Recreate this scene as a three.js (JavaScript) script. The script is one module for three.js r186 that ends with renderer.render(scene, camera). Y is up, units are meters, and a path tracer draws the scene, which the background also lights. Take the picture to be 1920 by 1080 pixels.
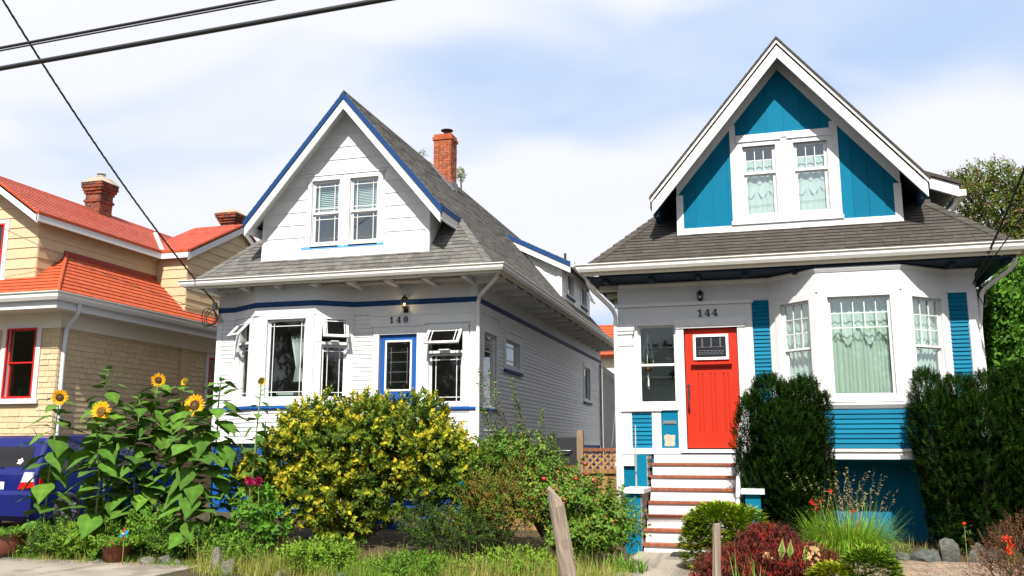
import * as THREE from 'three';
import { mergeGeometries } from 'three/addons/utils/BufferGeometryUtils.js';
import { FontLoader } from 'three/addons/loaders/FontLoader.js';
import { TextGeometry } from 'three/addons/geometries/TextGeometry.js';

// ---------- camera, sky, sun, exposure ----------
const scene = new THREE.Scene();
const camera = new THREE.PerspectiveCamera(35.638, 1920 / 1080, 0.1, 3000);
camera.position.set(0, 1.6, 0);
camera.rotation.order = 'YXZ';
camera.rotation.set(THREE.MathUtils.degToRad(10.125), THREE.MathUtils.degToRad(15.709), 0);
const renderer = new THREE.WebGLRenderer({ antialias: true });
renderer.setSize(1024, 576);
renderer.toneMapping = THREE.LinearToneMapping;
renderer.toneMappingExposure = 1.85;
renderer.shadowMap.enabled = true;
const sunDir = new THREE.Vector3(0.14, 1.19, 1.0).normalize();
const sun = new THREE.DirectionalLight(new THREE.Color(1, 0.955, 0.88), 5.0);
sun.position.copy(sunDir).multiplyScalar(60).add(new THREE.Vector3(-5, 0, -16));
sun.target.position.set(-5, 0, -16);
sun.castShadow = true;
sun.shadow.mapSize.set(4096, 4096);
Object.assign(sun.shadow.camera, { left: -26, right: 26, top: 26, bottom: -26, near: 1, far: 140 });
scene.add(sun, sun.target);

// ---------- noise ----------
function rng(seed) { let a = seed >>> 0; return () => { a = (a + 0x6D2B79F5) | 0; let t = Math.imul(a ^ (a >>> 15), 1 | a); t = (t + Math.imul(t ^ (t >>> 7), 61 | t)) ^ t; return ((t ^ (t >>> 14)) >>> 0) / 4294967296; }; }
const R = rng(20240611);
const rr = (a, b) => a + (b - a) * R();
const pick = (a) => a[Math.floor(R() * a.length)];
const clamp = (x, a = 0, b = 1) => Math.min(b, Math.max(a, x));
const sstep = (a, b, x) => { const t = clamp((x - a) / (b - a)); return t * t * (3 - 2 * t); };
const mix = (a, b, t) => a + (b - a) * t;
function h3(x, y, z) { let h = Math.imul(x, 374761393) + Math.imul(y, 668265263) + Math.imul(z, 2147483647 ^ 0x5bd1e995); h = Math.imul(h ^ (h >>> 13), 1274126177); return ((h ^ (h >>> 16)) >>> 0) / 4294967296; }
function vn3(x, y, z, px = 0) {            // value noise, px = period in x and y (0: none)
  const X = Math.floor(x), Y = Math.floor(y), Z = Math.floor(z);
  const f = (t) => t * t * t * (t * (t * 6 - 15) + 10), u = f(x - X), v = f(y - Y), w = f(z - Z);
  const m = (i) => (px ? ((i % px) + px) % px : i);
  const c = (i, j, k) => h3(m(X + i), m(Y + j), Z + k);
  return mix(mix(mix(c(0, 0, 0), c(1, 0, 0), u), mix(c(0, 1, 0), c(1, 1, 0), u), v), mix(mix(c(0, 0, 1), c(1, 0, 1), u), mix(c(0, 1, 1), c(1, 1, 1), u), v), w);
}
function fbm(x, y, z, oct, px = 0) { let s = 0, a = 0.5, n = 0; for (let o = 0; o < oct; o++) { s += a * vn3(x, y, z + o * 17.3, px); n += a; a *= 0.5; x *= 2; y *= 2; px *= 2; } return s / n; }

// ---------- sky: thin bright cloud over pale blue ----------
{
  const W = 1024, H = 512, d = new Float32Array(W * H * 4);
  const blues = [[-0.05, 0.16, 0.05, 0.10, 0.75], [-0.22, 0.10, 0.08, 0.09, 0.55], [0.06, 0.33, 0.08, 0.06, 0.55], [-0.62, 0.2, 0.2, 0.09, 0.25], [-0.36, 0.14, 0.16, 0.06, 0.3], [0.33, 0.36, 0.1, 0.06, 0.3]];
  for (let j = 0; j < H; j++) for (let i = 0; i < W; i++) {
    const ph = ((i + 0.5) / W - 0.5) * 2 * Math.PI, th = ((j + 0.5) / H - 0.5) * Math.PI;
    const x = Math.cos(ph) * Math.cos(th), y = Math.sin(th), z = Math.sin(ph) * Math.cos(th);
    const e = Math.max(y, 0);
    // wispy streaks: noise on the cloud plane, stretched
    const q = 1 / (e + 0.22), cx = x * q, cz = z * q;
    const wx = fbm(cx * 0.9 + 7, cz * 0.9, 3, 4) * 1.6, wz = fbm(cx * 0.9, cz * 0.9 + 9, 8, 4) * 1.6;
    let c = fbm(cx * 1.1 + wx + 0.6 * cz, cz * 2.0 + wz, 1.5, 6);
    c = sstep(0.22, 0.66, c);
    let hole = 0;
    const az = Math.atan2(x, -z);
    for (const [a, el, sa, se, k] of blues) hole += k * Math.exp(-(((az - a) / sa) ** 2) - (((th - el) / se) ** 2));
    c = clamp(c * 0.85 + 0.30 - hole * 0.75);
    const zen = Math.pow(1 - e, 2.2);
    const br = mix(0.26, 0.44, zen), bg = mix(0.47, 0.64, zen), bb = mix(0.86, 0.92, zen);
    const g = 0.5 + 0.5 * fbm(cx * 2 + 3, cz * 3.1, 4.2, 4);
    const cr = 0.80 + 0.10 * g, cg = 0.83 + 0.085 * g, cb = 0.925 + 0.04 * g;
    const o = (j * W + i) * 4, k = 0.585;
    d[o] = mix(br, cr, c) * k; d[o + 1] = mix(bg, cg, c) * k; d[o + 2] = mix(bb, cb, c) * k; d[o + 3] = 1;
  }
  const t = new THREE.DataTexture(d, W, H, THREE.RGBAFormat, THREE.FloatType);
  t.mapping = THREE.EquirectangularReflectionMapping; t.magFilter = t.minFilter = THREE.LinearFilter; t.wrapS = THREE.RepeatWrapping; t.needsUpdate = true;
  scene.background = t; scene.environment = t;
}

// ---------- textures ----------
function tex(N, fn, srgb) {
  const d = new Uint8Array(N * N * 4);
  for (let j = 0; j < N; j++) for (let i = 0; i < N; i++) {
    const v = fn(i / N, j / N), o = (j * N + i) * 4;
    const a = Array.isArray(v) ? v : [v, v, v];
    for (let k = 0; k < 3; k++) d[o + k] = clamp(a[k]) * 255; d[o + 3] = 255;
  }
  const t = new THREE.DataTexture(d, N, N, THREE.RGBAFormat);
  t.wrapS = t.wrapT = THREE.RepeatWrapping; t.magFilter = THREE.LinearFilter; t.minFilter = THREE.LinearMipmapLinearFilter; t.generateMipmaps = true;
  if (srgb) t.colorSpace = THREE.SRGBColorSpace; t.needsUpdate = true; return t;
}
const rep = (t, x, y = x) => { const c = t.clone(); c.repeat.set(x, y); c.needsUpdate = true; return c; };
const T = {};
T.paint = tex(256, (u, v) => { const s = fbm(u * 4, v * 4, 1, 5, 4), f = fbm(u * 24, v * 24, 5, 3, 24), st = fbm(u * 3, v * 14, 9, 4, 3); const k = 0.93 + 0.04 * s + 0.025 * f + 0.03 * (st - 0.5); return [k, k, k * 0.993]; }, true);
T.paintB = tex(256, (u, v) => 0.5 * fbm(u * 6, v * 48, 2, 4, 6) + 0.5 * fbm(u * 20, v * 20, 7, 3, 20));
T.grit = tex(256, (u, v) => { const s = fbm(u * 5, v * 5, 3, 4, 5), f = vn3(u * 128, v * 128, 2, 128), g = vn3(u * 64, v * 64, 5, 64); const k = 0.60 + 0.22 * s + 0.18 * f + 0.14 * g; return [k, k * 0.985, k * 0.96]; }, true);
T.gritB = tex(256, (u, v) => 0.6 * vn3(u * 128, v * 128, 2, 128) + 0.4 * vn3(u * 64, v * 64, 5, 64));
T.wood = tex(256, (u, v) => { const w = fbm(u * 3, v * 3, 1, 3, 3), g = fbm(u * 40 + w * 2, v * 3, 2, 4, 0), k = 0.62 + 0.38 * g; return [k, k * 0.97, k * 0.93]; }, true);
T.woodB = tex(256, (u, v) => fbm(u * 40, v * 3, 2, 4, 0));
T.conc = tex(512, (u, v) => { const a = fbm(u * 4, v * 4, 1, 6, 4), f = vn3(u * 200, v * 200, 3, 200), st = sstep(0.55, 0.7, fbm(u * 7, v * 7, 8, 5, 7)); const k = 0.66 + 0.24 * a + 0.12 * f - 0.13 * st; return [k, k * 0.97, k * 0.92]; }, true);
T.soil = tex(512, (u, v) => { const a = fbm(u * 5, v * 5, 1, 6, 5), g = sstep(0.45, 0.6, fbm(u * 9, v * 9, 4, 5, 9)), f = vn3(u * 150, v * 150, 2, 150); const k = 0.45 + 0.4 * a + 0.2 * f; return [mix(k * 0.72, k * 0.62, g), mix(k * 0.60, k * 0.66, g), mix(k * 0.42, k * 0.32, g)]; }, true);
T.asph = tex(256, (u, v) => 0.6 + 0.25 * fbm(u * 4, v * 4, 1, 5, 4) + 0.25 * vn3(u * 128, v * 128, 3, 128), true);
T.rock = tex(256, (u, v) => { const a = fbm(u * 4, v * 4, 2, 6, 4), l = sstep(0.58, 0.7, fbm(u * 8, v * 8, 5, 4, 8)); const k = 0.5 + 0.4 * a; return [mix(k, k * 0.8 + 0.15, l), mix(k * 1.0, k * 0.82 + 0.17, l), mix(k * 0.97, k * 0.8 + 0.1, l)]; }, true);
const std = (c, o = {}) => { const m = new THREE.MeshStandardMaterial({ roughness: 0.6, ...o }); m.color.setRGB(...c); return m; };
const paint = (c, o = {}) => { const m = new THREE.MeshPhysicalMaterial({ map: T.paint, bumpMap: T.paintB, bumpScale: 0.0012, roughness: 0.6, specularIntensity: 0.45, ...o }); m.color.setRGB(...c); return m; };
const gritM = (c, o = {}) => std(c, { map: rep(T.grit, 2), bumpMap: rep(T.gritB, 2), bumpScale: 0.003, roughness: 0.95, ...o });
const M = {
  white: paint([0.655, 0.66, 0.665]), white2: paint([0.62, 0.625, 0.63]), white3: paint([0.68, 0.685, 0.69]),
  cream: paint([0.71, 0.66, 0.53]), gutter: paint([0.72, 0.70, 0.66], { roughness: 0.35 }), grayspout: paint([0.35, 0.34, 0.32]),
  blue: paint([0.008, 0.082, 0.33]), blueDark: paint([0.003, 0.04, 0.145]), blueTape: std([0.10, 0.32, 0.75], { roughness: 0.7, map: T.paint }),
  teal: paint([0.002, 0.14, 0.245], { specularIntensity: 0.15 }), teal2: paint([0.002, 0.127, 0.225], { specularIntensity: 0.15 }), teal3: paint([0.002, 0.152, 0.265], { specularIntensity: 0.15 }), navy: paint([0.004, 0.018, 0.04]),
  red: paint([0.46, 0.022, 0.006], { roughness: 0.5 }), tread: std([0.36, 0.105, 0.045], { map: T.wood, bumpMap: T.woodB, bumpScale: 0.002, roughness: 0.55 }),
  yellow: paint([0.53, 0.405, 0.25]), yellow2: paint([0.50, 0.38, 0.23]), yellow3: paint([0.55, 0.42, 0.265]),
  sash: paint([0.55, 0.02, 0.018], { roughness: 0.4 }), interior: std([0.42, 0.39, 0.34], { roughness: 0.9 }),
  floorIn: std([0.12, 0.075, 0.045], { map: T.wood }), black: std([0.010, 0.010, 0.011], { roughness: 0.6 }), rubber: std([0.02, 0.02, 0.02], { roughness: 0.9 }),
  metal: std([0.45, 0.44, 0.42], { metalness: 0.9, roughness: 0.35 }), flash: std([0.16, 0.17, 0.18], { metalness: 0.6, roughness: 0.5 }),
  chrome: std([0.75, 0.75, 0.75], { metalness: 1, roughness: 0.15 }), brass: std([0.3, 0.22, 0.1], { metalness: 0.9, roughness: 0.4 }),
  mortar: gritM([0.42, 0.37, 0.31]), concCap: gritM([0.40, 0.36, 0.28]),
  conc: std([0.36, 0.335, 0.30], { map: rep(T.conc, 0.5), bumpMap: rep(T.gritB, 2), bumpScale: 0.003, roughness: 0.95 }),
  asph: std([0.075, 0.075, 0.078], { map: rep(T.asph, 0.5), roughness: 0.95 }),
  soil: std([0.20, 0.17, 0.13], { map: rep(T.soil, 0.45), bumpMap: rep(T.soil, 0.45), bumpScale: 0.03, roughness: 1 }),
  fence: std([0.46, 0.26, 0.095], { map: T.wood, bumpMap: T.woodB, bumpScale: 0.003, roughness: 0.8 }), fence2: std([0.34, 0.18, 0.062], { map: T.wood, roughness: 0.8 }), rail: std([0.26, 0.09, 0.035], { map: T.wood, roughness: 0.7 }),
  post: std([0.34, 0.25, 0.155], { map: T.wood, bumpMap: T.woodB, bumpScale: 0.004, roughness: 0.9 }),
  weather: std([0.34, 0.285, 0.235], { map: rep(T.wood, 2, 1), bumpMap: rep(T.woodB, 2, 1), bumpScale: 0.012, roughness: 1 }),
  rock: std([0.19, 0.19, 0.18], { map: rep(T.rock, 3), bumpMap: rep(T.rock, 6), bumpScale: 0.02, roughness: 0.95 }), rock2: std([0.27, 0.25, 0.225], { map: rep(T.rock, 3), bumpMap: rep(T.rock, 6), bumpScale: 0.02, roughness: 0.95 }), rock3: std([0.13, 0.145, 0.145], { map: rep(T.rock, 3), bumpMap: rep(T.rock, 6), bumpScale: 0.02, roughness: 0.95 }),
  bark: std([0.13, 0.09, 0.06], { map: T.wood, bumpMap: T.woodB, bumpScale: 0.01, roughness: 1 }),
  clay: std([0.12, 0.035, 0.02], { roughness: 0.3 }), terracotta: std([0.20, 0.055, 0.03], { map: T.grit, roughness: 0.85 }),
  stem: std([0.16, 0.24, 0.05], { roughness: 0.8 }), whitePlastic: std([0.78, 0.78, 0.76], { roughness: 0.4 }),
};
M.grayShingle = [0.138, 0.106, 0.158, 0.122, 0.145].map((k, i) => gritM([k, k * 0.985, k * (0.92 + 0.01 * i)]));
M.brownShingle = [0.064, 0.056, 0.074, 0.06].map((k) => gritM([k, k * 0.88, k * 0.76]));
M.orangeShingle = [[0.49, 0.08, 0.02], [0.465, 0.073, 0.018], [0.51, 0.087, 0.024]].map((c) => gritM(c));
M.redShingle = [[0.60, 0.14, 0.092], [0.565, 0.128, 0.084], [0.62, 0.155, 0.105]].map((c) => gritM(c, { roughness: 0.6 }));
M.brick = [[0.42, 0.095, 0.03], [0.36, 0.08, 0.028], [0.46, 0.12, 0.04], [0.30, 0.07, 0.03], [0.40, 0.15, 0.08]].map((c) => gritM(c));
M.brickDark = [[0.23, 0.055, 0.028], [0.17, 0.045, 0.026], [0.28, 0.07, 0.03], [0.11, 0.045, 0.032]].map((c) => gritM(c));
M.glass = new THREE.MeshPhysicalMaterial({ transmission: 1, thickness: 0, roughness: 0.02, ior: 1.5, color: new THREE.Color(0.93, 0.97, 0.95) });
M.glass2 = new THREE.MeshPhysicalMaterial({ transmission: 1, thickness: 0, roughness: 0.02, ior: 2.1, color: new THREE.Color(0.90, 0.96, 0.94) });   // coated double glazing
M.curtain = new THREE.MeshPhysicalMaterial({ color: new THREE.Color().setRGB(0.70, 0.76, 0.68), transmission: 0.3, roughness: 1, thickness: 0 });
M.curtainW = new THREE.MeshPhysicalMaterial({ color: new THREE.Color().setRGB(0.72, 0.75, 0.76), transmission: 0.25, roughness: 1, thickness: 0 });
const leafM = (c, tr = 0.3, o = {}) => { const m = new THREE.MeshPhysicalMaterial({ roughness: 0.7, specularIntensity: 0.3, transmission: tr, thickness: 0, vertexColors: true, side: THREE.DoubleSide, ...o }); m.color.setRGB(...c); return m; };
M.leaf = leafM([0.85, 0.86, 0.7], 0.3); M.leafDense = leafM([0.8, 0.8, 0.65], 0); M.needle = leafM([0.8, 0.85, 0.6], 0, { specularIntensity: 0.08, roughness: 0.9 });
M.bloom = leafM([1, 1, 1], 0.25);

// ---------- geometry ----------
const V = (x, y, z) => new THREE.Vector3(x, y, z);
function FR(o, u, v) { u = u.clone().normalize(); v = v.clone().normalize(); return { o, u, v, n: u.clone().cross(v) }; }
const wallF = (P, Q, y = 0) => FR(V(P[0], y, P[1]), V(Q[0] - P[0], 0, Q[1] - P[1]), V(0, 1, 0));
const pt = (F, a, b, h = 0) => F.o.clone().addScaledVector(F.u, a).addScaledVector(F.v, b).addScaledVector(F.n, h);
const frontF = (D) => wallF([0, -D], [1, -D]);                     // a = x, b = y, h towards the street
const sideF = (X) => wallF([X, 0], [X, -1]);                       // a = -z, b = y, h towards +x
class Soup {
  constructor() { this.p = []; this.t = []; }
  tri(a, b, c, ua, ub, uc) { for (const q of [a, b, c]) this.p.push(q.x, q.y, q.z); for (const q of [ua, ub, uc]) this.t.push(q[0], q[1]); }
  poly(pts, uvs) { for (let i = 1; i + 1 < pts.length; i++) this.tri(pts[0], pts[i], pts[i + 1], uvs[0], uvs[i], uvs[i + 1]); }
  geo() { const g = new THREE.BufferGeometry(); g.setAttribute('position', new THREE.Float32BufferAttribute(this.p, 3)); g.setAttribute('uv', new THREE.Float32BufferAttribute(this.t, 2)); g.computeVertexNormals(); return g; }
}
// a convex outline in a frame, raised to hf(a,b); uv in metres with an offset so that alike pieces differ
function slab(F, poly, hf, base = 0, bottom = false) {
  const s = new Soup(), ox = R() * 7, oy = R() * 7, h = typeof hf === 'number' ? () => hf : hf;
  const top = poly.map(([a, b]) => pt(F, a, b, h(a, b))), bot = poly.map(([a, b]) => pt(F, a, b, base)), uv = poly.map(([a, b]) => [a + ox, b + oy]);
  s.poly(top, uv);
  for (let i = 0; i < poly.length; i++) { const j = (i + 1) % poly.length; s.poly([bot[i], bot[j], top[j], top[i]], [[uv[i][0], uv[i][1]], uv[j], [uv[j][0], uv[j][1] + 0.02], [uv[i][0], uv[i][1] + 0.02]]); }
  if (bottom) s.poly(bot.slice().reverse(), uv.slice().reverse());
  return s.geo();
}
const box = (F, a0, a1, b0, b1, n0, n1) => slab(F, [[a0, b0], [a1, b0], [a1, b1], [a0, b1]], n1, n0, true);
const W0 = FR(V(0, 0, 0), V(1, 0, 0), V(0, 1, 0));
const wbox = (x0, x1, y0, y1, z0, z1) => box(W0, Math.min(x0, x1), Math.max(x0, x1), Math.min(y0, y1), Math.max(y0, y1), Math.min(z0, z1), Math.max(z0, z1));
function clipPoly(p, clip) {                                        // both counter-clockwise, clip convex
  for (let i = 0; i < clip.length && p.length; i++) {
    const A = clip[i], B = clip[(i + 1) % clip.length], out = [];
    const d = (q) => (B[0] - A[0]) * (q[1] - A[1]) - (B[1] - A[1]) * (q[0] - A[0]);
    for (let k = 0; k < p.length; k++) { const a = p[k], b = p[(k + 1) % p.length], da = d(a), db = d(b); if (da >= 0) out.push(a); if (da * db < 0) { const t = da / (da - db); out.push([a[0] + (b[0] - a[0]) * t, a[1] + (b[1] - a[1]) * t]); } }
    p = out;
  }
  return p;
}
const area = (p) => { let s = 0; for (let i = 0; i < p.length; i++) { const a = p[i], b = p[(i + 1) % p.length]; s += a[0] * b[1] - a[1] * b[0]; } return s / 2; };
function norm(g) { let n = g.index ? g.toNonIndexed() : g; for (const k of Object.keys(n.attributes)) if (!['position', 'normal', 'uv', 'color'].includes(k)) n.deleteAttribute(k); n.morphAttributes = {}; return n; }
function mg(list) { list = list.filter(Boolean).map(norm); return list.length === 1 ? list[0] : mergeGeometries(list, false); }
function holed(F, outline, holes, t) {                              // a wall of thickness t behind the frame's plane
  const s = new THREE.Shape(outline.map(([a, b]) => new THREE.Vector2(a, b)));
  for (const [a0, a1, b0, b1] of holes) { const h = new THREE.Path(); h.moveTo(a0, b0); h.lineTo(a0, b1); h.lineTo(a1, b1); h.lineTo(a1, b0); h.closePath(); s.holes.push(h); }
  const g = new THREE.ExtrudeGeometry(s, { depth: t, bevelEnabled: false }); g.translate(0, 0, -t);
  g.applyMatrix4(new THREE.Matrix4().makeBasis(F.u, F.v, F.n).setPosition(F.o)); return norm(g);
}
function sweep(prof, path, y, closed = false) {                     // profile [[out, up]...] along plan points [[x, z]...]
  const s = new Soup(), n = path.length, rings = [];
  const nr = (a, b) => { const l = Math.hypot(b[0] - a[0], b[1] - a[1]); return [-(b[1] - a[1]) / l, (b[0] - a[0]) / l]; };
  let L = 0; const Ls = [];
  for (let i = 0; i < n; i++) {
    const a = i ? nr(path[i - 1], path[i]) : null, b = i < n - 1 ? nr(path[i], path[i + 1]) : null; let m;
    if (a && b) { const d = 1 + a[0] * b[0] + a[1] * b[1]; m = [(a[0] + b[0]) / d, (a[1] + b[1]) / d]; } else m = a || b;
    if (i) L += Math.hypot(path[i][0] - path[i - 1][0], path[i][1] - path[i - 1][1]); Ls.push(L);
    rings.push(prof.map(([o, u]) => V(path[i][0] + m[0] * o, y + u, path[i][1] + m[1] * o)));
  }
  const K = prof.length, per = [0]; for (let k = 0; k < K; k++) { const a = prof[k], b = prof[(k + 1) % K]; per.push(per[k] + Math.hypot(a[0] - b[0], a[1] - b[1])); }
  for (let i = 0; i + 1 < n; i++) for (let k = 0; k < K; k++) { const k2 = (k + 1) % K; s.poly([rings[i][k], rings[i + 1][k], rings[i + 1][k2], rings[i][k2]], [[Ls[i], per[k]], [Ls[i + 1], per[k]], [Ls[i + 1], per[k + 1]], [Ls[i], per[k + 1]]]); }
  s.poly(rings[0], prof); s.poly(rings[n - 1].slice().reverse(), prof.slice().reverse());
  return s.geo();
}
const bandProf = (t, h) => [[-0.004, 0], [t, 0], [t, h], [-0.004, h]];
function tube(pts, r0, r1 = r0, seg = 6, sub = 1) {                   // tapered tube through points
  const c = pts.length > 2 && sub > 1 ? new THREE.CatmullRomCurve3(pts).getPoints(pts.length * sub) : pts;
  const s = new Soup(), rings = []; let up = V(0.31, 0.2, 0.93).normalize(), L = 0;
  for (let i = 0; i < c.length; i++) {
    const d = c[Math.min(i + 1, c.length - 1)].clone().sub(c[Math.max(i - 1, 0)]).normalize();
    if (Math.abs(d.dot(up)) > 0.95) up = V(0.9, 0.3, 0.1).normalize();
    const x = d.clone().cross(up).normalize(), y = x.clone().cross(d).normalize(), r = mix(r0, r1, i / (c.length - 1));
    rings.push(Array.from({ length: seg + 1 }, (_, k) => { const a = (k / seg) * 2 * Math.PI, nn = x.clone().multiplyScalar(Math.cos(a)).addScaledVector(y, Math.sin(a)); return { p: c[i].clone().addScaledVector(nn, r), n: nn }; }));
    up = y;
  }
  const P = [], N = [], U = []; const put3 = (A, n) => A.push(n.x, n.y, n.z);
  for (let i = 0; i + 1 < rings.length; i++) { const l = c[i].distanceTo(c[i + 1]); for (let k = 0; k < seg; k++) { const q = [[i, k], [i + 1, k + 1], [i, k + 1], [i, k], [i + 1, k], [i + 1, k + 1]]; for (const [a, b] of q) { put3(P, rings[a][b].p); put3(N, rings[a][b].n); U.push((b / seg) * 6.28 * r0, a === i ? L : L + l); } } L += l; }
  for (const e of [0, rings.length - 1]) for (let k = 1; k + 1 < seg; k++) for (const b of e ? [0, k + 1, k] : [0, k, k + 1]) { put3(P, rings[e][b].p); const d = c[e].clone().sub(c[e ? e - 1 : 1]).normalize(); put3(N, d); U.push(0, 0); }
  const g = new THREE.BufferGeometry(); g.setAttribute('position', new THREE.Float32BufferAttribute(P, 3)); g.setAttribute('normal', new THREE.Float32BufferAttribute(N, 3)); g.setAttribute('uv', new THREE.Float32BufferAttribute(U, 2)); return g;
}
const lathe = (pts, seg = 20) => new THREE.LatheGeometry(pts.map(([r, y]) => new THREE.Vector2(r, y)), seg);
const cyl = (r, h, seg = 16) => new THREE.CylinderGeometry(r, r, h, seg);

// ---------- objects ----------
const used = new Map(), baseOf = new Map();
function numbered(n) { const k = used.get(n) || 0; used.set(n, k + 1); return k ? `${n}_${String(k).padStart(3, '0')}` : n; }
function tag(o, label, category, group, kind) { if (label) o.userData.label = label; if (category) o.userData.category = category; if (group) o.userData.group = group; if (kind) o.userData.kind = kind; return o; }
const sh = (m) => { m.castShadow = m.receiveShadow = true; return m; };
function thing(name, label, category, base = [0, 0, 0], group) { const g = new THREE.Group(); g.name = numbered(name); g.position.set(...base); baseOf.set(g, base); scene.add(g); return tag(g, label, category, group); }
// geometry is given in world coordinates and moved to its thing's base
function part(parent, name, geo, mat) { const b = baseOf.get(parent), g = Array.isArray(geo) ? mg(geo) : geo; g.translate(-b[0], -b[1], -b[2]); const m = sh(new THREE.Mesh(g, mat)); m.name = name; baseOf.set(m, b); parent.add(m); return m; }
function single(name, label, category, geo, mat, base = [0, 0, 0], group) { const g = Array.isArray(geo) ? mg(geo) : geo; g.translate(-base[0], -base[1], -base[2]); const m = sh(new THREE.Mesh(g, mat)); m.name = numbered(name); m.position.set(...base); baseOf.set(m, base); scene.add(m); return tag(m, label, category, group); }
function struct(name, geo, mat) { const m = sh(new THREE.Mesh(geo, mat)); m.name = numbered(name); m.userData.kind = 'structure'; baseOf.set(m, [0, 0, 0]); scene.add(m); return m; }
const counts = new Map();
function pieces(parent, name, list, mats, key = parent, max = 300) {   // nearest ones single, the rest joined
  const cp = camera.position; for (const g of list) { g.computeBoundingSphere(); g.userData.d = g.boundingSphere.center.distanceTo(cp) / Math.max(g.boundingSphere.radius, 0.05); }
  list.sort((a, b) => a.userData.d - b.userData.d);
  let c = counts.get(key)?.[name] || 0; const rest = [];
  for (const g of list) { if (c < max) { part(parent, name, g, pick(mats)); c++; } else rest.push(g); }
  counts.set(key, { ...(counts.get(key) || {}), [name]: c });
  const by = mats.map(() => []); rest.forEach((g) => by[Math.floor(R() * mats.length)].push(g));
  by.forEach((l, i) => { if (l.length) part(parent, name + '_field', l, mats[i]).userData.kind = 'stuff'; });
}
// courses of boards or shingles over a convex outline
function courses(F, poly, ex, o = {}) {
  const { tab = 0, h0 = 0.016, h1 = 0.004, holes = [], gap = 0.003, b0, jit = 0, tabJit = 0.3 } = o, out = [];
  if (area(poly) < 0) poly = poly.slice().reverse();
  const bs = poly.map((p) => p[1]), as = poly.map((p) => p[0]), lo = Math.min(...bs), hi = Math.max(...bs), a0 = Math.min(...as), a1 = Math.max(...as);
  for (let b = b0 ?? lo, row = 0; b < hi - 0.004; b += ex, row++) {
    const t = b + ex; let spans = [[a0, a1]];
    for (const [x0, x1, y0, y1] of holes) if (Math.min(t, y1) - Math.max(b, y0) > ex * 0.3) spans = spans.flatMap(([s, e]) => (x1 <= s || x0 >= e ? [[s, e]] : [[s, x0], [x1, e]].filter(([p, q]) => q - p > 0.01)));
    for (const [s, e] of spans) {
      const cuts = [s]; if (tab) { let x = s - R() * tab; while ((x += tab * rr(1 - tabJit, 1 + tabJit)) < e) if (x > s + 0.02) cuts.push(x); } cuts.push(e);
      for (let k = 0; k + 1 < cuts.length; k++) {
        const dj = jit * (R() - 0.5), lift = h0 * (tab ? rr(0.75, 1.3) : 1);
        const q = clipPoly([[cuts[k] + (tab ? gap / 2 : 0), b + dj], [cuts[k + 1] - (tab ? gap / 2 : 0), b + dj], [cuts[k + 1] - (tab ? gap / 2 : 0), t + 0.004], [cuts[k] + (tab ? gap / 2 : 0), t + 0.004]], poly);
        if (q.length > 2 && Math.abs(area(q)) > 0.0004) out.push(slab(F, q, (a, bb) => mix(lift, h1, clamp((bb - b) / ex)), 0));
      }
    }
  }
  return out;
}
// ---------- ground ----------
// a pixel of the photograph (1920 x 1080) as a point at depth D in front of the lens plane z = -D
function at(px, py, D) { const f = 1680, e = camera.rotation, p = e.x, y = e.y, dx = (px - 960) / f, dy = (540 - py) / f; const Fw = [-Math.sin(y) * Math.cos(p), Math.sin(p), -Math.cos(y) * Math.cos(p)], Rt = [Math.cos(y), 0, -Math.sin(y)], Up = [Math.sin(y) * Math.sin(p), Math.cos(p), Math.cos(y) * Math.sin(p)]; const d = [0, 1, 2].map((i) => Fw[i] + Rt[i] * dx + Up[i] * dy), k = -D / d[2]; return V(d[0] * k, 1.6 + d[1] * k, d[2] * k); }
const bed = (x) => (x < -8 ? 0.30 : x < -2.6 ? mix(0.30, 0.16, sstep(-8, -4, x)) : mix(0.16, 0.02, sstep(-2.6, -2.1, x)));
function gnd(x, z) {
  if (z > -9 || z < -60) return z < -60 ? 0.1 : 0;
  let h = bed(x) * sstep(10.9, 12.5, -z);
  if (x > -0.2) h += 0.14 * sstep(14.15, 14.4, -z) * sstep(-0.2, 0.2, x);
  return h + (h > 0.05 ? 0.025 * (fbm(x * 2.2, z * 2.2, 3, 3) - 0.5) : 0);
}
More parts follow.
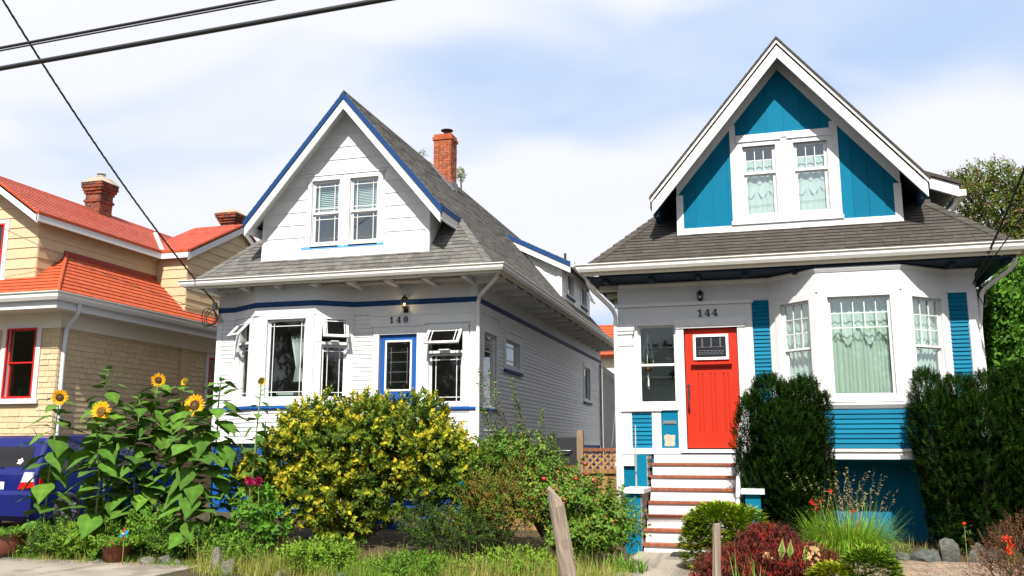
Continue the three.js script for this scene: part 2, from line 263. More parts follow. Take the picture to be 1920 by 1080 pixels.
{
  const line = (a, b, n) => Array.from({ length: n + 1 }, (_, i) => a + ((b - a) * i) / n);
  const xs = [-900, -300, -120, -60, -35, ...line(-24, 10, 110), 18, 40, 120, 300, 900], zs = [-900, -300, -120, -60, -40, ...line(-30, -17, 13), ...line(-16.8, -8.9, 60), -8, -4, 0, 10, 40, 120, 400];
  const P = [], U = [], I = []; zs.forEach((z) => xs.forEach((x) => { P.push(x, gnd(x, z), z); U.push(x, z); }));
  const w = xs.length; for (let j = 0; j + 1 < zs.length; j++) for (let i = 0; i + 1 < w; i++) { const a = j * w + i; I.push(a, a + w, a + 1, a + 1, a + w, a + w + 1); }
  const g = new THREE.BufferGeometry(); g.setAttribute('position', new THREE.Float32BufferAttribute(P, 3)); g.setAttribute('uv', new THREE.Float32BufferAttribute(U, 2)); g.setIndex(I); g.computeVertexNormals();
  struct('ground', g, M.soil);
  const sheet = (x0, x1, z0, z1, dy, nx = 1, nz = 1) => { const s = new Soup(); for (let i = 0; i < nx; i++) for (let j = 0; j < nz; j++) { const a = mix(x0, x1, i / nx), b = mix(x0, x1, (i + 1) / nx), c = mix(z0, z1, j / nz), d = mix(z0, z1, (j + 1) / nz), q = (x, z) => V(x, gnd(x, z) + dy, z); s.poly([q(a, d), q(b, d), q(b, c), q(a, c)], [[a, d], [b, d], [b, c], [a, c]]); } return s.geo(); };
  struct('road', sheet(-200, 200, -7.6, 6, 0.006), M.asph);
  const kerb = struct('kerb', wbox(-200, 200, -0.05, 0.012, -7.75, -7.6), M.conc);
  // sidewalk slabs at the left, each a slab of its own
  const walk = struct('sidewalk', sheet(-24, -7.5, -10.95, -7.76, 0.004), M.conc);
  const slabs = []; for (let i = 0; i < 11; i++) for (let j = 0; j < 2; j++) slabs.push(slab(FR(V(0, 0, 0), V(1, 0, 0), V(0, 0, -1)), [[-24 + i * 1.5 + 0.008, 7.77 + j * 1.72], [-22.5 + i * 1.5 - 0.008, 7.77 + j * 1.72], [-22.5 + i * 1.5 - 0.008, 9.47 + j * 1.72], [-24 + i * 1.5 + 0.008, 9.47 + j * 1.72]], 0.018, 0.002));
  for (const s of slabs) part(walk, 'paving_slab', s, M.conc);
  const path = struct('garden_path', sheet(-1.98, -0.1, -14.0, -8.2, 0.03, 4, 24), M.conc);
  for (let j = 0; j < 6; j++) part(path, 'paving_slab', wbox(-1.95, -0.15, 0.02, 0.07 + 0.003 * (j % 2), -13.98 + j * 0.95 + 0.01, -13.05 + j * 0.95), M.conc);
  // brick path in front of the rocks
  const bpth = struct('brick_path', sheet(-0.05, 6, -14.1, -12.2, 0.012, 24, 10), M.soil);
  const bm = [[0.34, 0.25, 0.19], [0.30, 0.22, 0.17], [0.38, 0.29, 0.22], [0.33, 0.27, 0.22]].map((c) => std(c, { map: T.conc, roughness: 0.95 })), bl = [];
  for (let j = 0; j < 17; j++) for (let i = 0; i < 22; i++) { const x = -0.02 + i * 0.222 + (j % 2) * 0.11, z = -14.08 + j * 0.112; const y = gnd(x, z); bl.push(wbox(x + 0.004, x + 0.216, y, y + 0.022 + R() * 0.006, z + 0.004, z + 0.107)); }
  pieces(bpth, 'paver', bl, bm, bpth);
}
// ---------- shared house pieces ----------
const font = await new FontLoader().loadAsync('fonts/droid/droid_serif_bold.typeface.json');
function numberGeo(ch, F, a, b, size) { const g = new TextGeometry(ch, { font, size, depth: 0.012, curveSegments: 5, bevelEnabled: false }); g.applyMatrix4(new THREE.Matrix4().makeBasis(F.u, F.v, F.n).setPosition(pt(F, a, b, 0))); return norm(g); }
const ringBoxes = (F, a0, a1, b0, b1, w, n0, n1, wt = w, wb = w) => [box(F, a0, a0 + w, b0 + wb, b1 - wt, n0, n1), box(F, a1 - w, a1, b0 + wb, b1 - wt, n0, n1), box(F, a0, a1, b1 - wt, b1, n0, n1), box(F, a0, a1, b0, b0 + wb, n0, n1)];
// an opening [a0,a1,b0,b1] in a wall: casing, sash, glass, glazing bars
function windowAt(t, F, [a0, a1, b0, b1], o = {}) {
  const { cw = 0.1, ct = 0.11, cb = 0.09, mat = M.white, sash = M.white3, hung = false, mid = 0.5, bars = [], proud = 0.032, sw = 0.045, glass = M.glass, name = 'window' } = o;
  const w = part(t, name, [...ringBoxes(F, a0 - cw, a1 + cw, b0 - cb, b1 + ct, 0, -0.02, proud).slice(0, 0), box(F, a0 - cw, a0, b0 - cb, b1 + ct, -0.01, proud), box(F, a1, a1 + cw, b0 - cb, b1 + ct, -0.01, proud), box(F, a0, a1, b1, b1 + ct, -0.01, proud + 0.004), box(F, a0, a1, b0 - cb, b0, -0.01, proud + 0.004), box(F, a0 - 0.001, a0 + 0.012, b0, b1, -0.13, -0.011), box(F, a1 - 0.012, a1 + 0.001, b0, b1, -0.13, -0.011)], mat);
  const g = 0.012; const lo = [a0 + g, a1 - g, b0, b1];
  const panes = hung ? [[lo[0], lo[1], mix(b0, b1, mid), b1, -0.05], [lo[0], lo[1], b0, mix(b0, b1, mid) + 0.02, -0.085]] : [[lo[0], lo[1], b0, b1, -0.05]];
  panes.forEach(([x0, x1, y0, y1, n], i) => {
    part(w, 'sash', ringBoxes(F, x0, x1, y0, y1, sw, n - 0.015, n + 0.015), sash);
    if (glass) part(w, 'pane', box(F, x0 + sw - 0.004, x1 - sw + 0.004, y0 + sw - 0.004, y1 - sw + 0.004, n - 0.001, n + 0.001), glass);
    const X0 = x0 + sw, X1 = x1 - sw, Y0 = y0 + sw, Y1 = y1 - sw;
    for (const [k, f, s0 = 0, s1 = 1] of bars[i] || []) part(w, 'muntin', k === 'v' ? box(F, mix(X0, X1, f) - 0.007, mix(X0, X1, f) + 0.007, mix(Y0, Y1, s0), mix(Y0, Y1, s1), n + 0.002, n + 0.012) : box(F, mix(X0, X1, s0), mix(X0, X1, s1), mix(Y0, Y1, f) - 0.007, mix(Y0, Y1, f) + 0.007, n + 0.003, n + 0.0135), sash);
  });
  return w;
}
const prairie = (l = 0.13, h = 0.1) => [['v', l], ['v', 1 - l], ['h', h], ['h', 1 - h]];
function awning(w, F, [a0, a1, b0, b1], deg, bars) {                // top-hung sash swung out by deg
  const th = THREE.MathUtils.degToRad(deg), H = b1 - b0, v = F.v.clone().multiplyScalar(Math.cos(th)).addScaledVector(F.n, -Math.sin(th));
  const A = FR(pt(F, a0, b1, 0.0), F.u, v), W = a1 - a0;
  part(w, 'open_sash', ringBoxes(A, 0, W, -H, 0, 0.055, 0, 0.035), M.white3);
  part(w, 'pane', box(A, 0.05, W - 0.05, -H + 0.05, -0.05, 0.015, 0.017), M.glass);
  for (const [k, f] of bars) part(w, 'muntin', k === 'v' ? box(A, W * f - 0.007, W * f + 0.007, -H + 0.055, -0.055, 0.018, 0.028) : box(A, 0.055, W - 0.055, -H * f - 0.007, -H * f + 0.007, 0.0195, 0.0295), M.white3);
}
function hipCaps(t, roof, P, Q, offA, offB, n, mats) {              // folded cap shingles from P down to Q; offsets: points down the two slopes
  const list = [];
  for (let i = 0; i < n; i++) {
    const s = new Soup(), a = P.clone().lerp(Q, i / n), b = P.clone().lerp(Q, (i + 1.12) / n), up = V(0, 0.03 + 0.006 * (i % 2), 0), lift = V(0, 0.02, 0);
    const a1 = a.clone().add(offA), b1 = b.clone().add(offA), a2 = a.clone().add(offB), b2 = b.clone().add(offB);
    const at = a.clone().add(up), bt = b.clone().add(up).add(lift); const A1 = a1.clone().addScaledVector(up, 0.6), B1 = b1.clone().addScaledVector(up, 0.6).add(lift), A2 = a2.clone().addScaledVector(up, 0.6), B2 = b2.clone().addScaledVector(up, 0.6).add(lift);
    const q = (p0, p1, p2, p3) => s.poly([p0, p1, p2, p3], [[0, 0], [0.25, 0], [0.25, 0.12], [0, 0.12]]);
    q(at, bt, B1, A1); q(A2, B2, bt, at); q(bt, b, b1, B1); q(b, bt, B2, b2); q(A1, B1, b1, a1); q(B2, A2, a2, b2);
    list.push(s.geo());
  }
  pieces(roof, 'cap_shingle', list, mats, t);
}
// chimney: courses of single bricks round a mortar core
function chimney(t, x0, x1, z0, z1, y0, y1, mats, o = {}) {
  const { corbel = () => 0, max = 300, ch = 0.072, bl = 0.205 } = o;
  const core = part(t, 'chimney', wbox(x0 + 0.006, x1 - 0.006, y0, y1, z0 + 0.006, z1 - 0.006), M.mortar);
  const list = []; let row = 0;
  for (let y = y0; y < y1 - 0.02; y += ch, row++) {
    const c = corbel(y, row), X0 = x0 - c, X1 = x1 + c, Z0 = z0 - c, Z1 = z1 + c;
    for (const [F, L] of [[wallF([X0, Z1], [X1, Z1]), X1 - X0], [wallF([X1, Z1], [X1, Z0]), Z1 - Z0]]) {
      let a = row % 2 ? -bl / 2 : 0;
      while (a < L - 0.01) { const s = Math.max(a, 0), e = Math.min(a + bl, L); if (e - s > 0.03) list.push(box(F, s + (s > 0 ? 0.006 : 0), e - (e < L ? 0.006 : 0), y + 0.006, y + ch - 0.006, -0.05 - c, rr(-0.003, 0.006))); a += bl; }
    }
  }
  pieces(core, 'brick', list, mats, t, max);
  return core;
}
const gutterProf = [[-0.005, -0.06], [0.07, -0.06], [0.10, -0.01], [0.10, 0.03], [0.125, 0.055], [0.125, 0.07], [0.112, 0.07], [0.095, 0.045], [-0.005, 0.045]];
function pleats(F, a0, a1, b0, b1, n0, amp, waves, bottom) {         // a hanging sheet with folds; bottom(a) gives its hem
  const s = new Soup(), N = waves * 8, f = (i) => { const k = i / N; return { a: mix(a0, a1, k), h: n0 + amp * Math.sin(k * waves * 6.283 + Math.sin(k * 9) * 1.2) }; };
  for (let i = 0; i < N; i++) { const p = f(i), q = f(i + 1), bp = bottom ? bottom(p.a) : b0, bq = bottom ? bottom(q.a) : b0; s.poly([pt(F, p.a, bp, p.h), pt(F, q.a, bq, q.h), pt(F, q.a, b1, q.h * 0.6 + n0 * 0.4), pt(F, p.a, b1, p.h * 0.6 + n0 * 0.4)], [[p.a, bp], [q.a, bq], [q.a, b1], [p.a, b1]]); }
  return s.geo();
}

// =====================================================================
// white house with grey roof, number 140
// =====================================================================
{
  const HB = [-8.34, 0.2, -16.7];
  const t = thing('white_house', 'white clapboard house with blue trim, blue front door and grey shingle roof, number 140', 'house', HB);
  const D = 16.7, X0 = -11.25, X1 = -5.43, ZB = -30.5, F = frontF(D), S = sideF(X1);
  const bayP = [[-10.85, -16.7], [-10.08, -16.25], [-8.72, -16.25], [-8.07, -16.7]];
  const FL = wallF(bayP[0], bayP[1]), FC = wallF(bayP[1], bayP[2]), FRt = wallF(bayP[2], bayP[3]);
  const lL = Math.hypot(0.77, 0.45), lR = Math.hypot(0.65, 0.45);
  const top = 4.93, sid = 1.76;
  // openings in frame coordinates
  const oC = [0.29, 1.17, 2.58, 4.20], oL = [0.27, 0.70, 2.60, 4.2], oR = [0.14, 0.66, 2.58, 4.22], oDoor = [-7.49, -6.67, 1.83, 3.86], oW = [-6.42, -5.70, 2.46, 3.95];
  const oS1 = [17.15, 18.05, 2.42, 3.92], oS2 = [18.75, 19.9, 3.38, 3.95], oS3 = [27.55, 28.5, 3.1, 4.1];
  const wallGeo = [
    holed(F, [[X0, sid], [-10.85, sid], [-10.85, top], [X0, top]], [], 0.14),
    holed(F, [[-8.07, sid], [X1, sid], [X1, top], [-8.07, top]], [oDoor, oW], 0.14),
    holed(FL, [[0, sid], [lL, sid], [lL, top], [0, top]], [oL], 0.14), holed(FC, [[0, sid], [1.36, sid], [1.36, top], [0, top]], [oC], 0.14), holed(FRt, [[0, sid], [lR, sid], [lR, top], [0, top]], [oR], 0.14),
    holed(S, [[16.86, sid], [30.5, sid], [30.5, top], [16.86, top]], [oS1, oS2, oS3], 0.14),
    wbox(X0 + 0.001, X0 + 0.14, 0.1, top, -16.85, ZB), wbox(X0 + 0.141, X1 - 0.141, 0.1, top, ZB, ZB + 0.14)];
  const wall = part(t, 'wall', wallGeo, M.white);
  part(t, 'room_floor', wbox(X0 + 0.15, X1 - 0.15, 1.66, 1.755, -16.85, ZB + 0.15), M.floorIn);
  part(t, 'room_wall', [wbox(X0 + 0.15, X1 - 0.15, 1.76, 4.9, -20.6, -20.5), wbox(-7.8, -7.7, 1.76, 4.9, -16.9, -20.45)], M.interior);
  part(t, 'ceiling', wbox(X0 + 0.15, X1 - 0.15, 4.86, 4.9, -16.3, ZB + 0.15), M.interior);
  // blue base
  const basePath = [[X0, -16.7], bayP[0], bayP[1], bayP[2], bayP[3], [X1, -16.7], [X1, ZB]];
  part(t, 'foundation', sweep([[-0.2, -0.3], [-0.03, -0.3], [-0.03, 1.75], [-0.2, 1.75]], basePath, 0), M.blue);
  // clapboards
  const ex = 0.088, cl = { h0: 0.02, h1: 0.006 };
  const wm = [M.white, M.white2, M.white3];
  const boards = [
    ...courses(F, [[X0, 2.6], [-10.85, 2.6], [-10.85, 4.28], [X0, 4.28]], ex, cl), ...courses(F, [[-8.07, 2.6], [-7.64, 2.6], [-7.64, 4.28], [-8.07, 4.28]], ex, cl),
    ...courses(F, [[X0, sid], [-10.85, sid], [-10.85, 2.36], [X0, 2.36]], ex, cl), ...courses(F, [[-8.07, sid], [X1 - 0.12, sid], [X1 - 0.12, 2.36], [-8.07, 2.36]], ex, { ...cl, holes: [[-7.62, -6.54, 1, 3]] }),
    ...courses(FL, [[0, sid], [lL, sid], [lL, 2.36], [0, 2.36]], ex, cl), ...courses(FC, [[0, sid], [1.36, sid], [1.36, 2.36], [0, 2.36]], ex, cl), ...courses(FRt, [[0, sid], [lR, sid], [lR, 2.36], [0, 2.36]], ex, cl),
    ...courses(S, [[16.82, sid], [30.38, sid], [30.38, 4.44], [16.82, 4.44]], ex, { ...cl, holes: [[17.02, 18.18, 2.3, 4.5], [18.62, 20.03, 3.26, 4.08], [27.44, 28.62, 3.0, 4.22]] })];
  pieces(wall, 'siding_board', boards, wm, t);
  // corner boards and flat trim
  part(wall, 'corner_board', [box(F, X1 - 0.12, X1 + 0.026, sid, 4.9, -0.01, 0.026), box(S, 16.7, 16.82, sid, 4.9, -0.01, 0.0255), box(S, 30.38, 30.5, sid, 4.44, -0.01, 0.026), box(F, X0 - 0.02, X0 + 0.1, sid, 4.28, -0.01, 0.026)], M.white3);
  const bp = basePath;
  part(wall, 'frieze_board', sweep(bandProf(0.022, 0.17), bp, 4.285), M.white3);
  part(wall, 'frieze_board', sweep(bandProf(0.02, 0.345), bp, 4.565), M.white2);
  part(wall, 'blue_band', sweep([[-0.004, 0], [0.03, 0], [0.05, 0.03], [0.05, 0.085], [0.03, 0.105], [-0.004, 0.105]], bp, 4.457), M.blueDark);
  part(wall, 'sill_band', [sweep([[-0.004, 0], [0.05, 0], [0.06, 0.02], [0.06, 0.055], [-0.004, 0.065]], bp.slice(0, 5).concat([[-7.62, -16.7]]), 2.37), sweep([[-0.004, 0], [0.05, 0], [0.06, 0.02], [0.06, 0.055], [-0.004, 0.065]], [[-6.54, -16.7], [X1, -16.7], [X1, -18.2]], 2.335)], M.blue);
  part(wall, 'skirt_board', sweep(bandProf(0.03, 0.07), bp, 1.69), M.white3);
  // windows
  const wc = windowAt(t, FC, oC, { cw: 0.19, ct: 0.08, cb: 0.14, bars: [prairie(0.09, 0.06)] });
  const wl = windowAt(t, FL, [oL[0], oL[1], 2.6, 3.72], { cw: 0.14, ct: 0.05, cb: 0.16, bars: [prairie(0.16, 0.07)] });
  const wr = windowAt(t, FRt, [oR[0], oR[1], 2.58, 3.66], { cw: 0.13, ct: 0.05, cb: 0.14, bars: [prairie(0.2, 0.08)] });
  const wd = windowAt(t, F, [oW[0], oW[1], 2.46, 3.45], { cw: 0.13, ct: 0.05, cb: 0.06, bars: [prairie(0.14, 0.09)] });
  const tri3 = [['v', 0.16], ['v', 0.84], ['h', 0.22]];
  awning(wl, FL, [oL[0], oL[1], 3.77, 4.2], 42, tri3); awning(wr, FRt, [oR[0], oR[1], 3.72, 4.22], 30, tri3); awning(wd, F, [oW[0], oW[1], 3.5, 3.95], 40, tri3);
  for (const [w, f, o, m] of [[wl, FL, oL, 3.77], [wr, FRt, oR, 3.72], [wd, F, oW, 3.5]]) part(w, 'upper_casing', [box(f, o[0] - 0.13, o[0], m, o[3] + 0.06, -0.1, 0.03), box(f, o[1], o[1] + 0.125, m, o[3] + 0.06, -0.1, 0.03), box(f, o[0] - 0.13, o[1] + 0.125, o[3] + 0.002, o[3] + 0.062, -0.1, 0.034), box(f, o[0] - 0.001, o[1] + 0.001, m - 0.05, m, -0.1, 0.04), box(f, mix(o[0], o[1], 0.35), mix(o[0], o[1], 0.65), m, m + 0.02, -0.01, 0.13)], M.white3);
  for (const [o, b] of [[oS1, prairie(0.16, 0.09)], [oS2, prairie(0.12, 0.18)], [oS3, []]]) { const w = windowAt(t, S, o, { cw: 0.13, ct: 0.13, cb: 0.09, bars: [b] }); if (o !== oS1) part(w, 'sill', box(S, o[0] - 0.16, o[1] + 0.16, o[2] - 0.15, o[2] - 0.09, 0, 0.07), M.blueDark); }
  // knotted curtain and a box on the inside sill
  { const s = new Soup(), cxk = 0.86, N = 26; for (let i = 0; i < N; i++) { const f0 = i / N - 0.5, f1 = (i + 1) / N - 0.5, z = (i % 2 ? 0.03 : -0.03), z1 = -z, K = 3.22, q = (a, b, c, d) => s.poly([a, b, c, d], [[0, 0], [0.1, 0], [0.1, 0.5], [0, 0.5]]); q(pt(FC, cxk + f0 * 0.10, K, -0.3 + z * 0.6), pt(FC, cxk + f1 * 0.10, K, -0.3 + z1 * 0.6), pt(FC, cxk + f1 * 0.38, 3.86 + 0.06 * Math.sin(i * 2.3), -0.3 + z1), pt(FC, cxk + f0 * 0.38, 3.86 + 0.06 * Math.sin((i - 1) * 2.3), -0.3 + z)); q(pt(FC, cxk + f0 * 0.2, K - 0.28, -0.3 + z), pt(FC, cxk + f1 * 0.2, K - 0.28, -0.3 + z1), pt(FC, cxk + f1 * 0.13, K, -0.3 + z1 * 0.6), pt(FC, cxk + f0 * 0.13, K, -0.3 + z * 0.6)); }
    part(wc, 'knotted_curtain', s.geo(), M.curtainW);
    const s2 = pleats(FC, 0.86, 1.22, 3.75, 4.2, -0.36, 0.02, 6); part(wc, 'curtain', s2, M.curtainW); }
  part(t, 'window_seat', [wbox(-9.98, -8.8, 2.4, 2.46, -16.42, -16.9)], M.interior);
  { const b = single('storage_box', 'small green lidded box on the sill inside the large bay window of house 140', 'box', [box(FC, 0.36, 0.72, 2.462, 2.68, -0.62, -0.38)], std([0.10, 0.2, 0.16], { roughness: 0.4 }), [-9.5, 2.462, -16.75]); part(b, 'lid', box(FC, 0.345, 0.735, 2.681, 2.72, -0.635, -0.365), std([0.35, 0.4, 0.38], { roughness: 0.35 })); baseOf.set(b, [-9.5, 2.462, -16.75]); }
  // blue front door
  const dr = part(t, 'door', ringBoxes(F, -7.475, -6.685, 1.84, 3.85, 0.12, -0.07, -0.025, 0.12, 0.9), M.blue);
  part(dr, 'door_glass', box(F, -7.36, -6.80, 2.73, 3.735, -0.05, -0.045), M.glass);
  part(dr, 'glass_frame', ringBoxes(F, -7.37, -6.79, 2.72, 3.745, 0.035, -0.026, -0.012), M.whitePlastic);
  part(dr, 'leading', [[-7.25, 2.85, 3.6], [-6.9, 2.85, 3.6]].map(([a, b0, b1]) => box(F, a, a + 0.01, b0, b1, -0.045, -0.04)).concat([2.9, 3.1, 3.3, 3.5].map((b) => box(F, -7.3, -6.86, b, b + 0.008, -0.0455, -0.041))), M.flash);
  part(dr, 'handle', [tube([pt(F, -6.735, 2.44, 0), pt(F, -6.735, 2.46, 0.05), pt(F, -6.735, 2.6, 0.05), pt(F, -6.735, 2.66, 0)], 0.011, 0.011, 6, 3), box(F, -6.755, -6.715, 2.74, 2.8, -0.025, 0.01)], M.metal);
  part(t, 'door_casing', [box(F, -7.62, -7.49, 1.83, 4.02, -0.01, 0.034), box(F, -6.67, -6.55, 1.83, 4.02, -0.01, 0.034), box(F, -7.66, -6.5, 4.02, 4.06, -0.01, 0.05), box(F, -7.49, -6.67, 3.86, 4.02, -0.01, 0.03), box(F, -7.7, X1 - 0.12, 4.062, 4.28, -0.01, 0.03), box(F, -7.72, X1 - 0.1, 4.24, 4.284, 0.03, 0.045), box(F, -7.7, -6.45, 1.77, 1.83, -0.14, 0.06)], M.white3);
  for (const [i, c] of [...'140'].entries()) part(t, 'house_number', numberGeo(c, FR(V(0, 0, -16.666), V(1, 0, 0), V(0, 1, 0)), -7.27 + i * 0.155, 4.092, 0.125), M.black);
  // porch lamp, lit
  { const lx = -6.91, lz = -16.57; const l = part(t, 'porch_lamp', [wbox(lx - 0.045, lx + 0.045, 4.29, 4.42, -16.665, -16.64), tube([V(lx, 4.33, -16.64), V(lx, 4.30, lz + 0.02), V(lx, 4.37, lz)], 0.012, 0.012, 6, 3), lathe([[0.001, 4.365], [0.05, 4.37], [0.055, 4.385], [0.02, 4.39]], 12).translate(lx, 0, lz), lathe([[0.075, 4.555], [0.07, 4.57], [0.03, 4.605], [0.012, 4.62], [0.016, 4.635], [0.001, 4.65]], 8).translate(lx, 0, lz), ...[0, 1, 2, 3].map((i) => { const a = 0.785 + i * 1.571; return tube([V(lx + 0.05 * Math.cos(a), 4.385, lz + 0.05 * Math.sin(a)), V(lx + 0.07 * Math.cos(a), 4.557, lz + 0.07 * Math.sin(a))], 0.005, 0.005, 4); })], M.black);
    const em = std([0.9, 0.6, 0.25], { emissive: new THREE.Color(1, 0.62, 0.18), emissiveIntensity: 2.0 }); part(l, 'bulb', new THREE.SphereGeometry(0.026, 12, 8).translate(lx, 4.45, lz), em);
    const p = new THREE.PointLight(new THREE.Color(1, 0.7, 0.35), 0.06, 6); p.position.set(lx, 4.45, lz + 0.04); p.shadow.radius = 1.2; p.castShadow = true; scene.add(p); }
  // eaves: soffit, brackets, gutter, downspout
  const ex0 = -11.5, ex1 = -4.74, ez = -15.9;
  part(t, 'soffit', [wbox(ex0 + 0.02, ex1 - 0.02, 4.915, 4.94, ez - 0.02, -16.69), wbox(X1 + 0.001, ex1 - 0.021, 4.914, 4.939, -16.691, ZB - 0.3), wbox(ex0 + 0.021, X0, 4.914, 4.939, -16.691, ZB - 0.3)], M.white2);
  part(t, 'fascia', sweep(bandProf(0.03, 0.14), [[ex0, ZB - 0.3], [ex0, ez], [ex1, ez], [ex1, ZB - 0.3]], 4.86), M.cream);
  part(t, 'gutter', sweep(gutterProf, [[ex0 - 0.03, ZB - 0.3], [ex0 - 0.03, ez + 0.03], [ex1 + 0.03, ez + 0.03], [ex1 + 0.03, ZB - 0.3]], 4.96), M.gutter);
  const br = [];
  for (let i = 0; i < 8; i++) { const x = -11.15 + i * 0.805; br.push(slab(FR(V(x, 0, 0), V(0, 0, -1), V(0, 1, 0)), [[15.98, 4.83], [16.68, 4.80], [16.68, 4.913], [15.98, 4.913]], 0.09, 0, true)); }
  for (let i = 0; i < 17; i++) { const z = -16.6 - i * 0.82; br.push(slab(FR(V(0, 0, z), V(1, 0, 0), V(0, 1, 0)), [[X1 + 0.02, 4.79], [ex1 - 0.06, 4.82], [ex1 - 0.06, 4.912], [X1 + 0.02, 4.912]], 0.09, 0, true)); }
  for (const g of br) part(t, 'bracket', g, M.white);
  part(t, 'downspout', tube([V(-4.78, 4.93, -16.02), V(-4.80, 4.82, -16.05), V(-5.33, 4.55, -16.6), V(-5.37, 4.42, -16.63), V(-5.37, 1.6, -16.63), V(-5.37, 0.3, -16.63)], 0.04, 0.04, 8, 1), M.gutter);
  part(t, 'downspout', tube([V(-5.36, 4.4, -30.2), V(-5.36, 0.3, -30.2)], 0.04, 0.04, 6, 1), M.grayspout);
  // roof
  const rx = -8.13, ry = 8.90, sl = 1.187, len = Math.hypot(1, sl), hx = 3.33, ey = ry - sl * hx, zr = -16.0, zB = ZB - 0.35, rk = 2.17;   // ridge, eaves
  const RF = FR(V(rx, ry, 0), V(0, 0, -1), V(-1, sl, 0)), LF = FR(V(rx, ry, 0), V(0, 0, 1), V(1, sl, 0));      // right slope: a = -z, b < 0 down the slope
  const skz = -15.86, SK = FR(V(0, ey, skz), V(1, 0, 0), V(0, 1.0, -1)), skl = Math.SQRT2;
  const hipA = (h) => (ry - sl * h - ey) / 1.0;                     // how far back the hip is at half-width h
  const rkd = -skz + hipA(rk);
  const upR = [[-zr, -rk * len], [-zB, -rk * len], [-zB, 0], [-zr, 0]], loR = [[-skz, -hx * len], [-zB, -hx * len], [-zB, -rk * len], [rkd, -rk * len]];
  const mir = (p) => p.map(([a, b]) => [-a, b]);
  const skP = [[rx - hx, 0], [rx + hx, 0], [rx + rk, hipA(rk) * skl], [rx - rk, hipA(rk) * skl]];
  const roof = part(t, 'roof', [slab(RF, upR, 0, -0.1, true), slab(RF, loR, 0, -0.08, true), slab(LF, mir(upR).reverse(), 0, -0.1, true), slab(LF, mir(loR).reverse(), 0, -0.08, true), slab(SK, skP, 0, -0.07, true)], M.grayShingle[1]);
  const so = { tab: 0.26, h0: 0.014, h1: 0.002, gap: 0.004, jit: 0.006 };
  pieces(roof, 'shingle', courses(SK, skP, 0.132, so), M.grayShingle, t);
  const so2 = { ...so, tab: 0.34 };
  pieces(roof, 'shingle', [...courses(RF, upR, 0.14, so2), ...courses(RF, loR, 0.14, so2)], M.grayShingle, t);
  pieces(roof, 'shingle', [...courses(LF, mir(upR), 0.14, { ...so, tab: 1.2 }), ...courses(LF, mir(loR), 0.14, { ...so, tab: 1.2 })], M.grayShingle.slice(0, 2), t);
  for (const s of [1, -1]) hipCaps(t, roof, V(rx + s * rk, ry - sl * rk, -rkd), V(rx + s * hx, ey, skz), V(-s * 0.13, 0, 0.0).add(V(0, 0.0, 0)), V(0, 0, -0.13), 11, M.grayShingle);
  part(roof, 'ridge_cap', [slab(FR(V(rx, ry + 0.02, 0), V(0, 0, -1), V(-1, sl, 0)), [[-zr, -0.14], [-zB, -0.14], [-zB, 0.004], [-zr, 0.004]], 0.006, -0.01), slab(FR(V(rx, ry + 0.02, 0), V(0, 0, 1), V(1, sl, 0)), [[zB, -0.14], [zr, -0.14], [zr, 0.004], [zB, 0.004]], 0.006, -0.01)], M.grayShingle[0]);
  // front gable
  const GD = 16.4, G = frontF(GD), gx0 = -10.08, gx1 = -6.34, gb = 5.56, gy = (x) => ry - 0.13 - sl * Math.abs(x - rx);
  const gpoly = [[gx0, gb - 0.12], [gx1, gb - 0.12], [gx1, gy(gx1)], [rx, gy(rx)], [gx0, gy(gx0)]];
  const g1 = [-8.97, -8.33, 5.78, 7.13], g2 = [-8.10, -7.46, 5.78, 7.13];
  const gw = part(t, 'gable_wall', [holed(G, gpoly, [g1, g2], 0.12), wbox(gx1 - 0.12, gx1 - 0.001, gb - 0.1, gy(gx1) - 0.02, -16.521, -18.2), wbox(gx0 + 0.001, gx0 + 0.12, gb - 0.1, gy(gx0) - 0.02, -16.521, -18.2)], M.white);
  part(t, 'rear_gable_wall', holed(FR(V(0, 0, ZB), V(-1, 0, 0), V(0, 1, 0)), [[-rx + 3.1, 4.9], [-rx + 3.0, 5.2], [-rx, ry - 0.2], [-rx - 3.0, 5.2], [-rx - 3.1, 4.9]].reverse(), [], 0.12), M.white2);
  pieces(gw, 'siding_board', courses(G, gpoly, 0.272, { h0: 0.02, h1: 0.006, b0: gb + 0.1, holes: [[-9.1, -7.32, 5.6, 7.24]] }), wm, t);
  part(gw, 'attic_room', [slab(frontF(19.2), [[gx0 + 0.15, 5.2], [gx1 - 0.15, 5.2], [gx1 - 0.15, gy(gx1) - 0.1], [rx, gy(rx) - 0.15], [gx0 + 0.15, gy(gx0) - 0.1]], 0.1, 0, true), wbox(gx0 + 0.15, gx1 - 0.15, 5.15, 5.2, -16.55, -19.1)], M.interior);
  part(gw, 'base_trim', [box(G, gx0 - 0.02, gx1 + 0.02, gb - 0.1, gb + 0.1, -0.005, 0.03)], M.white3);
  part(gw, 'corner_board', [wbox(gx1 - 0.05, gx1 + 0.017, gb + 0.101, gy(gx1) - 0.02, -16.374, -16.46), wbox(gx0 - 0.017, gx0 + 0.05, gb + 0.101, gy(gx0) - 0.02, -16.374, -16.46)], M.white3);
  const gwin = (o) => windowAt(t, G, o, { cw: 0.1, ct: 0.1, cb: 0.1, hung: true, mid: 0.47, glass: M.glass2, bars: [prairie(0.16, 0.12), [['v', 0.16], ['v', 0.84], ['h', 0.86]]] });
  const ga = gwin(g1), gb2 = gwin(g2);
  part(gb2, 'mullion', box(G, -8.232, -8.198, 5.68, 7.23, -0.005, 0.038), M.white3);
  part(gb2, 'head_trim', box(G, -9.11, -7.31, 7.231, 7.27, -0.005, 0.05), M.white3);
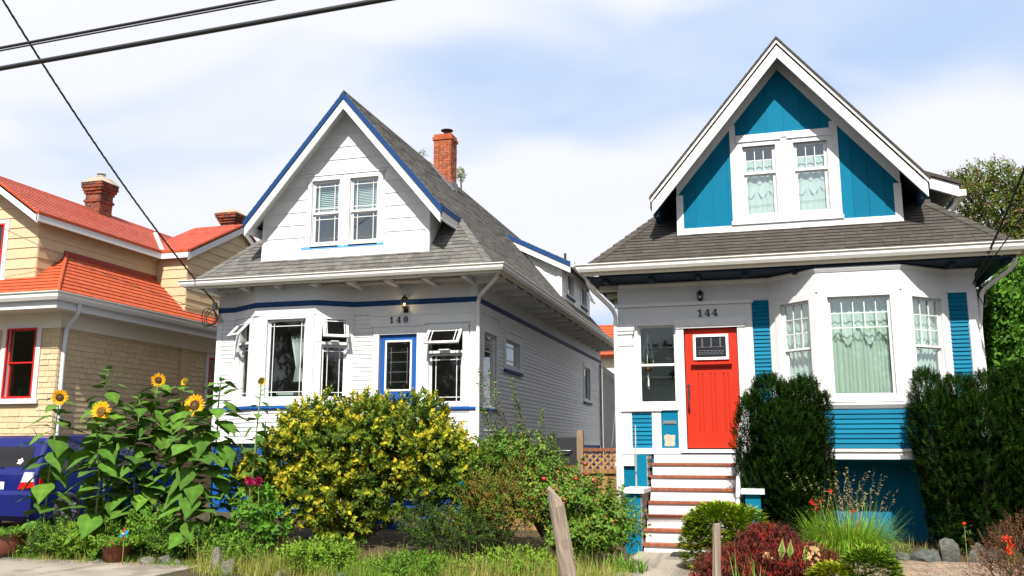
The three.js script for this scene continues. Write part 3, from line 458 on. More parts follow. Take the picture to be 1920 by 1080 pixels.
  for (const [w, [a0, a1], lo, n] of [[ga, g1, 6.5, 14], [gb2, g2, 6.46, 18]]) for (let i = 0; i < n; i++) { const b = mix(lo, 7.07, i / n), f2 = FR(pt(G, a0 + 0.05, b, -0.13), V(1, 0, 0), V(0, 0.75, -0.66)); part(w, 'blind_slat', box(f2, 0, a1 - a0 - 0.1, 0, 0.03, 0, 0.002), M.curtainW); }
  part(gw, 'masking_tape', box(G, -9.18, -7.31, 5.66, 5.715, 0.031, 0.036), M.blueTape);
  // bargeboards with blue edge; the eave of the gable roof
  const barge = (F, y0, y1, n0, n1, m, nm, endCut) => { for (const s of [1, -1]) { const P = [[rx, ry + y1], [rx, ry + y0], [rx + s * (rk + endCut), ry + y0 - sl * (rk + endCut)], [rx + s * (rk + endCut), ry + y1 - sl * (rk + endCut)]]; part(roof, nm, slab(F, s > 0 ? P : P.slice().reverse(), n1, n0, true), m); } };
  const BF = frontF(16.0);
  barge(BF, -0.375, -0.165, -0.04, 0.005, M.white3, 'bargeboard', 0.0);
  barge(BF, -0.163, -0.02, -0.05, 0.03, M.blueDark, 'blue_edge_board', 0.03);
  for (const s of [1, -1]) { const x = rx + s * rk, y = ry - sl * rk; const z0 = -16.05, z1 = -rkd - 0.05; part(roof, 'eave_board', wbox(x - s * 0.03, x + s * 0.012, y - 0.30, y - 0.125, z0, z1), M.white3); part(roof, 'blue_eave_board', wbox(x - s * 0.03, x + s * 0.03, y - 0.122, y - 0.01, z0 + 0.02, z1), M.blueDark); }
  part(roof, 'gable_soffit', [1, -1].map((s) => { const Fs = s > 0 ? FR(V(rx, ry - 0.14, 0), V(0, 0, -1), V(-1, sl, 0)) : FR(V(rx, ry - 0.14, 0), V(0, 0, 1), V(1, sl, 0)); const p = [[16.04, -rk * len], [16.4, -rk * len], [16.4, 0], [16.04, 0]]; return slab(Fs, s > 0 ? p : mir(p).reverse(), 0, -0.02, true); }), M.white2);
  // chimney on the ridge
  const c = chimney(t, -8.03, -7.55, -21.45, -21.0, 8.0, 9.52, M.brick, {});
  part(c, 'chimney_cap', [wbox(-8.06, -7.52, 9.52, 9.6, -21.48, -20.97), wbox(-8.03, -7.55, 9.6, 9.68, -21.45, -21.0)], M.brick[0]);
  part(c, 'flue_cap', [lathe([[0.08, 9.66], [0.08, 9.8], [0.1, 9.8], [0.16, 9.815], [0.165, 9.83], [0.02, 9.88], [0.001, 9.88]], 16).translate(-7.74, 0, -21.2)], M.black);
  part(c, 'flashing', [slab(FR(V(rx, ry + 0.035, 0), V(0, 0, -1), V(-1, sl, 0)), [[20.86, -1.12], [20.99, -1.12], [20.99, -0.05], [20.86, -0.05]], 0.02, -0.02), box(wallF([-7.54, -20.98], [-7.54, -21.5]), 0, 0.5, 8.1, 8.42, 0, 0.02)], M.flash);
  // dormer on the right slope
  const dz0 = 25.6, dx1 = -5.72, DF = frontF(dz0 + 0.15), DS = sideF(dx1), dTop = 8.12, dA = -7.55, dS = 0.5, dy = (x) => dTop - dS * (x - dA);
  const my = (x) => ry - sl * (x - rx);
  const cheek = [[dA + 0.2, my(dA + 0.2) - 0.1], [dx1, my(dx1) - 0.1], [dx1, dy(dx1) - 0.1], [dA + 0.2, dy(dA + 0.2) - 0.1]];
  const dm = part(t, 'dormer', [slab(DF, cheek, 0, -0.12, true), slab(FR(V(0, 0, -30.2), V(1, 0, 0), V(0, 1, 0)), cheek, 0, -0.1, true), holed(DS, [[dz0 + 0.28, my(dx1) - 0.1], [30.2, my(dx1) - 0.1], [30.2, dy(dx1) - 0.1], [dz0 + 0.28, dy(dx1) - 0.1]], [[26.6, 27.5, 6.28, 6.98], [28.75, 29.6, 6.28, 6.98]], 0.1)], M.white2);
  pieces(dm, 'siding_board', [...courses(DF, cheek, 0.1, { h0: 0.018, h1: 0.005 }), ...courses(DS, [[dz0 + 0.2, my(dx1)], [30.2, my(dx1)], [30.2, 7.05], [dz0 + 0.2, 7.05]], 0.1, { h0: 0.018, h1: 0.005, holes: [[26.5, 27.6, 6.1, 7.1], [28.65, 29.7, 6.1, 7.1]] })], wm, t);
  part(dm, 'corner_board', [wbox(dx1 - 0.1, dx1 + 0.03, my(dx1), dy(dx1) - 0.1, -25.7, -25.9)], M.white3);
  { const D2 = FR(V(dA, dTop, 0), V(0, 0, -1), V(-1, dS, 0)), l2 = Math.hypot(1, dS), w = (-5.38 - dA) * l2; part(dm, 'dormer_roof', [slab(D2, [[dz0 - 0.12, -w], [30.5, -w], [30.5, 0.35], [dz0 - 0.12, 0.35]], 0, -0.08, true)], M.grayShingle[1]);
    part(dm, 'dormer_shingle_field', courses(D2, [[dz0 - 0.12, -w], [30.5, -w], [30.5, 0.35], [dz0 - 0.12, 0.35]], 0.14, so2), M.grayShingle[0]).userData.kind = 'stuff';
    const DF2 = frontF(dz0 - 0.1); const bd = (y0, y1, n1, m, nm) => part(dm, nm, slab(DF2, [[dA, dTop + y0], [-5.38, dTop + y0 - dS * (-5.38 - dA)], [-5.38, dTop + y1 - dS * (-5.38 - dA)], [dA, dTop + y1]], n1, -0.03, true), m);
    bd(-0.33, -0.14, 0.0, M.white3, 'bargeboard'); bd(-0.138, -0.004, 0.03, M.blueDark, 'blue_edge_board');
    part(dm, 'dormer_gutter', wbox(-5.37, -5.27, 6.88, 7.03, -25.5, -30.5), M.gutter); part(dm, 'foot_board', slab(frontF(dz0 + 0.13), [[-7.1, my(-7.1) + 0.04], [dx1, my(dx1) + 0.02], [dx1, my(dx1) + 0.16], [-7.1, my(-7.1) + 0.18]], 0.03, 0, true), M.white3);
    for (const o of [[26.6, 27.5, 6.28, 6.98], [28.75, 29.6, 6.28, 6.98]]) { const w2 = windowAt(t, DS, o, { cw: 0.09, ct: 0.05, cb: 0.06, bars: [] }); part(w2, 'sill', box(DS, o[0] - 0.12, o[1] + 0.12, o[2] - 0.12, o[2] - 0.06, 0, 0.06), M.blueDark); if (o[0] > 28) awning(w2, DS, [28.8, 29.55, 6.3, 6.96], 28, [['v', 0.16], ['v', 0.84]]); }
    part(dm, 'vent_pipe', cyl(0.04, 0.35, 8).translate(-5.9, 7.5, -27.2), M.black); }
  // lean-to at the back
  part(t, 'rear_addition', [slab(frontF(30.9), [[-5.43, 0.1], [-4.2, 0.1], [-4.2, 3.5], [-5.43, 4.4]], 0, -3, true)], M.white2);
  part(t, 'rear_bargeboard', [slab(frontF(30.88), [[-5.4, 4.2], [-4.05, 3.2], [-4.05, 3.42], [-5.4, 4.42]], 0.06, 0, true)], M.white3);
  // stoop behind the bushes
  for (let i = 0; i < 7; i++) { part(t, 'stair_tread', wbox(-7.66, -6.5, 1.56 - i * 0.19, 1.60 - i * 0.19, -16.7 + 0.28 * i + 0.06, -16.7 + 0.28 * (i + 1) + 0.08), M.tread); part(t, 'stair_riser', wbox(-7.66, -6.5, 1.42 - i * 0.19, 1.555 - i * 0.19, -16.7 + 0.28 * i + 0.2, -16.7 + 0.28 * (i + 1) + 0.03), M.white2); }
  for (const x of [-7.8, -6.46]) { const sw = part(t, 'stair_side', wbox(x, x + 0.1, 0.1, 1.0, -15.2, -14.5), M.blue); for (let k = 0; k < 9; k++) part(sw, 'slat', wbox(x + 0.1, x + 0.5, 0.25 + k * 0.085, 0.31 + k * 0.085, -14.53, -14.5), M.blue); part(sw, 'post', wbox(x - 0.03, x + 0.13, 0.1, 1.12, -14.56, -14.4), M.blue); }
}
// =====================================================================
// teal house with red door, number 144
// =====================================================================
{
  const t = thing('teal_house', 'teal and white house with red front door, bay window and brown roof, number 144', 'house', [0.44, 0, -15.6]);
  const D = 15.6, X0 = -2.42, X1 = 3.30, ZB = -27, F = frontF(D), S = sideF(X1), top = 4.46, fl = 1.56;
  const bp = [[0.13, -15.6], [0.87, -14.95], [2.11, -14.95], [2.88, -15.6]];
  const FL = wallF(bp[0], bp[1]), FC = wallF(bp[1], bp[2]), FT = wallF(bp[2], bp[3]), lL = Math.hypot(0.74, 0.65), lT = Math.hypot(0.77, 0.65);
  const oC = [0.15, 1.08, 2.41, 3.97], oL = [0.25, 0.84, 2.41, 3.95], oT = [0.21, 0.86, 2.41, 3.95], oD = [-1.31, -0.41, 1.58, 3.63], oP = [-2.10, -1.44, 2.36, 3.70];
  const bb = 1.43;
  const wall = part(t, 'wall', [
    holed(F, [[X0, fl], [0.13, fl], [0.13, top], [X0, top]], [oD, oP], 0.14), holed(F, [[2.88, 0.1], [X1, 0.1], [X1, top], [2.88, top]], [], 0.14),
    holed(FL, [[0, bb], [lL, bb], [lL, top], [0, top]], [oL], 0.12), holed(FC, [[0, bb], [1.24, bb], [1.24, top], [0, top]], [oC], 0.12), holed(FT, [[0, bb], [lT, bb], [lT, top], [0, top]], [oT], 0.12),
    wbox(X1 - 0.14, X1 - 0.001, 0.1, top, -15.741, ZB), wbox(X0 + 0.001, X0 + 0.14, 0.1, top, -15.741, ZB), wbox(X0 + 0.141, X1 - 0.141, 0.1, top, ZB, ZB + 0.14)], M.white);
  part(t, 'foundation', [wbox(X0 + 0.02, 2.88, 0, fl - 0.02, -15.62, -15.76), slab(FR(V(0, bb - 0.03, 0), V(1, 0, 0), V(0, 0, -1)), [[0.2, 15.61], [0.89, 14.99], [2.09, 14.99], [2.8, 15.61]], 0.028, 0, true)], M.teal);
  part(t, 'room_floor', wbox(X0 + 0.15, X1 - 0.15, fl - 0.1, fl - 0.02, -15.77, ZB + 0.15), M.floorIn);
  part(t, 'room_wall', [wbox(-0.2, -0.12, fl, 4.4, -15.76, -18.5), wbox(-0.12, X1 - 0.15, fl, 4.4, -18.5, -18.42)], M.interior);
  part(t, 'ceiling', [wbox(X0 + 0.15, X1 - 0.15, 4.40, 4.44, -15.75, ZB + 0.15)], M.interior);
  const tm = [M.teal, M.teal2, M.teal3], ex = 0.066, cl = { h0: 0.026, h1: 0.004 };
  pieces(wall, 'siding_board', [
    ...courses(F, [[-0.15, fl], [0.125, fl], [0.125, 4.07], [-0.15, 4.07]], ex, cl), ...courses(F, [[2.89, 1.4], [3.17, 1.4], [3.17, 4.07], [2.89, 4.07]], ex, cl), ...courses(F, [[-2.23, 1.6], [-1.89, 1.6], [-1.89, 2.2], [-2.23, 2.2]], 0.072, cl),
    ...courses(FL, [[0.02, 1.60], [lL, 1.60], [lL, 2.2], [0.02, 2.2]], 0.075, cl), ...courses(FC, [[0, 1.60], [1.24, 1.60], [1.24, 2.2], [0, 2.2]], 0.075, cl), ...courses(FT, [[0, 1.60], [lT - 0.02, 1.60], [lT - 0.02, 2.2], [0, 2.2]], 0.075, cl)], tm, t);
  pieces(wall, 'siding_board', courses(S, [[15.75, 0.4], [27, 0.4], [27, 4.1], [15.75, 4.1]], 0.13, cl), tm, t);
  const path = [[X0, -15.6], ...bp, [X1, -15.6], [X1, ZB]];
  // bay and corner trim
  part(wall, 'frieze_board', [sweep(bandProf(0.02, 0.34), path.slice(1), 4.055)], M.white3);
  part(wall, 'crown_moulding', [sweep([[-0.004, 0], [0.03, 0], [0.06, 0.05], [0.06, 0.065], [-0.004, 0.07]], path, 4.37)], M.white3);
  part(wall, 'frieze_board', box(F, X0 - 0.02, 0.129, 4.09, 4.37, -0.01, 0.021), M.white2);
  part(wall, 'moulding', box(F, X0 - 0.07, -0.13, 4.03, 4.088, -0.01, 0.075), M.white3);
  part(wall, 'number_board', box(F, X0 - 0.02, -0.16, 3.74, 4.028, -0.01, 0.03), M.white2);
  part(wall, 'corner_board', [box(F, 3.18, X1 + 0.025, 0.1, 4.054, -0.01, 0.025), box(F, 2.83, 2.9, 2.21, 4.05, -0.01, 0.02)], M.white3);
  part(wall, 'bay_sill', sweep([[-0.004, 0], [0.02, 0], [0.06, 0.06], [0.06, 0.085], [-0.004, 0.1]], bp, 2.20), M.white3);
  part(wall, 'bay_apron', sweep([[-0.004, 0], [0.022, 0], [0.022, 0.1], [0.05, 0.115], [0.05, 0.14], [-0.004, 0.165]], bp, 1.43), M.white3);
  for (const [f, l, o] of [[FL, lL, oL], [FC, 1.24, oC], [FT, lT, oT]]) part(wall, 'bay_casing', [box(f, 0.012, o[0] - 0.1, 2.3, 4.054, -0.01, 0.016), box(f, o[1] + 0.1, l - 0.012, 2.3, 4.054, -0.01, 0.016)], M.white3);
  // porch corner: pilaster, casings, panels
  part(wall, 'pilaster', [box(F, -2.42, -2.19, 2.36, 3.74, -0.01, 0.05), box(F, -2.46, -2.15, 3.62, 3.739, 0, 0.085), box(F, -2.44, -2.17, 3.56, 3.62, 0, 0.07), box(F, -2.43, -2.18, 3.36, 3.40, 0, 0.065), wbox(-2.455, -2.42, 2.36, 3.7, -15.56, -15.8)], M.white3);
  part(wall, 'lower_casing', [box(F, -2.42, -2.235, fl, 2.22, -0.01, 0.03), box(F, -1.89, -1.735, fl, 2.22, -0.01, 0.03), box(F, -1.445, -1.42, fl, 2.22, -0.01, 0.026), box(F, -2.45, -1.72, 2.221, 2.355, -0.01, 0.06), box(F, -1.72, -1.42, 2.235, 2.355, -0.01, 0.045), box(F, -2.45, -1.4, 1.50, 1.598, -0.01, 0.05), box(F, -2.42, -2.1, 1.30, 1.499, -0.01, 0.04)], M.white3);
  const mail = part(t, 'mail_panel', box(F, -1.734, -1.446, 1.599, 2.234, -0.01, 0.01), M.teal);
  part(mail, 'mail_slot', [box(F, -1.70, -1.48, 2.0, 2.06, 0.01, 0.022), box(F, -1.68, -1.5, 2.012, 2.048, 0.022, 0.03)], M.metal);
  { const pl = []; for (let i = 0; i < 18; i++) { const a = (i / 18) * 6.283, c = Math.cos(a), s = Math.sin(a), r = rr(0.9, 1.1) / Math.max(Math.abs(c), Math.abs(s)); pl.push([-1.60 + c * r * 0.088, 1.725 + s * r * 0.1]); } part(mail, 'bare_patch', slab(F, pl, 0.0125, 0.0), std([0.62, 0.55, 0.45], { map: T.grit, roughness: 0.9 })); }
  // porch glass with shelf room behind
  const pw = windowAt(t, F, oP, { cw: 0.06, ct: 0.05, cb: 0.0, sw: 0.03, bars: [[['h', 0.5]]] });
  part(pw, 'transom_bar', box(F, oP[0] + 0.02, oP[1] - 0.02, 3.0, 3.04, -0.06, -0.03), M.white3);
  { const PB = frontF(16.75); const back = part(t, 'porch_wall', [wbox(X0 + 0.15, -1.36, fl, 4.38, -16.77, -16.9), wbox(-1.42, -1.36, fl, 4.38, -15.75, -16.76)], M.white2);
    pieces(back, 'siding_board', courses(FR(V(0, 0, -16.769), V(1, 0, 0), V(0, 1, 0)), [[X0 + 0.15, fl], [-1.43, fl], [-1.43, 4.38], [X0 + 0.15, 4.38]], 0.15, cl), [M.white2], t);
    for (const y of [3.4, 2.86]) part(t, 'shelf', wbox(X0 + 0.3, -1.43, y, y + 0.03, -16.5, -16.74), M.white2); }
  // red door
  const dr = part(t, 'door', [box(F, -1.30, -0.42, 1.60, 3.62, -0.09, -0.055), box(F, -1.30, -1.092, 1.60, 3.62, -0.055, -0.03), box(F, -0.586, -0.42, 1.60, 3.62, -0.055, -0.03), box(F, -0.64, -0.598, 1.861, 2.859, -0.055, -0.031), box(F, -1.092, -0.586, 3.5, 3.62, -0.055, -0.0305), box(F, -1.092, -0.586, 2.86, 3.05, -0.055, -0.0305), box(F, -1.092, -0.586, 1.60, 1.86, -0.055, -0.0305), ...[[-1.079, -1.026], [-1.014, -0.886], [-0.874, -0.821], [-0.809, -0.672], [-0.66, -0.641]].map(([a, b]) => box(F, a, b, 1.861, 2.859, -0.055, -0.031))], M.red);
  part(dr, 'ledge', [box(F, -1.20, -0.52, 3.0, 3.035, -0.03, 0.045), box(F, -1.18, -0.54, 2.97, 2.999, -0.03, 0.02)], M.red);
  part(dr, 'glass_frame', ringBoxes(F, -1.155, -0.565, 3.085, 3.52, 0.042, -0.03, -0.006), M.whitePlastic);
  part(dr, 'door_glass', box(F, -1.115, -0.605, 3.125, 3.48, -0.03, -0.024), std([0.012, 0.013, 0.014], { roughness: 0.12 }));
  part(dr, 'leading', [...[0.2, 0.225, 0.5, 0.525, 0.8, 0.825].map((f) => box(F, mix(-1.11, -0.61, f), mix(-1.11, -0.61, f) + 0.006, 3.3, 3.46, -0.024, -0.021)), ...[3.3, 3.24, 3.18].map((b) => box(F, -1.08, -0.64, b, b + 0.005, -0.0245, -0.0215)), ...Array.from({ length: 14 }, (_, i) => box(F, -1.07 + i * 0.031, -1.055 + i * 0.031, 3.2 + (i % 2) * 0.012, 3.212 + (i % 2) * 0.012, -0.024, -0.02))], std([0.3, 0.3, 0.3], { metalness: 0.8, roughness: 0.4 }));
  part(dr, 'handle', [box(F, -1.275, -1.235, 2.45, 2.60, -0.03, -0.005), box(F, -1.268, -1.242, 2.2, 2.24, -0.03, -0.005), tube([pt(F, -1.255, 2.23, -0.01), pt(F, -1.255, 2.27, 0.045), pt(F, -1.255, 2.42, 0.045), pt(F, -1.255, 2.5, 0)], 0.013, 0.013, 6, 3)], M.black);
  part(dr, 'lock', cyl(0.026, 0.02, 12).rotateX(Math.PI / 2).translate(-1.255, 2.66, -15.62), M.chrome);
  part(t, 'door_casing', [box(F, -1.42, -1.31, 1.58, 3.66, -0.1, 0.03), box(F, -0.41, -0.32, 1.58, 3.66, -0.1, 0.03), box(F, -0.319, -0.155, 1.2, 3.74, -0.01, 0.026), box(F, -1.31, -0.41, 3.63, 3.66, -0.1, 0.028), box(F, -1.46, -0.26, 3.661, 3.79, 0, 0.06), box(F, -1.44, -0.28, 3.63, 3.66, 0.03, 0.05), box(F, -1.42, -0.25, 1.52, 1.579, -0.1, 0.08)], M.white3);
  for (const [i, c] of [...'144'].entries()) part(t, 'house_number', numberGeo(c, FR(V(0, 0, -15.568), V(1, 0, 0), V(0, 1, 0)), -1.065 + i * 0.125, 3.825, 0.125), M.black);
  { const lx = -1.0, lz = -15.50; const l = part(t, 'porch_lamp', [wbox(lx - 0.03, lx + 0.03, 4.1, 4.22, -15.578, -15.555), lathe([[0.001, 4.085], [0.035, 4.1], [0.04, 4.12]], 6).translate(lx, 0, lz), lathe([[0.065, 4.225], [0.05, 4.245], [0.02, 4.265], [0.001, 4.29]], 6).translate(lx, 0, lz), ...Array.from({ length: 6 }, (_, i) => { const a = i * 1.0472; return tube([V(lx + 0.042 * Math.cos(a), 4.11, lz + 0.042 * Math.sin(a)), V(lx + 0.055 * Math.cos(a), 4.23, lz + 0.055 * Math.sin(a))], 0.006, 0.006, 4); })], M.black); part(l, 'bulb', new THREE.SphereGeometry(0.025, 10, 8).translate(lx, 4.16, lz), M.whitePlastic); }
  // bay windows with sheer curtains
  const third = [['v', 1 / 3], ['v', 2 / 3], ['h', 1 / 3], ['h', 2 / 3]];
  const wc = windowAt(t, FC, oC, { cw: 0.1, ct: 0.075, cb: 0.105, sw: 0.03, glass: M.glass2, bars: [[['v', 0.2, 0.69], ['v', 0.4, 0.69], ['v', 0.6, 0.69], ['v', 0.8, 0.69], ['h', 0.69], ['h', 0.845]]] });
  const wl = windowAt(t, FL, oL, { cw: 0.1, ct: 0.1, cb: 0.105, hung: true, mid: 0.49, bars: [third, []], sw: 0.035, glass: M.glass2 }), wr = windowAt(t, FT, oT, { cw: 0.1, ct: 0.1, cb: 0.105, hung: true, mid: 0.49, bars: [third, []], sw: 0.035, glass: M.glass2 });
  part(wc, 'curtain', [pleats(FC, 0.14, 0.62, 2.40, 3.68, -0.19, 0.022, 7, null), pleats(FC, 0.61, 1.09, 2.40, 3.68, -0.20, 0.022, 8, null)], M.curtain);
  part(wc, 'valance', [pleats(FC, 0.14, 1.09, 3.3, 3.96, -0.155, 0.015, 9, (a) => 3.34 + 0.11 * Math.cos(a * 21) + 0.05 * Math.sin(a * 13))], M.curtain);
  part(wl, 'curtain', [pleats(FL, 0.24, 0.85, 2.40, 3.5, -0.17, 0.02, 7, null)], M.curtain); part(wl, 'valance', [pleats(FL, 0.24, 0.85, 3.2, 3.9, -0.145, 0.012, 7, (a) => 3.22 + 0.09 * Math.cos(a * 18))], M.curtain);
  part(wr, 'curtain', [pleats(FT, 0.20, 0.87, 2.40, 3.6, -0.17, 0.02, 7, null)], M.curtain); part(wr, 'valance', [pleats(FT, 0.20, 0.87, 3.2, 3.9, -0.145, 0.012, 7, (a) => 3.22 + 0.09 * Math.cos(a * 18))], M.curtain);
  // eaves
  const e0 = -2.88, e1 = 3.80, ez = -14.88;
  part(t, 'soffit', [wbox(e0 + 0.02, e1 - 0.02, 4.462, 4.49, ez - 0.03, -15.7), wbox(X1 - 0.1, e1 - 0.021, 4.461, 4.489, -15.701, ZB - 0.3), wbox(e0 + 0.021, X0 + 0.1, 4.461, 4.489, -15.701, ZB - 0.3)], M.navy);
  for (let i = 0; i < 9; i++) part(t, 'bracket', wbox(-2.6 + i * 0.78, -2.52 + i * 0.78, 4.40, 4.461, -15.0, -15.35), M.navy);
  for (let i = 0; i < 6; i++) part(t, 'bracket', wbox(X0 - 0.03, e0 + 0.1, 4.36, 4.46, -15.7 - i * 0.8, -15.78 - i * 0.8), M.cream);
  part(t, 'fascia', sweep(bandProf(0.03, 0.16), [[e0, ZB - 0.3], [e0, ez], [e1, ez], [e1, ZB - 0.3]], 4.50), M.cream);
  part(t, 'gutter', sweep(gutterProf, [[e0 - 0.03, ZB - 0.3], [e0 - 0.03, ez + 0.03], [e1 + 0.03, ez + 0.03], [e1 + 0.03, ZB - 0.3]], 4.615), M.gutter);
  part(t, 'downspout', tube([V(-2.86, 4.55, -14.98), V(-2.86, 4.42, -15.0), V(-2.80, 4.3, -15.05), V(-2.56, 4.05, -15.4), V(-2.48, 3.9, -15.52), V(-2.48, 3.7, -15.53), V(-2.48, 0.4, -15.53)], 0.037, 0.037, 8, 2), M.gutter);
  part(t, 'downspout', tube([V(3.78, 4.5, -15.0), V(3.76, 4.36, -15.05), V(3.45, 4.1, -15.5), V(3.38, 3.95, -15.62), V(3.38, 0.4, -15.62)], 0.037, 0.037, 8, 2), M.gutter);
  // roof
  const rx = 0.47, ry = 8.63, sl = 1.2, len = Math.hypot(1, sl), hx = 3.29, ey = ry - sl * hx, zr = -15.25, zB = ZB - 0.3, rk = 2.24, ks = 0.73;
  const RF = FR(V(rx, ry, 0), V(0, 0, -1), V(-1, sl, 0)), LF = FR(V(rx, ry, 0), V(0, 0, 1), V(1, sl, 0)), skz = -14.86, SK = FR(V(0, ey, skz), V(1, 0, 0), V(0, ks, -1)), skl = Math.hypot(1, ks);
  const hipA = (h) => (ry - sl * h - ey) / ks, rkd = -skz + hipA(rk), mir = (p) => p.map(([a, b]) => [-a, b]);
  const up = [[-zr, -rk * len], [-zB, -rk * len], [-zB, 0], [-zr, 0]], lo = [[-skz, -hx * len], [-zB, -hx * len], [-zB, -rk * len], [rkd, -rk * len]];
  const skP = [[rx - hx, 0], [rx + hx, 0], [rx + rk, hipA(rk) * skl], [rx - rk, hipA(rk) * skl]];
  const roof = part(t, 'roof', [slab(RF, up, 0, -0.1, true), slab(RF, lo, 0, -0.08, true), slab(LF, mir(up).reverse(), 0, -0.1, true), slab(LF, mir(lo).reverse(), 0, -0.08, true), slab(SK, skP, 0, -0.07, true)], M.brownShingle[1]);
  const so = { tab: 0.27, h0: 0.015, h1: 0.002, gap: 0.004, jit: 0.006 };
  pieces(roof, 'shingle', courses(SK, skP, 0.128, so), M.brownShingle, t);
  pieces(roof, 'shingle', [...courses(RF, up, 0.14, { ...so, tab: 0.6 }), ...courses(RF, lo, 0.14, { ...so, tab: 0.6 }), ...courses(LF, mir(up), 0.14, { ...so, tab: 0.6 }), ...courses(LF, mir(lo), 0.14, { ...so, tab: 0.6 })], M.brownShingle, t);
  for (const s of [1, -1]) hipCaps(t, roof, V(rx + s * rk, ry - sl * rk, -rkd), V(rx + s * hx, ey, skz), V(-s * 0.14, 0, 0), V(0, 0, -0.14), 12, M.brownShingle);
  // gable wall
  const G = frontF(15.75), gx0 = -1.35, gx1 = 2.34, gb = 5.30, gy = (x) => ry - 0.12 - sl * Math.abs(x - rx);
  const o1 = [-0.19, 0.37, 5.60, 6.85], o2 = [0.67, 1.23, 5.60, 6.85];
  const gw = part(t, 'gable_wall', [holed(G, [[gx0, gb - 0.1], [gx1, gb - 0.1], [gx1, gy(gx1)], [rx, gy(rx)], [gx0, gy(gx0)]], [o1, o2], 0.12), wbox(gx1 - 0.12, gx1 - 0.001, gb - 0.1, gy(gx1) - 0.02, -15.871, -17.4), wbox(gx0 + 0.001, gx0 + 0.12, gb - 0.1, gy(gx0) - 0.02, -15.871, -17.4)], M.teal);
  part(t, 'rear_gable_wall', holed(FR(V(0, 0, ZB), V(-1, 0, 0), V(0, 1, 0)), [[-rx - 2.9, 4.9], [-rx, ry - 0.2], [-rx + 2.9, 4.9]].reverse(), [], 0.12), M.teal2);
  const GV = FR(V(0, 0, -15.749), V(0, 1, 0), V(-1, 0, 0));           // a = y, b = -x: upright boards
  const up2 = (p) => p.map(([x, y]) => [y, -x]);
  const boards = [];
  for (const P of [[[-1.26, 5.42], [-0.39, 5.42], [-0.39, gy(-0.39) - 0.06], [-1.26, gy(-1.26) - 0.06]], [[1.40, 5.42], [2.27, 5.42], [2.27, gy(2.27) - 0.06], [1.40, gy(1.40) - 0.06]], [[-0.31, 7.02], [1.29, 7.02], [rx + 0.82, gy(rx + 0.82) - 0.06], [rx, gy(rx) - 0.06], [rx - 0.82, gy(rx - 0.82) - 0.06]]]) {
    const xs = P.map((p) => p[0]); let x = Math.min(...xs) - R() * 0.1;
    while (x < Math.max(...xs)) { const w = rr(0.24, 0.32), q = clipPoly([[x + 0.003, 5], [x + w - 0.003, 5], [x + w - 0.003, 9], [x + 0.003, 9]], area(P) > 0 ? P : P.slice().reverse()); if (q.length > 2) boards.push(slab(G, q, rr(0.010, 0.016), 0)); x += w; }
  }
  pieces(gw, 'gable_board', boards, tm, t);
  part(gw, 'attic_room', [slab(frontF(18), [[gx0 + 0.15, 5.2], [gx1 - 0.15, 5.2], [gx1 - 0.15, gy(gx1) - 0.1], [rx, gy(rx) - 0.15], [gx0 + 0.15, gy(gx0) - 0.1]], 0.1, 0, true), wbox(gx0 + 0.15, gx1 - 0.15, 5.1, 5.19, -15.9, -17.9)], M.interior);
  const rake = (x0, x1, o0, o1) => [[x0, gy(x0) - o1], [x1, gy(x1) - o1], [x1, gy(x1) - o0], [x0, gy(x0) - o0]];
  part(gw, 'gable_trim', [slab(G, rake(gx0 - 0.01, rx, 0.02, 0.28), 0.03, 0, true), slab(G, rake(rx, gx1 + 0.01, 0.02, 0.28), 0.03, 0, true), box(G, gx0 - 0.02, gx1 + 0.02, gb - 0.06, 5.43, 0, 0.034), box(G, gx0 - 0.02, gx0 + 0.1, 5.431, gy(gx0) - 0.28, 0, 0.028), box(G, gx1 - 0.1, gx1 + 0.02, 5.431, gy(gx1) - 0.28, 0, 0.028), box(G, -0.40, -0.30, 5.431, gy(-0.40) - 0.2, 0, 0.026), box(G, 1.28, 1.41, 5.431, gy(1.41) - 0.2, 0, 0.026), box(G, -0.299, 1.279, 6.97, 7.06, 0, 0.045), box(G, 0.47, 0.57, 5.5, 6.969, 0, 0.028), box(G, -0.299, -0.29, 5.5, 6.969, 0, 0.024), box(G, -0.42, 1.43, 5.435, 5.5, 0.034, 0.06)], M.white3);
  const six = [['v', 1 / 3], ['v', 2 / 3], ['h', 0.5]];
  for (const o of [o1, o2]) { const w = windowAt(t, G, o, { cw: 0.1, ct: 0.115, cb: 0.1, hung: true, mid: 0.6, sw: 0.045, bars: [six, []], proud: 0.03, glass: M.glass2 }); part(w, 'curtain', pleats(G, o[0], o[1], 5.6, 6.15, -0.16, 0.012, 6, null), M.curtainW); part(w, 'valance', pleats(G, o[0], o[1], 5.9, 6.62, -0.145, 0.01, 5, (a) => 6.0 + 0.06 * Math.cos((a - o[0]) * 30)), M.curtainW); part(w, 'valance', pleats(G, o[0], o[1], 5.9, 6.62, -0.135, 0.01, 5, (a) => 6.24 + 0.06 * Math.cos((a - o[0]) * 33 + 0.4)), M.curtainW); part(w, 'head_drip', box(G, o[0] - 0.1, o[1] + 0.1, 6.93, 6.968, 0.034, 0.055), M.white3); }
  const BF = frontF(15.25), barge = (y0, y1, n0, n1, m, nm, cut) => { for (const s of [1, -1]) { const e = rk + cut, P = [[rx, ry + y1], [rx, ry + y0], [rx + s * e, ry + y0 - sl * e], [rx + s * e, ry + y1 - sl * e]]; part(roof, nm, slab(BF, s > 0 ? P : P.slice().reverse(), n1, n0, true), m); } };
  barge(-0.375, -0.12, -0.05, 0.0, M.white3, 'bargeboard', -0.02); barge(-0.118, -0.05, -0.05, 0.03, M.gutter, 'rake_moulding', 0.0); barge(-0.048, -0.004, -0.05, 0.05, M.brownShingle[3], 'rake_edge', 0.02);
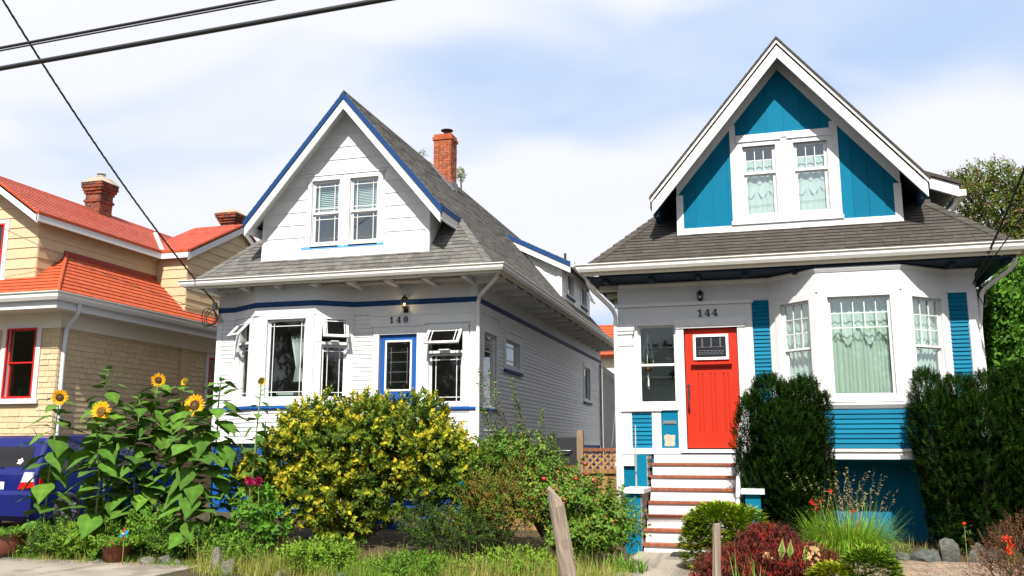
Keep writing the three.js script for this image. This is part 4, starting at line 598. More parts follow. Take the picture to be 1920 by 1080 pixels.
  for (const s of [1, -1]) { const x = rx + s * rk, y = ry - sl * rk; part(roof, 'eave_board', wbox(x - s * 0.04, x + s * 0.015, y - 0.22, y - 0.02, -15.3, -rkd - 0.02), M.navy); part(roof, 'lookout', wbox(x - s * 0.12, x - s * 0.05, y - 0.36, y - 0.18, -15.32, -15.85), M.navy); }
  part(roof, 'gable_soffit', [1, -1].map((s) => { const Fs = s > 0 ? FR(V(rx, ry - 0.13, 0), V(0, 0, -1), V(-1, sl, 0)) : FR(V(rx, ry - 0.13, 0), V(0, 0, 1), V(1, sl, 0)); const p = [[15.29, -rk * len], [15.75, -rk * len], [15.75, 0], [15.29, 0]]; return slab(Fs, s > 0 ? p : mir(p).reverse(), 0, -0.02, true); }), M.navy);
  // side dormer, far right
  { const DF = frontF(17.6); const dm = part(t, 'dormer', slab(frontF(17.9), [[1.6, 6.2], [3.15, 5.2], [3.15, 6.3], [1.6, 7.2]], 0, -4, true), M.teal2); part(dm, 'bargeboard', slab(DF, [[1.5, 7.02], [3.62, 6.16], [3.62, 6.38], [1.5, 7.24]], 0.02, -0.05, true), M.white3); part(dm, 'dormer_roof', slab(DF, [[1.5, 7.245], [3.66, 6.385], [3.66, 6.45], [1.5, 7.31]], 0.06, -4.5, true), M.brownShingle[0]); part(dm, 'dormer_gutter', wbox(3.62, 3.74, 6.18, 6.3, -17.6, -22), M.gutter); part(dm, 'corner_board', box(frontF(17.88), 3.0, 3.17, 5.2, 6.22, 0, 0.02), M.white3); part(dm, 'downspout', tube([V(3.6, 6.2, -17.75), V(3.55, 6.05, -17.8), V(3.2, 5.75, -17.85)], 0.04, 0.04, 8, 3), M.gutter); }
  // front stairs
  const st = part(t, 'stairs', [slab(FR(V(-1.84, 0, 0), V(0, 0, -1), V(0, 1, 0)), [[14.15, 0], [15.6, 0], [15.6, 1.45]], 1.4, 0.02, true)], M.fence2);
  for (let i = 0; i < 8; i++) { const y1 = 1.55 - i * 0.194, z = -15.47 + i * 0.222; part(st, 'riser', wbox(-1.86, -0.40, y1 - 0.194 + (i < 7 ? 0.0 : 0.01), y1 - (i ? 0.036 : 0.06), z - 0.03, z), pick([M.white, M.white2])); if (i < 7) part(st, 'tread', wbox(-1.885, -0.385, y1 - 0.23, y1 - 0.194, z - 0.03 + 0.031, z + 0.25), M.tread); }
  const gwm = std([0.36, 0.35, 0.34], { map: T.wood, bumpMap: T.woodB, bumpScale: 0.004, roughness: 0.85 });
  for (const [x0, x1, zA, zC, y, face] of [[-2.12, -1.92, -15.56, -14.95, 1.49, 1], [-2.14, -1.9, -14.949, -13.98, 0.92, 1], [-0.38, -0.16, -15.56, -14.9, 1.49, 0], [-0.36, -0.14, -14.899, -14.0, 0.93, 0]]) {
    const sw = part(st, 'stair_side', wbox(x0, x1, 0, y, zA, zC), M.teal);
    if (face) { const SF = wallF([x1, zC], [x1, zA]); pieces(sw, 'side_board', courses(SF, [[0, 0.02], [zC - zA, 0.02], [zC - zA, y - 0.02], [0, y - 0.02]], 0.14, { h0: 0.02, h1: 0.006 }), [gwm], t); }
    if (y < 1) part(sw, 'cap', wbox(x0 - 0.06, x1 + 0.06, y + 0.001, y + 0.065, zA + 0.02, zC + 0.06), M.white3);
  }
  part(st, 'handrail', [tube([V(-0.43, 1.98, -15.5), V(-0.47, 0.78, -14.05)], 0.038, 0.038, 4), tube([V(-0.47, 0.8, -14.05), V(-0.47, 0.1, -14.05)], 0.025, 0.025, 6), tube([V(-0.43, 1.96, -15.5), V(-0.43, 1.4, -15.5)], 0.025, 0.025, 6)], M.white3);
}
single('doormat', 'dark rubber doormat at the foot of the white stairs', 'doormat', [wbox(-1.42, -0.72, 0.075, 0.095, -13.82, -13.42), ...Array.from({ length: 12 }, (_, i) => wbox(-1.40 + i * 0.056, -1.37 + i * 0.056, 0.095, 0.1, -13.80, -13.44))], M.rubber, [-1.07, 0.075, -13.6]);
single('broom_handle', 'thin wooden pole leaning against the white corner post beside the stairs', 'pole', tube([V(-2.02, 0.99, -14.4), V(-2.17, 1.98, -15.52)], 0.012, 0.01, 6), std([0.55, 0.42, 0.3], { map: T.wood }), [-2.02, 0.99, -14.4]);
// =====================================================================
// yellow house with orange roofs
// =====================================================================
{
  const t = thing('yellow_house', 'pale yellow two-storey house with orange shingle roofs and red window sashes', 'house', [-16, 0, -17]);
  const F = frontF(15.05), S = sideF(-13.85), ym = [M.yellow, M.yellow2, M.yellow3];
  const oF = [-15.14, -14.42, 2.62, 4.03], oF2 = [-16.3, -15.52, 2.62, 4.03], oS = [20.2, 21.2, 2.7, 3.9];
  const wall = part(t, 'wall', [holed(F, [[-20, 0.1], [-13.85, 0.1], [-13.85, 4.6], [-20, 4.6]], [oF, oF2], 0.14), holed(S, [[15.2, 0.1], [24, 0.1], [24, 4.6], [15.2, 4.6]], [oS], 0.14), wbox(-20, -13.99, 0.1, 4.6, -24, -23.86), wbox(-20, -19.86, 0.1, 4.6, -15.2, -23.85)], M.yellow);
  part(t, 'room_wall', [wbox(-19.8, -14.0, 0.2, 4.5, -18.6, -18.5), wbox(-19.8, -14, 1.5, 1.55, -15.2, -18.5), wbox(-19.8, -14.0, 4.45, 4.5, -15.2, -23.8)], M.interior);
  const sg = { tab: 0.24, h0: 0.016, h1: 0.004, gap: 0.006, jit: 0.005, tabJit: 0.35 };
  pieces(wall, 'wall_shingle', [...courses(F, [[-17, 1.2], [-13.85, 1.2], [-13.85, 4.02], [-17, 4.02]], 0.115, { ...sg, holes: [[-15.28, -14.28, 2.4, 4.1], [-16.45, -15.4, 2.4, 4.1]] }), ...courses(S, [[15.06, 1.2], [21.5, 1.2], [21.5, 3.98], [15.06, 3.98]], 0.115, { ...sg, holes: [[20.06, 21.34, 2.5, 4.05]] })], ym, t);
  part(wall, 'frieze_board', sweep(bandProf(0.025, 0.32), [[-20, -15.05], [-13.85, -15.05], [-13.85, -24]], 4.03), M.cream);
  part(wall, 'pilaster', box(S, 19.0, 19.25, 1.2, 4.03, 0, 0.05), M.yellow2);
  const rd = (f, o) => { const w = windowAt(t, f, o, { cw: 0.13, ct: 0.1, cb: 0.04, sash: M.sash, mat: M.white2, hung: true, mid: 0.5, sw: 0.028, bars: [] }); part(w, 'red_frame', ringBoxes(f, o[0] - 0.02, o[1] + 0.02, o[2] - 0.02, o[3] + 0.02, 0.035, 0.001, 0.042), M.sash); part(w, 'sill', box(f, o[0] - 0.2, o[1] + 0.2, o[2] - 0.13, o[2] - 0.041, 0, 0.08), M.white2); };
  rd(F, oF); rd(F, oF2); rd(S, oS);
  // lower roof: hip round the corner
  const gx = -13.45, gz = -14.45, y0 = 4.62, p1 = 0.77, p2 = 0.93, ux = -14.7;
  const P2 = (ux, u) => u;
  const F1 = FR(V(0, y0, gz), V(1, 0, 0), V(0, p1, -1)), F2 = FR(V(gx, y0, 0), V(0, 0, -1), V(-1, p2, 0)), l1 = Math.hypot(1, p1), l2 = Math.hypot(1, p2);
  const run2 = gx - ux, hz = (p2 * run2) / p1;                      // hip meets the upper wall here
  const a1 = [[-20.4, 0], [gx, 0], [ux, hz * l1], [-20.4, hz * l1]], a2 = [[-gz, 0], [24.3, 0], [24.3, run2 * l2], [-gz + hz, run2 * l2]];
  const roof = part(t, 'lower_roof', [slab(F1, a1, 0, -0.08, true), slab(F2, a2, 0, -0.08, true)], M.orangeShingle[0]);
  pieces(roof, 'shingle_course', [...courses(F1, a1, 0.15, { h0: 0.02, h1: 0.002 }), ...courses(F2, a2, 0.15, { h0: 0.02, h1: 0.002 })], M.orangeShingle, t);
  part(roof, 'hip_cap', tube([V(gx, y0 + 0.02, gz), V(ux, y0 + p2 * run2 + 0.03, gz - hz)], 0.04, 0.04, 6), M.orangeShingle[1]);
  part(roof, 'red_flashing', box(FR(V(ux + 0.012, 0, 0), V(0, 0, -1), V(0, 1, 0)), -gz + hz - 0.1, 24, y0 + p2 * run2 - 0.05, y0 + p2 * run2 + 0.09, 0, 0.03), std([0.22, 0.02, 0.012], { roughness: 0.6 }));
  part(t, 'gutter', sweep(gutterProf.map(([a, b]) => [a * 1.2, b * 1.3]), [[-20.4, gz + 0.02], [gx + 0.02, gz + 0.02], [gx + 0.02, -24]], y0 - 0.05), M.gutter);
  part(t, 'fascia', sweep(bandProf(0.02, 0.2), [[-20.4, gz], [gx, gz], [gx, -24]], y0 - 0.28), M.white2);
  part(t, 'soffit', [wbox(-20.4, gx - 0.01, y0 - 0.27, y0 - 0.24, gz - 0.01, -15.06), wbox(-13.84, gx - 0.011, y0 - 0.271, y0 - 0.241, -15.061, -24)], M.cream);
  part(t, 'downspout', tube([V(-13.40, 4.5, -15.0), V(-13.42, 4.32, -15.02), V(-13.74, 4.02, -15.12), V(-13.79, 3.9, -15.14), V(-13.79, 0.4, -15.14)], 0.045, 0.045, 8, 2), M.white2);
  // upper storey
  const UF = frontF(15.14), US = sideF(ux), uTop = 6.42, ue = { h0: 0.022, h1: 0.006 };
  const rx = -15.95, ry = 7.48, sl = 0.68, ze = -14.82, wz = 19.0, X2 = -13.8;   // ridge; wing front wall; wing end wall
  const uw = part(t, 'upper_wall', [holed(UF, [[-17.2, 4.6], [ux, 4.6], [ux, 6.45], [rx, 7.3], [-17.2, 6.45]], [[-16.5, -15.62, 5.2, 6.35]], 0.12), wbox(ux - 0.12, ux - 0.001, 4.6, 6.5, -15.261, -24), wbox(-17.2, -17.08, 4.6, 6.5, -15.261, -24),
    wbox(ux - 0.05, X2 - 0.001, 4.6, 6.42, -wz, -wz - 0.12), slab(sideF(X2), [[wz, 4.6], [23.4, 4.6], [23.4, 6.40], [21.2, 7.58], [wz, 6.40]], 0, -0.12, true), wbox(-17.1, X2 - 0.01, 4.6, 6.38, -23.4, -23.28)], M.yellow);
  pieces(uw, 'siding_board', [...courses(UF, [[-17.2, 4.9], [ux, 4.9], [ux, 6.45], [rx, 7.35], [-17.2, 6.45]], 0.225, { ...ue, holes: [[-16.6, -15.52, 5.1, 6.45]] }), ...courses(US, [[15.14, 4.9], [wz, 4.9], [wz, 6.5], [15.14, 6.5]], 0.225, ue), ...courses(frontF(wz), [[ux + 0.02, 4.9], [X2, 4.9], [X2, 6.45], [ux + 0.02, 6.45]], 0.225, ue), ...courses(sideF(X2), [[wz, 4.6], [23.4, 4.6], [23.4, 6.40], [21.2, 7.58], [wz, 6.40]], 0.225, ue)], ym, t);
  part(uw, 'room_wall', wbox(-17, ux - 0.2, 4.7, 6.3, -17.3, -17.2), M.interior);
  rd(UF, [-16.5, -15.62, 5.2, 6.35]);
  const RF = FR(V(rx, ry, 0), V(0, 0, -1), V(-1, sl, 0)), LF = FR(V(rx, ry, 0), V(0, 0, 1), V(1, sl, 0)), len = Math.hypot(1, sl), hw = 1.47;
  const ra = [[-ze, -hw * len], [24, -hw * len], [24, 0], [-ze, 0]];
  const rmid = 21.2, wy = 7.7, wsl = (wy - 6.50) / (rmid - wz + 0.12);
  const WF = FR(V(0, wy, -rmid), V(1, 0, 0), V(0, wsl, -1)), wl = Math.hypot(1, wsl), wd = rmid - wz + 0.14;
  const rb = [[-15.2, -wd * wl], [X2 + 0.12, -wd * wl], [X2 + 0.12, 0], [-15.2, 0]];
  const WB = FR(V(0, wy, -rmid), V(-1, 0, 0), V(0, wsl, 1));
  const uroof = part(t, 'upper_roof', [slab(RF, ra, 0, -0.08, true), slab(LF, ra.map(([a, b]) => [-a, b]).reverse(), 0, -0.08, true), slab(WF, rb, 0, -0.08, true), slab(WB, rb.map(([a, b]) => [-a, b]).reverse(), 0, -0.08, true)], M.redShingle[0]);
  pieces(uroof, 'shingle_course', [...courses(RF, ra, 0.12, { h0: 0.02, h1: 0.002 }), ...courses(WF, rb, 0.12, { h0: 0.02, h1: 0.002 })], M.redShingle, t);
  part(uroof, 'fascia', [wbox(rx + hw - 0.03, rx + hw + 0.02, ry - sl * hw - 0.2, ry - sl * hw - 0.06, ze, -wz + 0.1), wbox(ux, X2 + 0.12, ry - sl * hw - 0.2, ry - sl * hw - 0.06, -wz + 0.13, -wz + 0.17)], M.white2);
  part(uroof, 'red_edge', [wbox(rx + hw - 0.02, rx + hw + 0.03, ry - sl * hw - 0.058, ry - sl * hw + 0.0, ze, -wz + 0.1), wbox(ux + 0.2, X2 + 0.12, ry - sl * hw - 0.058, ry - sl * hw + 0.02, -wz + 0.13, -wz + 0.18)], M.orangeShingle[1]);
  const rake = (FF, cx, top, s, w, m0, m1, n, mat, nm) => { for (const g of [1, -1]) { const P = [[cx, top + m1], [cx, top + m0], [cx + g * w, top + m0 - s * w], [cx + g * w, top + m1 - s * w]]; part(uroof, nm, slab(FF, g > 0 ? P : P.slice().reverse(), n, -0.03, true), mat); } };
  rake(frontF(-ze), rx, ry, sl, hw, -0.24, -0.05, 0.0, M.white2, 'bargeboard'); rake(frontF(-ze), rx, ry, sl, hw, -0.048, 0.0, 0.02, M.orangeShingle[1], 'red_rake_edge');
  const EF = FR(V(X2 + 0.12, 0, 0), V(0, 0, -1), V(0, 1, 0));
  rake(EF, rmid, wy, wsl, wd, -0.26, -0.05, 0.0, M.white2, 'bargeboard'); rake(EF, rmid, wy, wsl, wd, -0.048, 0.0, 0.02, M.orangeShingle[1], 'red_rake_edge');
  part(uroof, 'valley_flashing', tube([V(rx + hw - 0.02, ry - sl * hw + 0.02, -wz + 0.1), V(rx + 0.35, ry - sl * 0.35 + 0.03, -wz - 1.0)], 0.07, 0.06, 4), M.white2);
  // chimneys with corbelled heads
  const corb = (y) => (y > 7.98 ? 0.085 : y > 7.9 ? 0.06 : y > 7.83 ? 0.03 : y > 7.58 && y < 7.66 ? 0.03 : 0);
  const c1 = chimney(t, -16.12, -15.68, -18.4, -17.95, 7.2, 8.14, M.brickDark, { corbel: corb });
  part(c1, 'chimney_cap', new THREE.CylinderGeometry(0.26, 0.46, 0.16, 4, 1).rotateY(Math.PI / 4).translate(-15.9, 8.22, -18.18), M.concCap);
  part(c1, 'flue', lathe([[0.085, 8.28], [0.085, 8.33], [0.11, 8.335], [0.11, 8.36], [0.08, 8.37], [0.08, 8.40], [0.11, 8.405], [0.11, 8.43], [0.001, 8.44]], 14).translate(-15.9, 0, -18.18), M.grayspout);
  const cx = -14.4, cz = -21.7; const c2 = chimney(t, cx - 0.2, cx + 0.2, cz - 0.2, cz + 0.2, 7.2, 8.14, M.brickDark, { corbel: (y) => clamp((y - 7.75) * 0.5, 0, 0.14) });
  part(c2, 'chimney_cap', new THREE.CylinderGeometry(0.2, 0.46, 0.14, 4, 1).rotateY(Math.PI / 4).translate(cx, 8.21, cz), M.concCap);
}
// house far behind between the two, mostly hidden
{
  const t = thing('rear_house', 'distant house with orange roof glimpsed between the two front houses', 'house', [-7, 0, -46]);
  part(t, 'wall', wbox(-12, -3, 0, 6.2, -44, -50), M.cream);
  const f = FR(V(0, 6.1, -43.5), V(1, 0, 0), V(0, 0.7, -1)); const r = part(t, 'roof', slab(f, [[-12.5, 0], [-2.5, 0], [-2.5, 3.2], [-12.5, 3.2]], 0, -0.1, true), M.orangeShingle[0]);
  pieces(r, 'shingle_course', courses(f, [[-12.5, 0], [-2.5, 0], [-2.5, 3.2], [-12.5, 3.2]], 0.3, { h0: 0.03, h1: 0.003 }), M.orangeShingle, t);
}
// ---------- fence between the houses ----------
{
  const t = thing('wooden_fence', 'cedar fence with lattice top between the white house and the teal house', 'fence', [-3.9, 0.15, -15.9]);
  const F = frontF(15.9), y0 = 0.12;
  for (const [x, h] of [[-3.21, 1.9], [-4.28, 1.87], [-5.3, 1.7]]) part(t, 'post', [wbox(x - 0.055, x + 0.055, y0, h, -15.96, -15.85), wbox(x - 0.04, x + 0.04, h, h + 0.012, -15.945, -15.865)], M.post);
  for (const [x0, x1, top, lat] of [[-3.15, -2.52, 1.6, true], [-4.22, -3.27, 1.30, false], [-5.24, -4.34, 1.62, true]]) {
    part(t, 'rail', wbox(x0, x1, top - 0.06, top, -15.94, -15.86), M.rail);
    const b1 = lat ? top - 0.37 : top - 0.06;
    if (lat) {
      part(t, 'rail', wbox(x0, x1, b1 - 0.07, b1, -15.93, -15.85), M.fence2);
      const clipP = [[x0, b1], [x1, b1], [x1, top - 0.06], [x0, top - 0.06]];
      for (const s of [1, -1]) for (let k = -3; k < 12; k++) { const a = x0 + k * 0.13, w = 0.036, H = top - 0.06 - b1; const q = clipPoly(s > 0 ? [[a, b1], [a + w * 1.4, b1], [a + w * 1.4 + H, b1 + H], [a + H, b1 + H]] : [[a + H, b1], [a + H + w * 1.4, b1], [a + w * 1.4, b1 + H], [a, b1 + H]], clipP); if (q.length > 2) part(t, 'lattice_slat', slab(F, q, s > 0 ? 0.012 : 0.0, s > 0 ? 0.001 : -0.011, true), M.fence); }
    }
    for (let x = x0; x < x1 - 0.02; x += 0.142) part(t, 'fence_board', box(F, x, Math.min(x + 0.138, x1), y0, lat ? b1 - 0.071 : b1, -0.012 + rr(0, 0.003), 0.01), pick([M.fence, M.fence2]));
    part(t, 'rail', wbox(x0, x1, 0.5, 0.58, -15.88, -15.84), M.fence2);
  }
}
// ---------- barbecue ----------
{
  const x = -3.85, z = -17.2, y = 0.1; const t = thing('barbecue_grill', 'black covered barbecue standing behind the wooden fence gate', 'barbecue', [x, y, z]);
  part(t, 'cart', [wbox(x - 0.3, x + 0.3, y + 0.1, y + 1.15, z - 0.25, z + 0.25), wbox(x - 0.6, x + 0.6, y + 1.15, y + 1.2, z - 0.27, z + 0.27)], M.black);
  part(t, 'lid', new THREE.CylinderGeometry(0.3, 0.3, 0.7, 20, 1, false, 0, Math.PI).rotateZ(Math.PI / 2).rotateX(-Math.PI / 2).translate(x, y + 1.36, z).scale(1, 1, 1), M.black);
  part(t, 'lid_box', wbox(x - 0.35, x + 0.35, y + 1.201, y + 1.7, z - 0.2, z + 0.15), M.black);
  part(t, 'handle', tube([V(x - 0.25, y + 1.45, z + 0.16), V(x - 0.2, y + 1.45, z + 0.22), V(x + 0.2, y + 1.45, z + 0.22), V(x + 0.25, y + 1.45, z + 0.16)], 0.012, 0.012, 6), M.chrome);
  for (const [a, b] of [[-0.27, -0.22], [0.27, -0.22], [-0.27, 0.22], [0.27, 0.22]]) part(t, 'leg', tube([V(x + a, y + 0.1, z + b), V(x + a, y, z + b)], 0.025, 0.025, 6), M.black);
}
// ---------- car ----------
{
  const x0 = -13.15, x1 = -11.47, zr = -12.3, by = 0.25, cx = (x0 + x1) / 2, W = x1 - x0;
  const t = thing('blue_hatchback', 'dark blue hatchback car parked in the driveway behind the sunflowers', 'car', [cx, by, zr - 2]);
  const blue = new THREE.MeshPhysicalMaterial({ roughness: 0.4, metalness: 0, specularIntensity: 0.4, clearcoat: 0.5, clearcoatRoughness: 0.04 }); blue.color.setRGB(0.002, 0.006, 0.095);
  const prof = [[0.04, 0.22], [-0.02, 0.34], [-0.03, 0.58], [0.02, 0.64], [0.04, 0.9], [0.10, 1.02], [0.30, 1.40], [0.34, 1.47], [0.6, 1.51], [1.2, 1.525], [1.9, 1.49], [2.45, 1.30], [3.0, 1.02], [3.7, 0.86], [3.92, 0.66], [3.94, 0.3], [3.85, 0.2]];
  const shape = new THREE.Shape(prof.map(([a, b]) => new THREE.Vector2(a, b)));
  const g = new THREE.ExtrudeGeometry(shape, { depth: W - 0.12, bevelEnabled: true, bevelSize: 0.05, bevelThickness: 0.06, bevelSegments: 3, steps: 6 }); g.translate(0, 0, 0.06);
  const Pp = g.attributes.position; for (let i = 0; i < Pp.count; i++) { const a = Pp.getX(i), y = Pp.getY(i), w = Pp.getZ(i); const k = 1 - 0.17 * sstep(0.85, 1.5, y) - 0.07 * sstep(0.45, 0.1, a) - 0.05 * sstep(3.2, 3.9, a); Pp.setXYZ(i, cx + (w - W / 2) * k, by + y, zr - a); }
  g.computeVertexNormals(); const body = part(t, 'body', norm(g), blue);
  const hatch = FR(V(cx, by + 1.02, zr - 0.05), V(1, 0, 0), V(0, 0.38, -0.2)), gm = std([0.006, 0.006, 0.007], { roughness: 0.1 });
  const rw = part(t, 'rear_window', slab(hatch, [[-0.56, 0.02], [0.56, 0.02], [0.54, 0.2], [0.48, 0.39], [-0.48, 0.39], [-0.54, 0.2]], 0.012, -0.03), gm);
  part(rw, 'sticker', slab(hatch, Array.from({ length: 20 }, (_, i) => { const a = i * 0.314, r = i % 4 < 2 ? 0.06 : 0.035; return [0.33 + r * Math.cos(a), 0.12 + r * Math.sin(a)]; }), 0.014, 0.012), M.whitePlastic);
  part(rw, 'wiper', tube([pt(hatch, 0.05, 0.0, 0.03), pt(hatch, -0.35, 0.1, 0.03)], 0.012, 0.008, 5), M.black);
  const RB = frontF(-zr - 0.015);
  const tl = std([0.45, 0.005, 0.004], { roughness: 0.12 }), tc = std([0.65, 0.65, 0.66], { roughness: 0.12, metalness: 0.3 });
  for (const s of [1, -1]) { const q = (p) => { const l = p.map(([a, b]) => [cx + s * a, by + b]); return s > 0 ? l : l.reverse(); }; const l = part(t, 'tail_light', slab(RB, q([[0.46, 0.68], [0.77, 0.72], [0.75, 0.80], [0.50, 0.79]]), 0.03, -0.1), tl); part(l, 'clear_lens', slab(RB, q([[0.50, 0.795], [0.75, 0.805], [0.71, 0.96], [0.56, 0.96]]), 0.02, -0.1), tc); part(l, 'side_lens', wbox(cx + s * 0.74, cx + s * 0.80, by + 0.72, by + 0.86, zr - 0.06, zr - 0.34), tl); }
  part(t, 'rear_bumper', slab(RB, [[cx - 0.78, by + 0.26], [cx + 0.78, by + 0.26], [cx + 0.79, by + 0.56], [cx - 0.79, by + 0.56]], 0.075, -0.1), blue);
  part(t, 'number_plate', slab(RB, [[cx - 0.16, by + 0.68], [cx + 0.16, by + 0.68], [cx + 0.16, by + 0.80], [cx - 0.16, by + 0.80]], 0.012, -0.02), M.whitePlastic);
  for (const s of [1, -1]) { const SF = s > 0 ? FR(V(x1 - 0.105, by + 1.0, 0), V(0, 0, -1), V(-0.24, 1, 0)) : FR(V(x0 + 0.105, by + 1.0, 0), V(0, 0, 1), V(0.24, 1, 0)); for (const p of [[[0.55, 0], [1.25, 0], [1.25, 0.4], [0.62, 0.38]], [[1.3, 0], [2.35, 0], [2.0, 0.36], [1.3, 0.4]]]) { const l = p.map(([a, b]) => [s * (-zr + a), b]); part(t, 'side_window', slab(SF, s > 0 ? l : l.reverse(), 0.03, -0.05), gm); } }
  for (const a of [0.72, 3.15]) for (const s of [1, -1]) { const w = part(t, 'wheel', new THREE.TorusGeometry(0.235, 0.075, 10, 28).rotateY(Math.PI / 2).translate(cx + s * (W / 2 - 0.07), by + 0.305, zr - a), M.rubber); part(w, 'rim', [cyl(0.19, 0.1, 20).rotateZ(Math.PI / 2).translate(cx + s * (W / 2 - 0.07), by + 0.305, zr - a), ...Array.from({ length: 7 }, (_, k) => { const b = k * 0.898; return tube([V(cx + s * (W / 2 - 0.01), by + 0.305, zr - a), V(cx + s * (W / 2 - 0.01), by + 0.305 + 0.18 * Math.cos(b), zr - a + 0.18 * Math.sin(b))], 0.02, 0.02, 4); })], M.metal); }
  part(t, 'antenna', tube([V(cx + 0.1, by + 1.50, zr - 0.7), V(cx + 0.1, by + 1.68, zr - 0.55)], 0.008, 0.004, 5), M.black);
}
// ---------- cables ----------
{
  const cab = std([0.012, 0.012, 0.013], { roughness: 0.5 });
  const sag = (A, B, s, n = 24) => Array.from({ length: n + 1 }, (_, i) => { const k = i / n, p = A.clone().lerp(B, k); p.y -= s * 4 * k * (1 - k); return p; });
  single('utility_cable', 'thick black utility cable, lower of the pair crossing the sky', 'cable', tube(sag(V(-30, 5.93, -9), V(14, 7.49, -9), 0.06, 60), 0.032, 0.032, 8), cab, [-8, 6.8, -9]);
  single('utility_cable', 'thinner black utility cable, upper of the pair crossing the sky', 'cable', (() => { const A = at(0, 90, 9.4), B = at(490, -2, 9.4), d = B.clone().sub(A), a = A.clone().addScaledVector(d, -5), b = A.clone().addScaledVector(d, 6), o = V(0, -0.035, 0); return [tube(sag(a, b, 0.0, 60), 0.02, 0.02, 8), tube(sag(a.clone().add(o), b.clone().add(o), 0.008, 60), 0.012, 0.012, 6)]; })(), cab, [-8, 7.3, -9.4]);
  // twisted service drops
  const twist = (A, B, s, r, turns) => { const c = sag(A, B, s, turns * 6), out = []; for (const ph of [0, 2.1, 4.2]) out.push(tube(c.map((p, i) => p.clone().add(V(Math.cos(i * 1.05 + ph) * r, Math.sin(i * 1.05 + ph) * r, 0))), r * 0.85, r * 0.85, 5)); return out; };
  const e1 = V(-11.32, 4.68, -16.62);
  single('service_wire', 'twisted black service wire running down to the corner of the white house', 'wire', twist(at(-40, -75, 9.4), e1, 0.25, 0.011, 16), cab, [-11.32, 4.68, -16.62]);
  const k = thing('wire_coil', 'looped black service cables and grey clamp at the left corner of the white house', 'cable', [-11.3, 4.2, -16.6]);
  part(k, 'loop', [0, 1, 2].map((i) => { const P = []; for (let a = 0; a <= 20; a++) { const th = a * 0.314; P.push(V(-11.36 + (0.13 + i * 0.02) * Math.sin(th) - i * 0.05, 4.36 + (0.16 + 0.02 * i) * Math.cos(th), -16.6 + 0.03 * Math.sin(th * 2 + i))); } return tube(P, 0.009, 0.009, 5); }).concat([tube([V(-11.3, 4.66, -16.62), V(-11.22, 4.5, -16.64), V(-11.24, 4.3, -16.66)], 0.01, 0.01, 5, 3)]), cab);
  part(k, 'clamp', [wbox(-11.36, -11.28, 4.52, 4.68, -16.66, -16.58)], M.grayspout); part(k, 'service_knob', [cyl(0.05, 0.08, 10).rotateX(1.57).translate(-11.2, 4.3, -16.66)], M.grayspout);
  const e2 = at(1826, 530, 15.4);
  single('service_wire', 'twisted black service wire running down to the right eave of the teal house', 'wire', [...twist(at(1990, 130, 12.5), e2, 0.12, 0.011, 10), ...twist(at(2000, 260, 12.9), e2.clone().add(V(-0.02, -0.03, 0)), 0.1, 0.006, 8), tube([e2, e2.clone().add(V(0.06, -0.25, 0.03)), e2.clone().add(V(0.12, -0.4, 0.02)), e2.clone().add(V(0.17, -0.12, 0.02))], 0.009, 0.009, 5, 5)], cab, [e2.x, e2.y, e2.z]);
  single('telephone_wire', 'thin wire strung across the front of the yellow house', 'wire', tube(sag(at(-60, 395, 14.1), at(405, 590, 16.5), 0.12, 30), 0.006, 0.006, 4), cab, [-12, 4.5, -15]);
}
// ---------- weathered posts ----------
function stake(name, label, A, B, r, top) { const P = []; for (let i = 0; i <= 10; i++) P.push(A.clone().lerp(B, i / 10)); const g = tube(P, r, r * 0.82, 14); const q = g.attributes.position; for (let i = 0; i < q.count; i++) { const x = q.getX(i), y = q.getY(i), z = q.getZ(i), k = (fbm(x * 30, y * 3, z * 30, 3) - 0.5) * r * 0.5; q.setXYZ(i, x + k, y + (y > B.y - 0.02 ? (x - B.x) * top + k : 0), z + k); } g.computeVertexNormals(); return single(name, label, 'post', g, M.weather, [A.x, A.y, A.z]); }
{ const b = at(1066, 1080, 9.4), a = at(1041, 928, 9.4); const d = a.clone().sub(b).normalize(); const A = b.clone().addScaledVector(d, -b.y / d.y); A.y = 0; stake('wooden_post', 'thick leaning weathered grey wooden post in front of the apple tree', A, a, 0.098, -1.2); }
{ const a = at(1343, 982, 9.9), A = V(a.x - 0.02, 0, a.z); stake('wooden_post', 'thin upright weathered wooden post in front of the golden round shrub', A, a, 0.048, 0.2); }
// ---------- rocks ----------
function rock(name, label, x, z, w, h, m, group, dy = -0.04) {
  const g = new THREE.IcosahedronGeometry(1, 3), q = g.attributes.position, s = R() * 90, cuts = Array.from({ length: 6 }, () => V(rr(-1, 1), rr(-0.3, 1), rr(-1, 1)).normalize());
  for (let i = 0; i < q.count; i++) { const v = V(q.getX(i), q.getY(i), q.getZ(i)); for (const c of cuts) { const d = v.dot(c); if (d > 0.62) v.addScaledVector(c, 0.62 - d); } v.multiplyScalar(1 + 0.35 * (fbm(v.x * 1.8 + s, v.y * 1.8, v.z * 1.8, 4) - 0.5)); q.setXYZ(i, v.x * w, Math.max(v.y, -0.5) * h, v.z * w * 0.75); }
  g.computeVertexNormals(); const y = gnd(x, z) + h * 0.42 + dy; g.rotateY(R() * 6); g.translate(x, y, z); return single(name, label, 'rock', norm(g), m, [x, gnd(x, z), z], group);
}
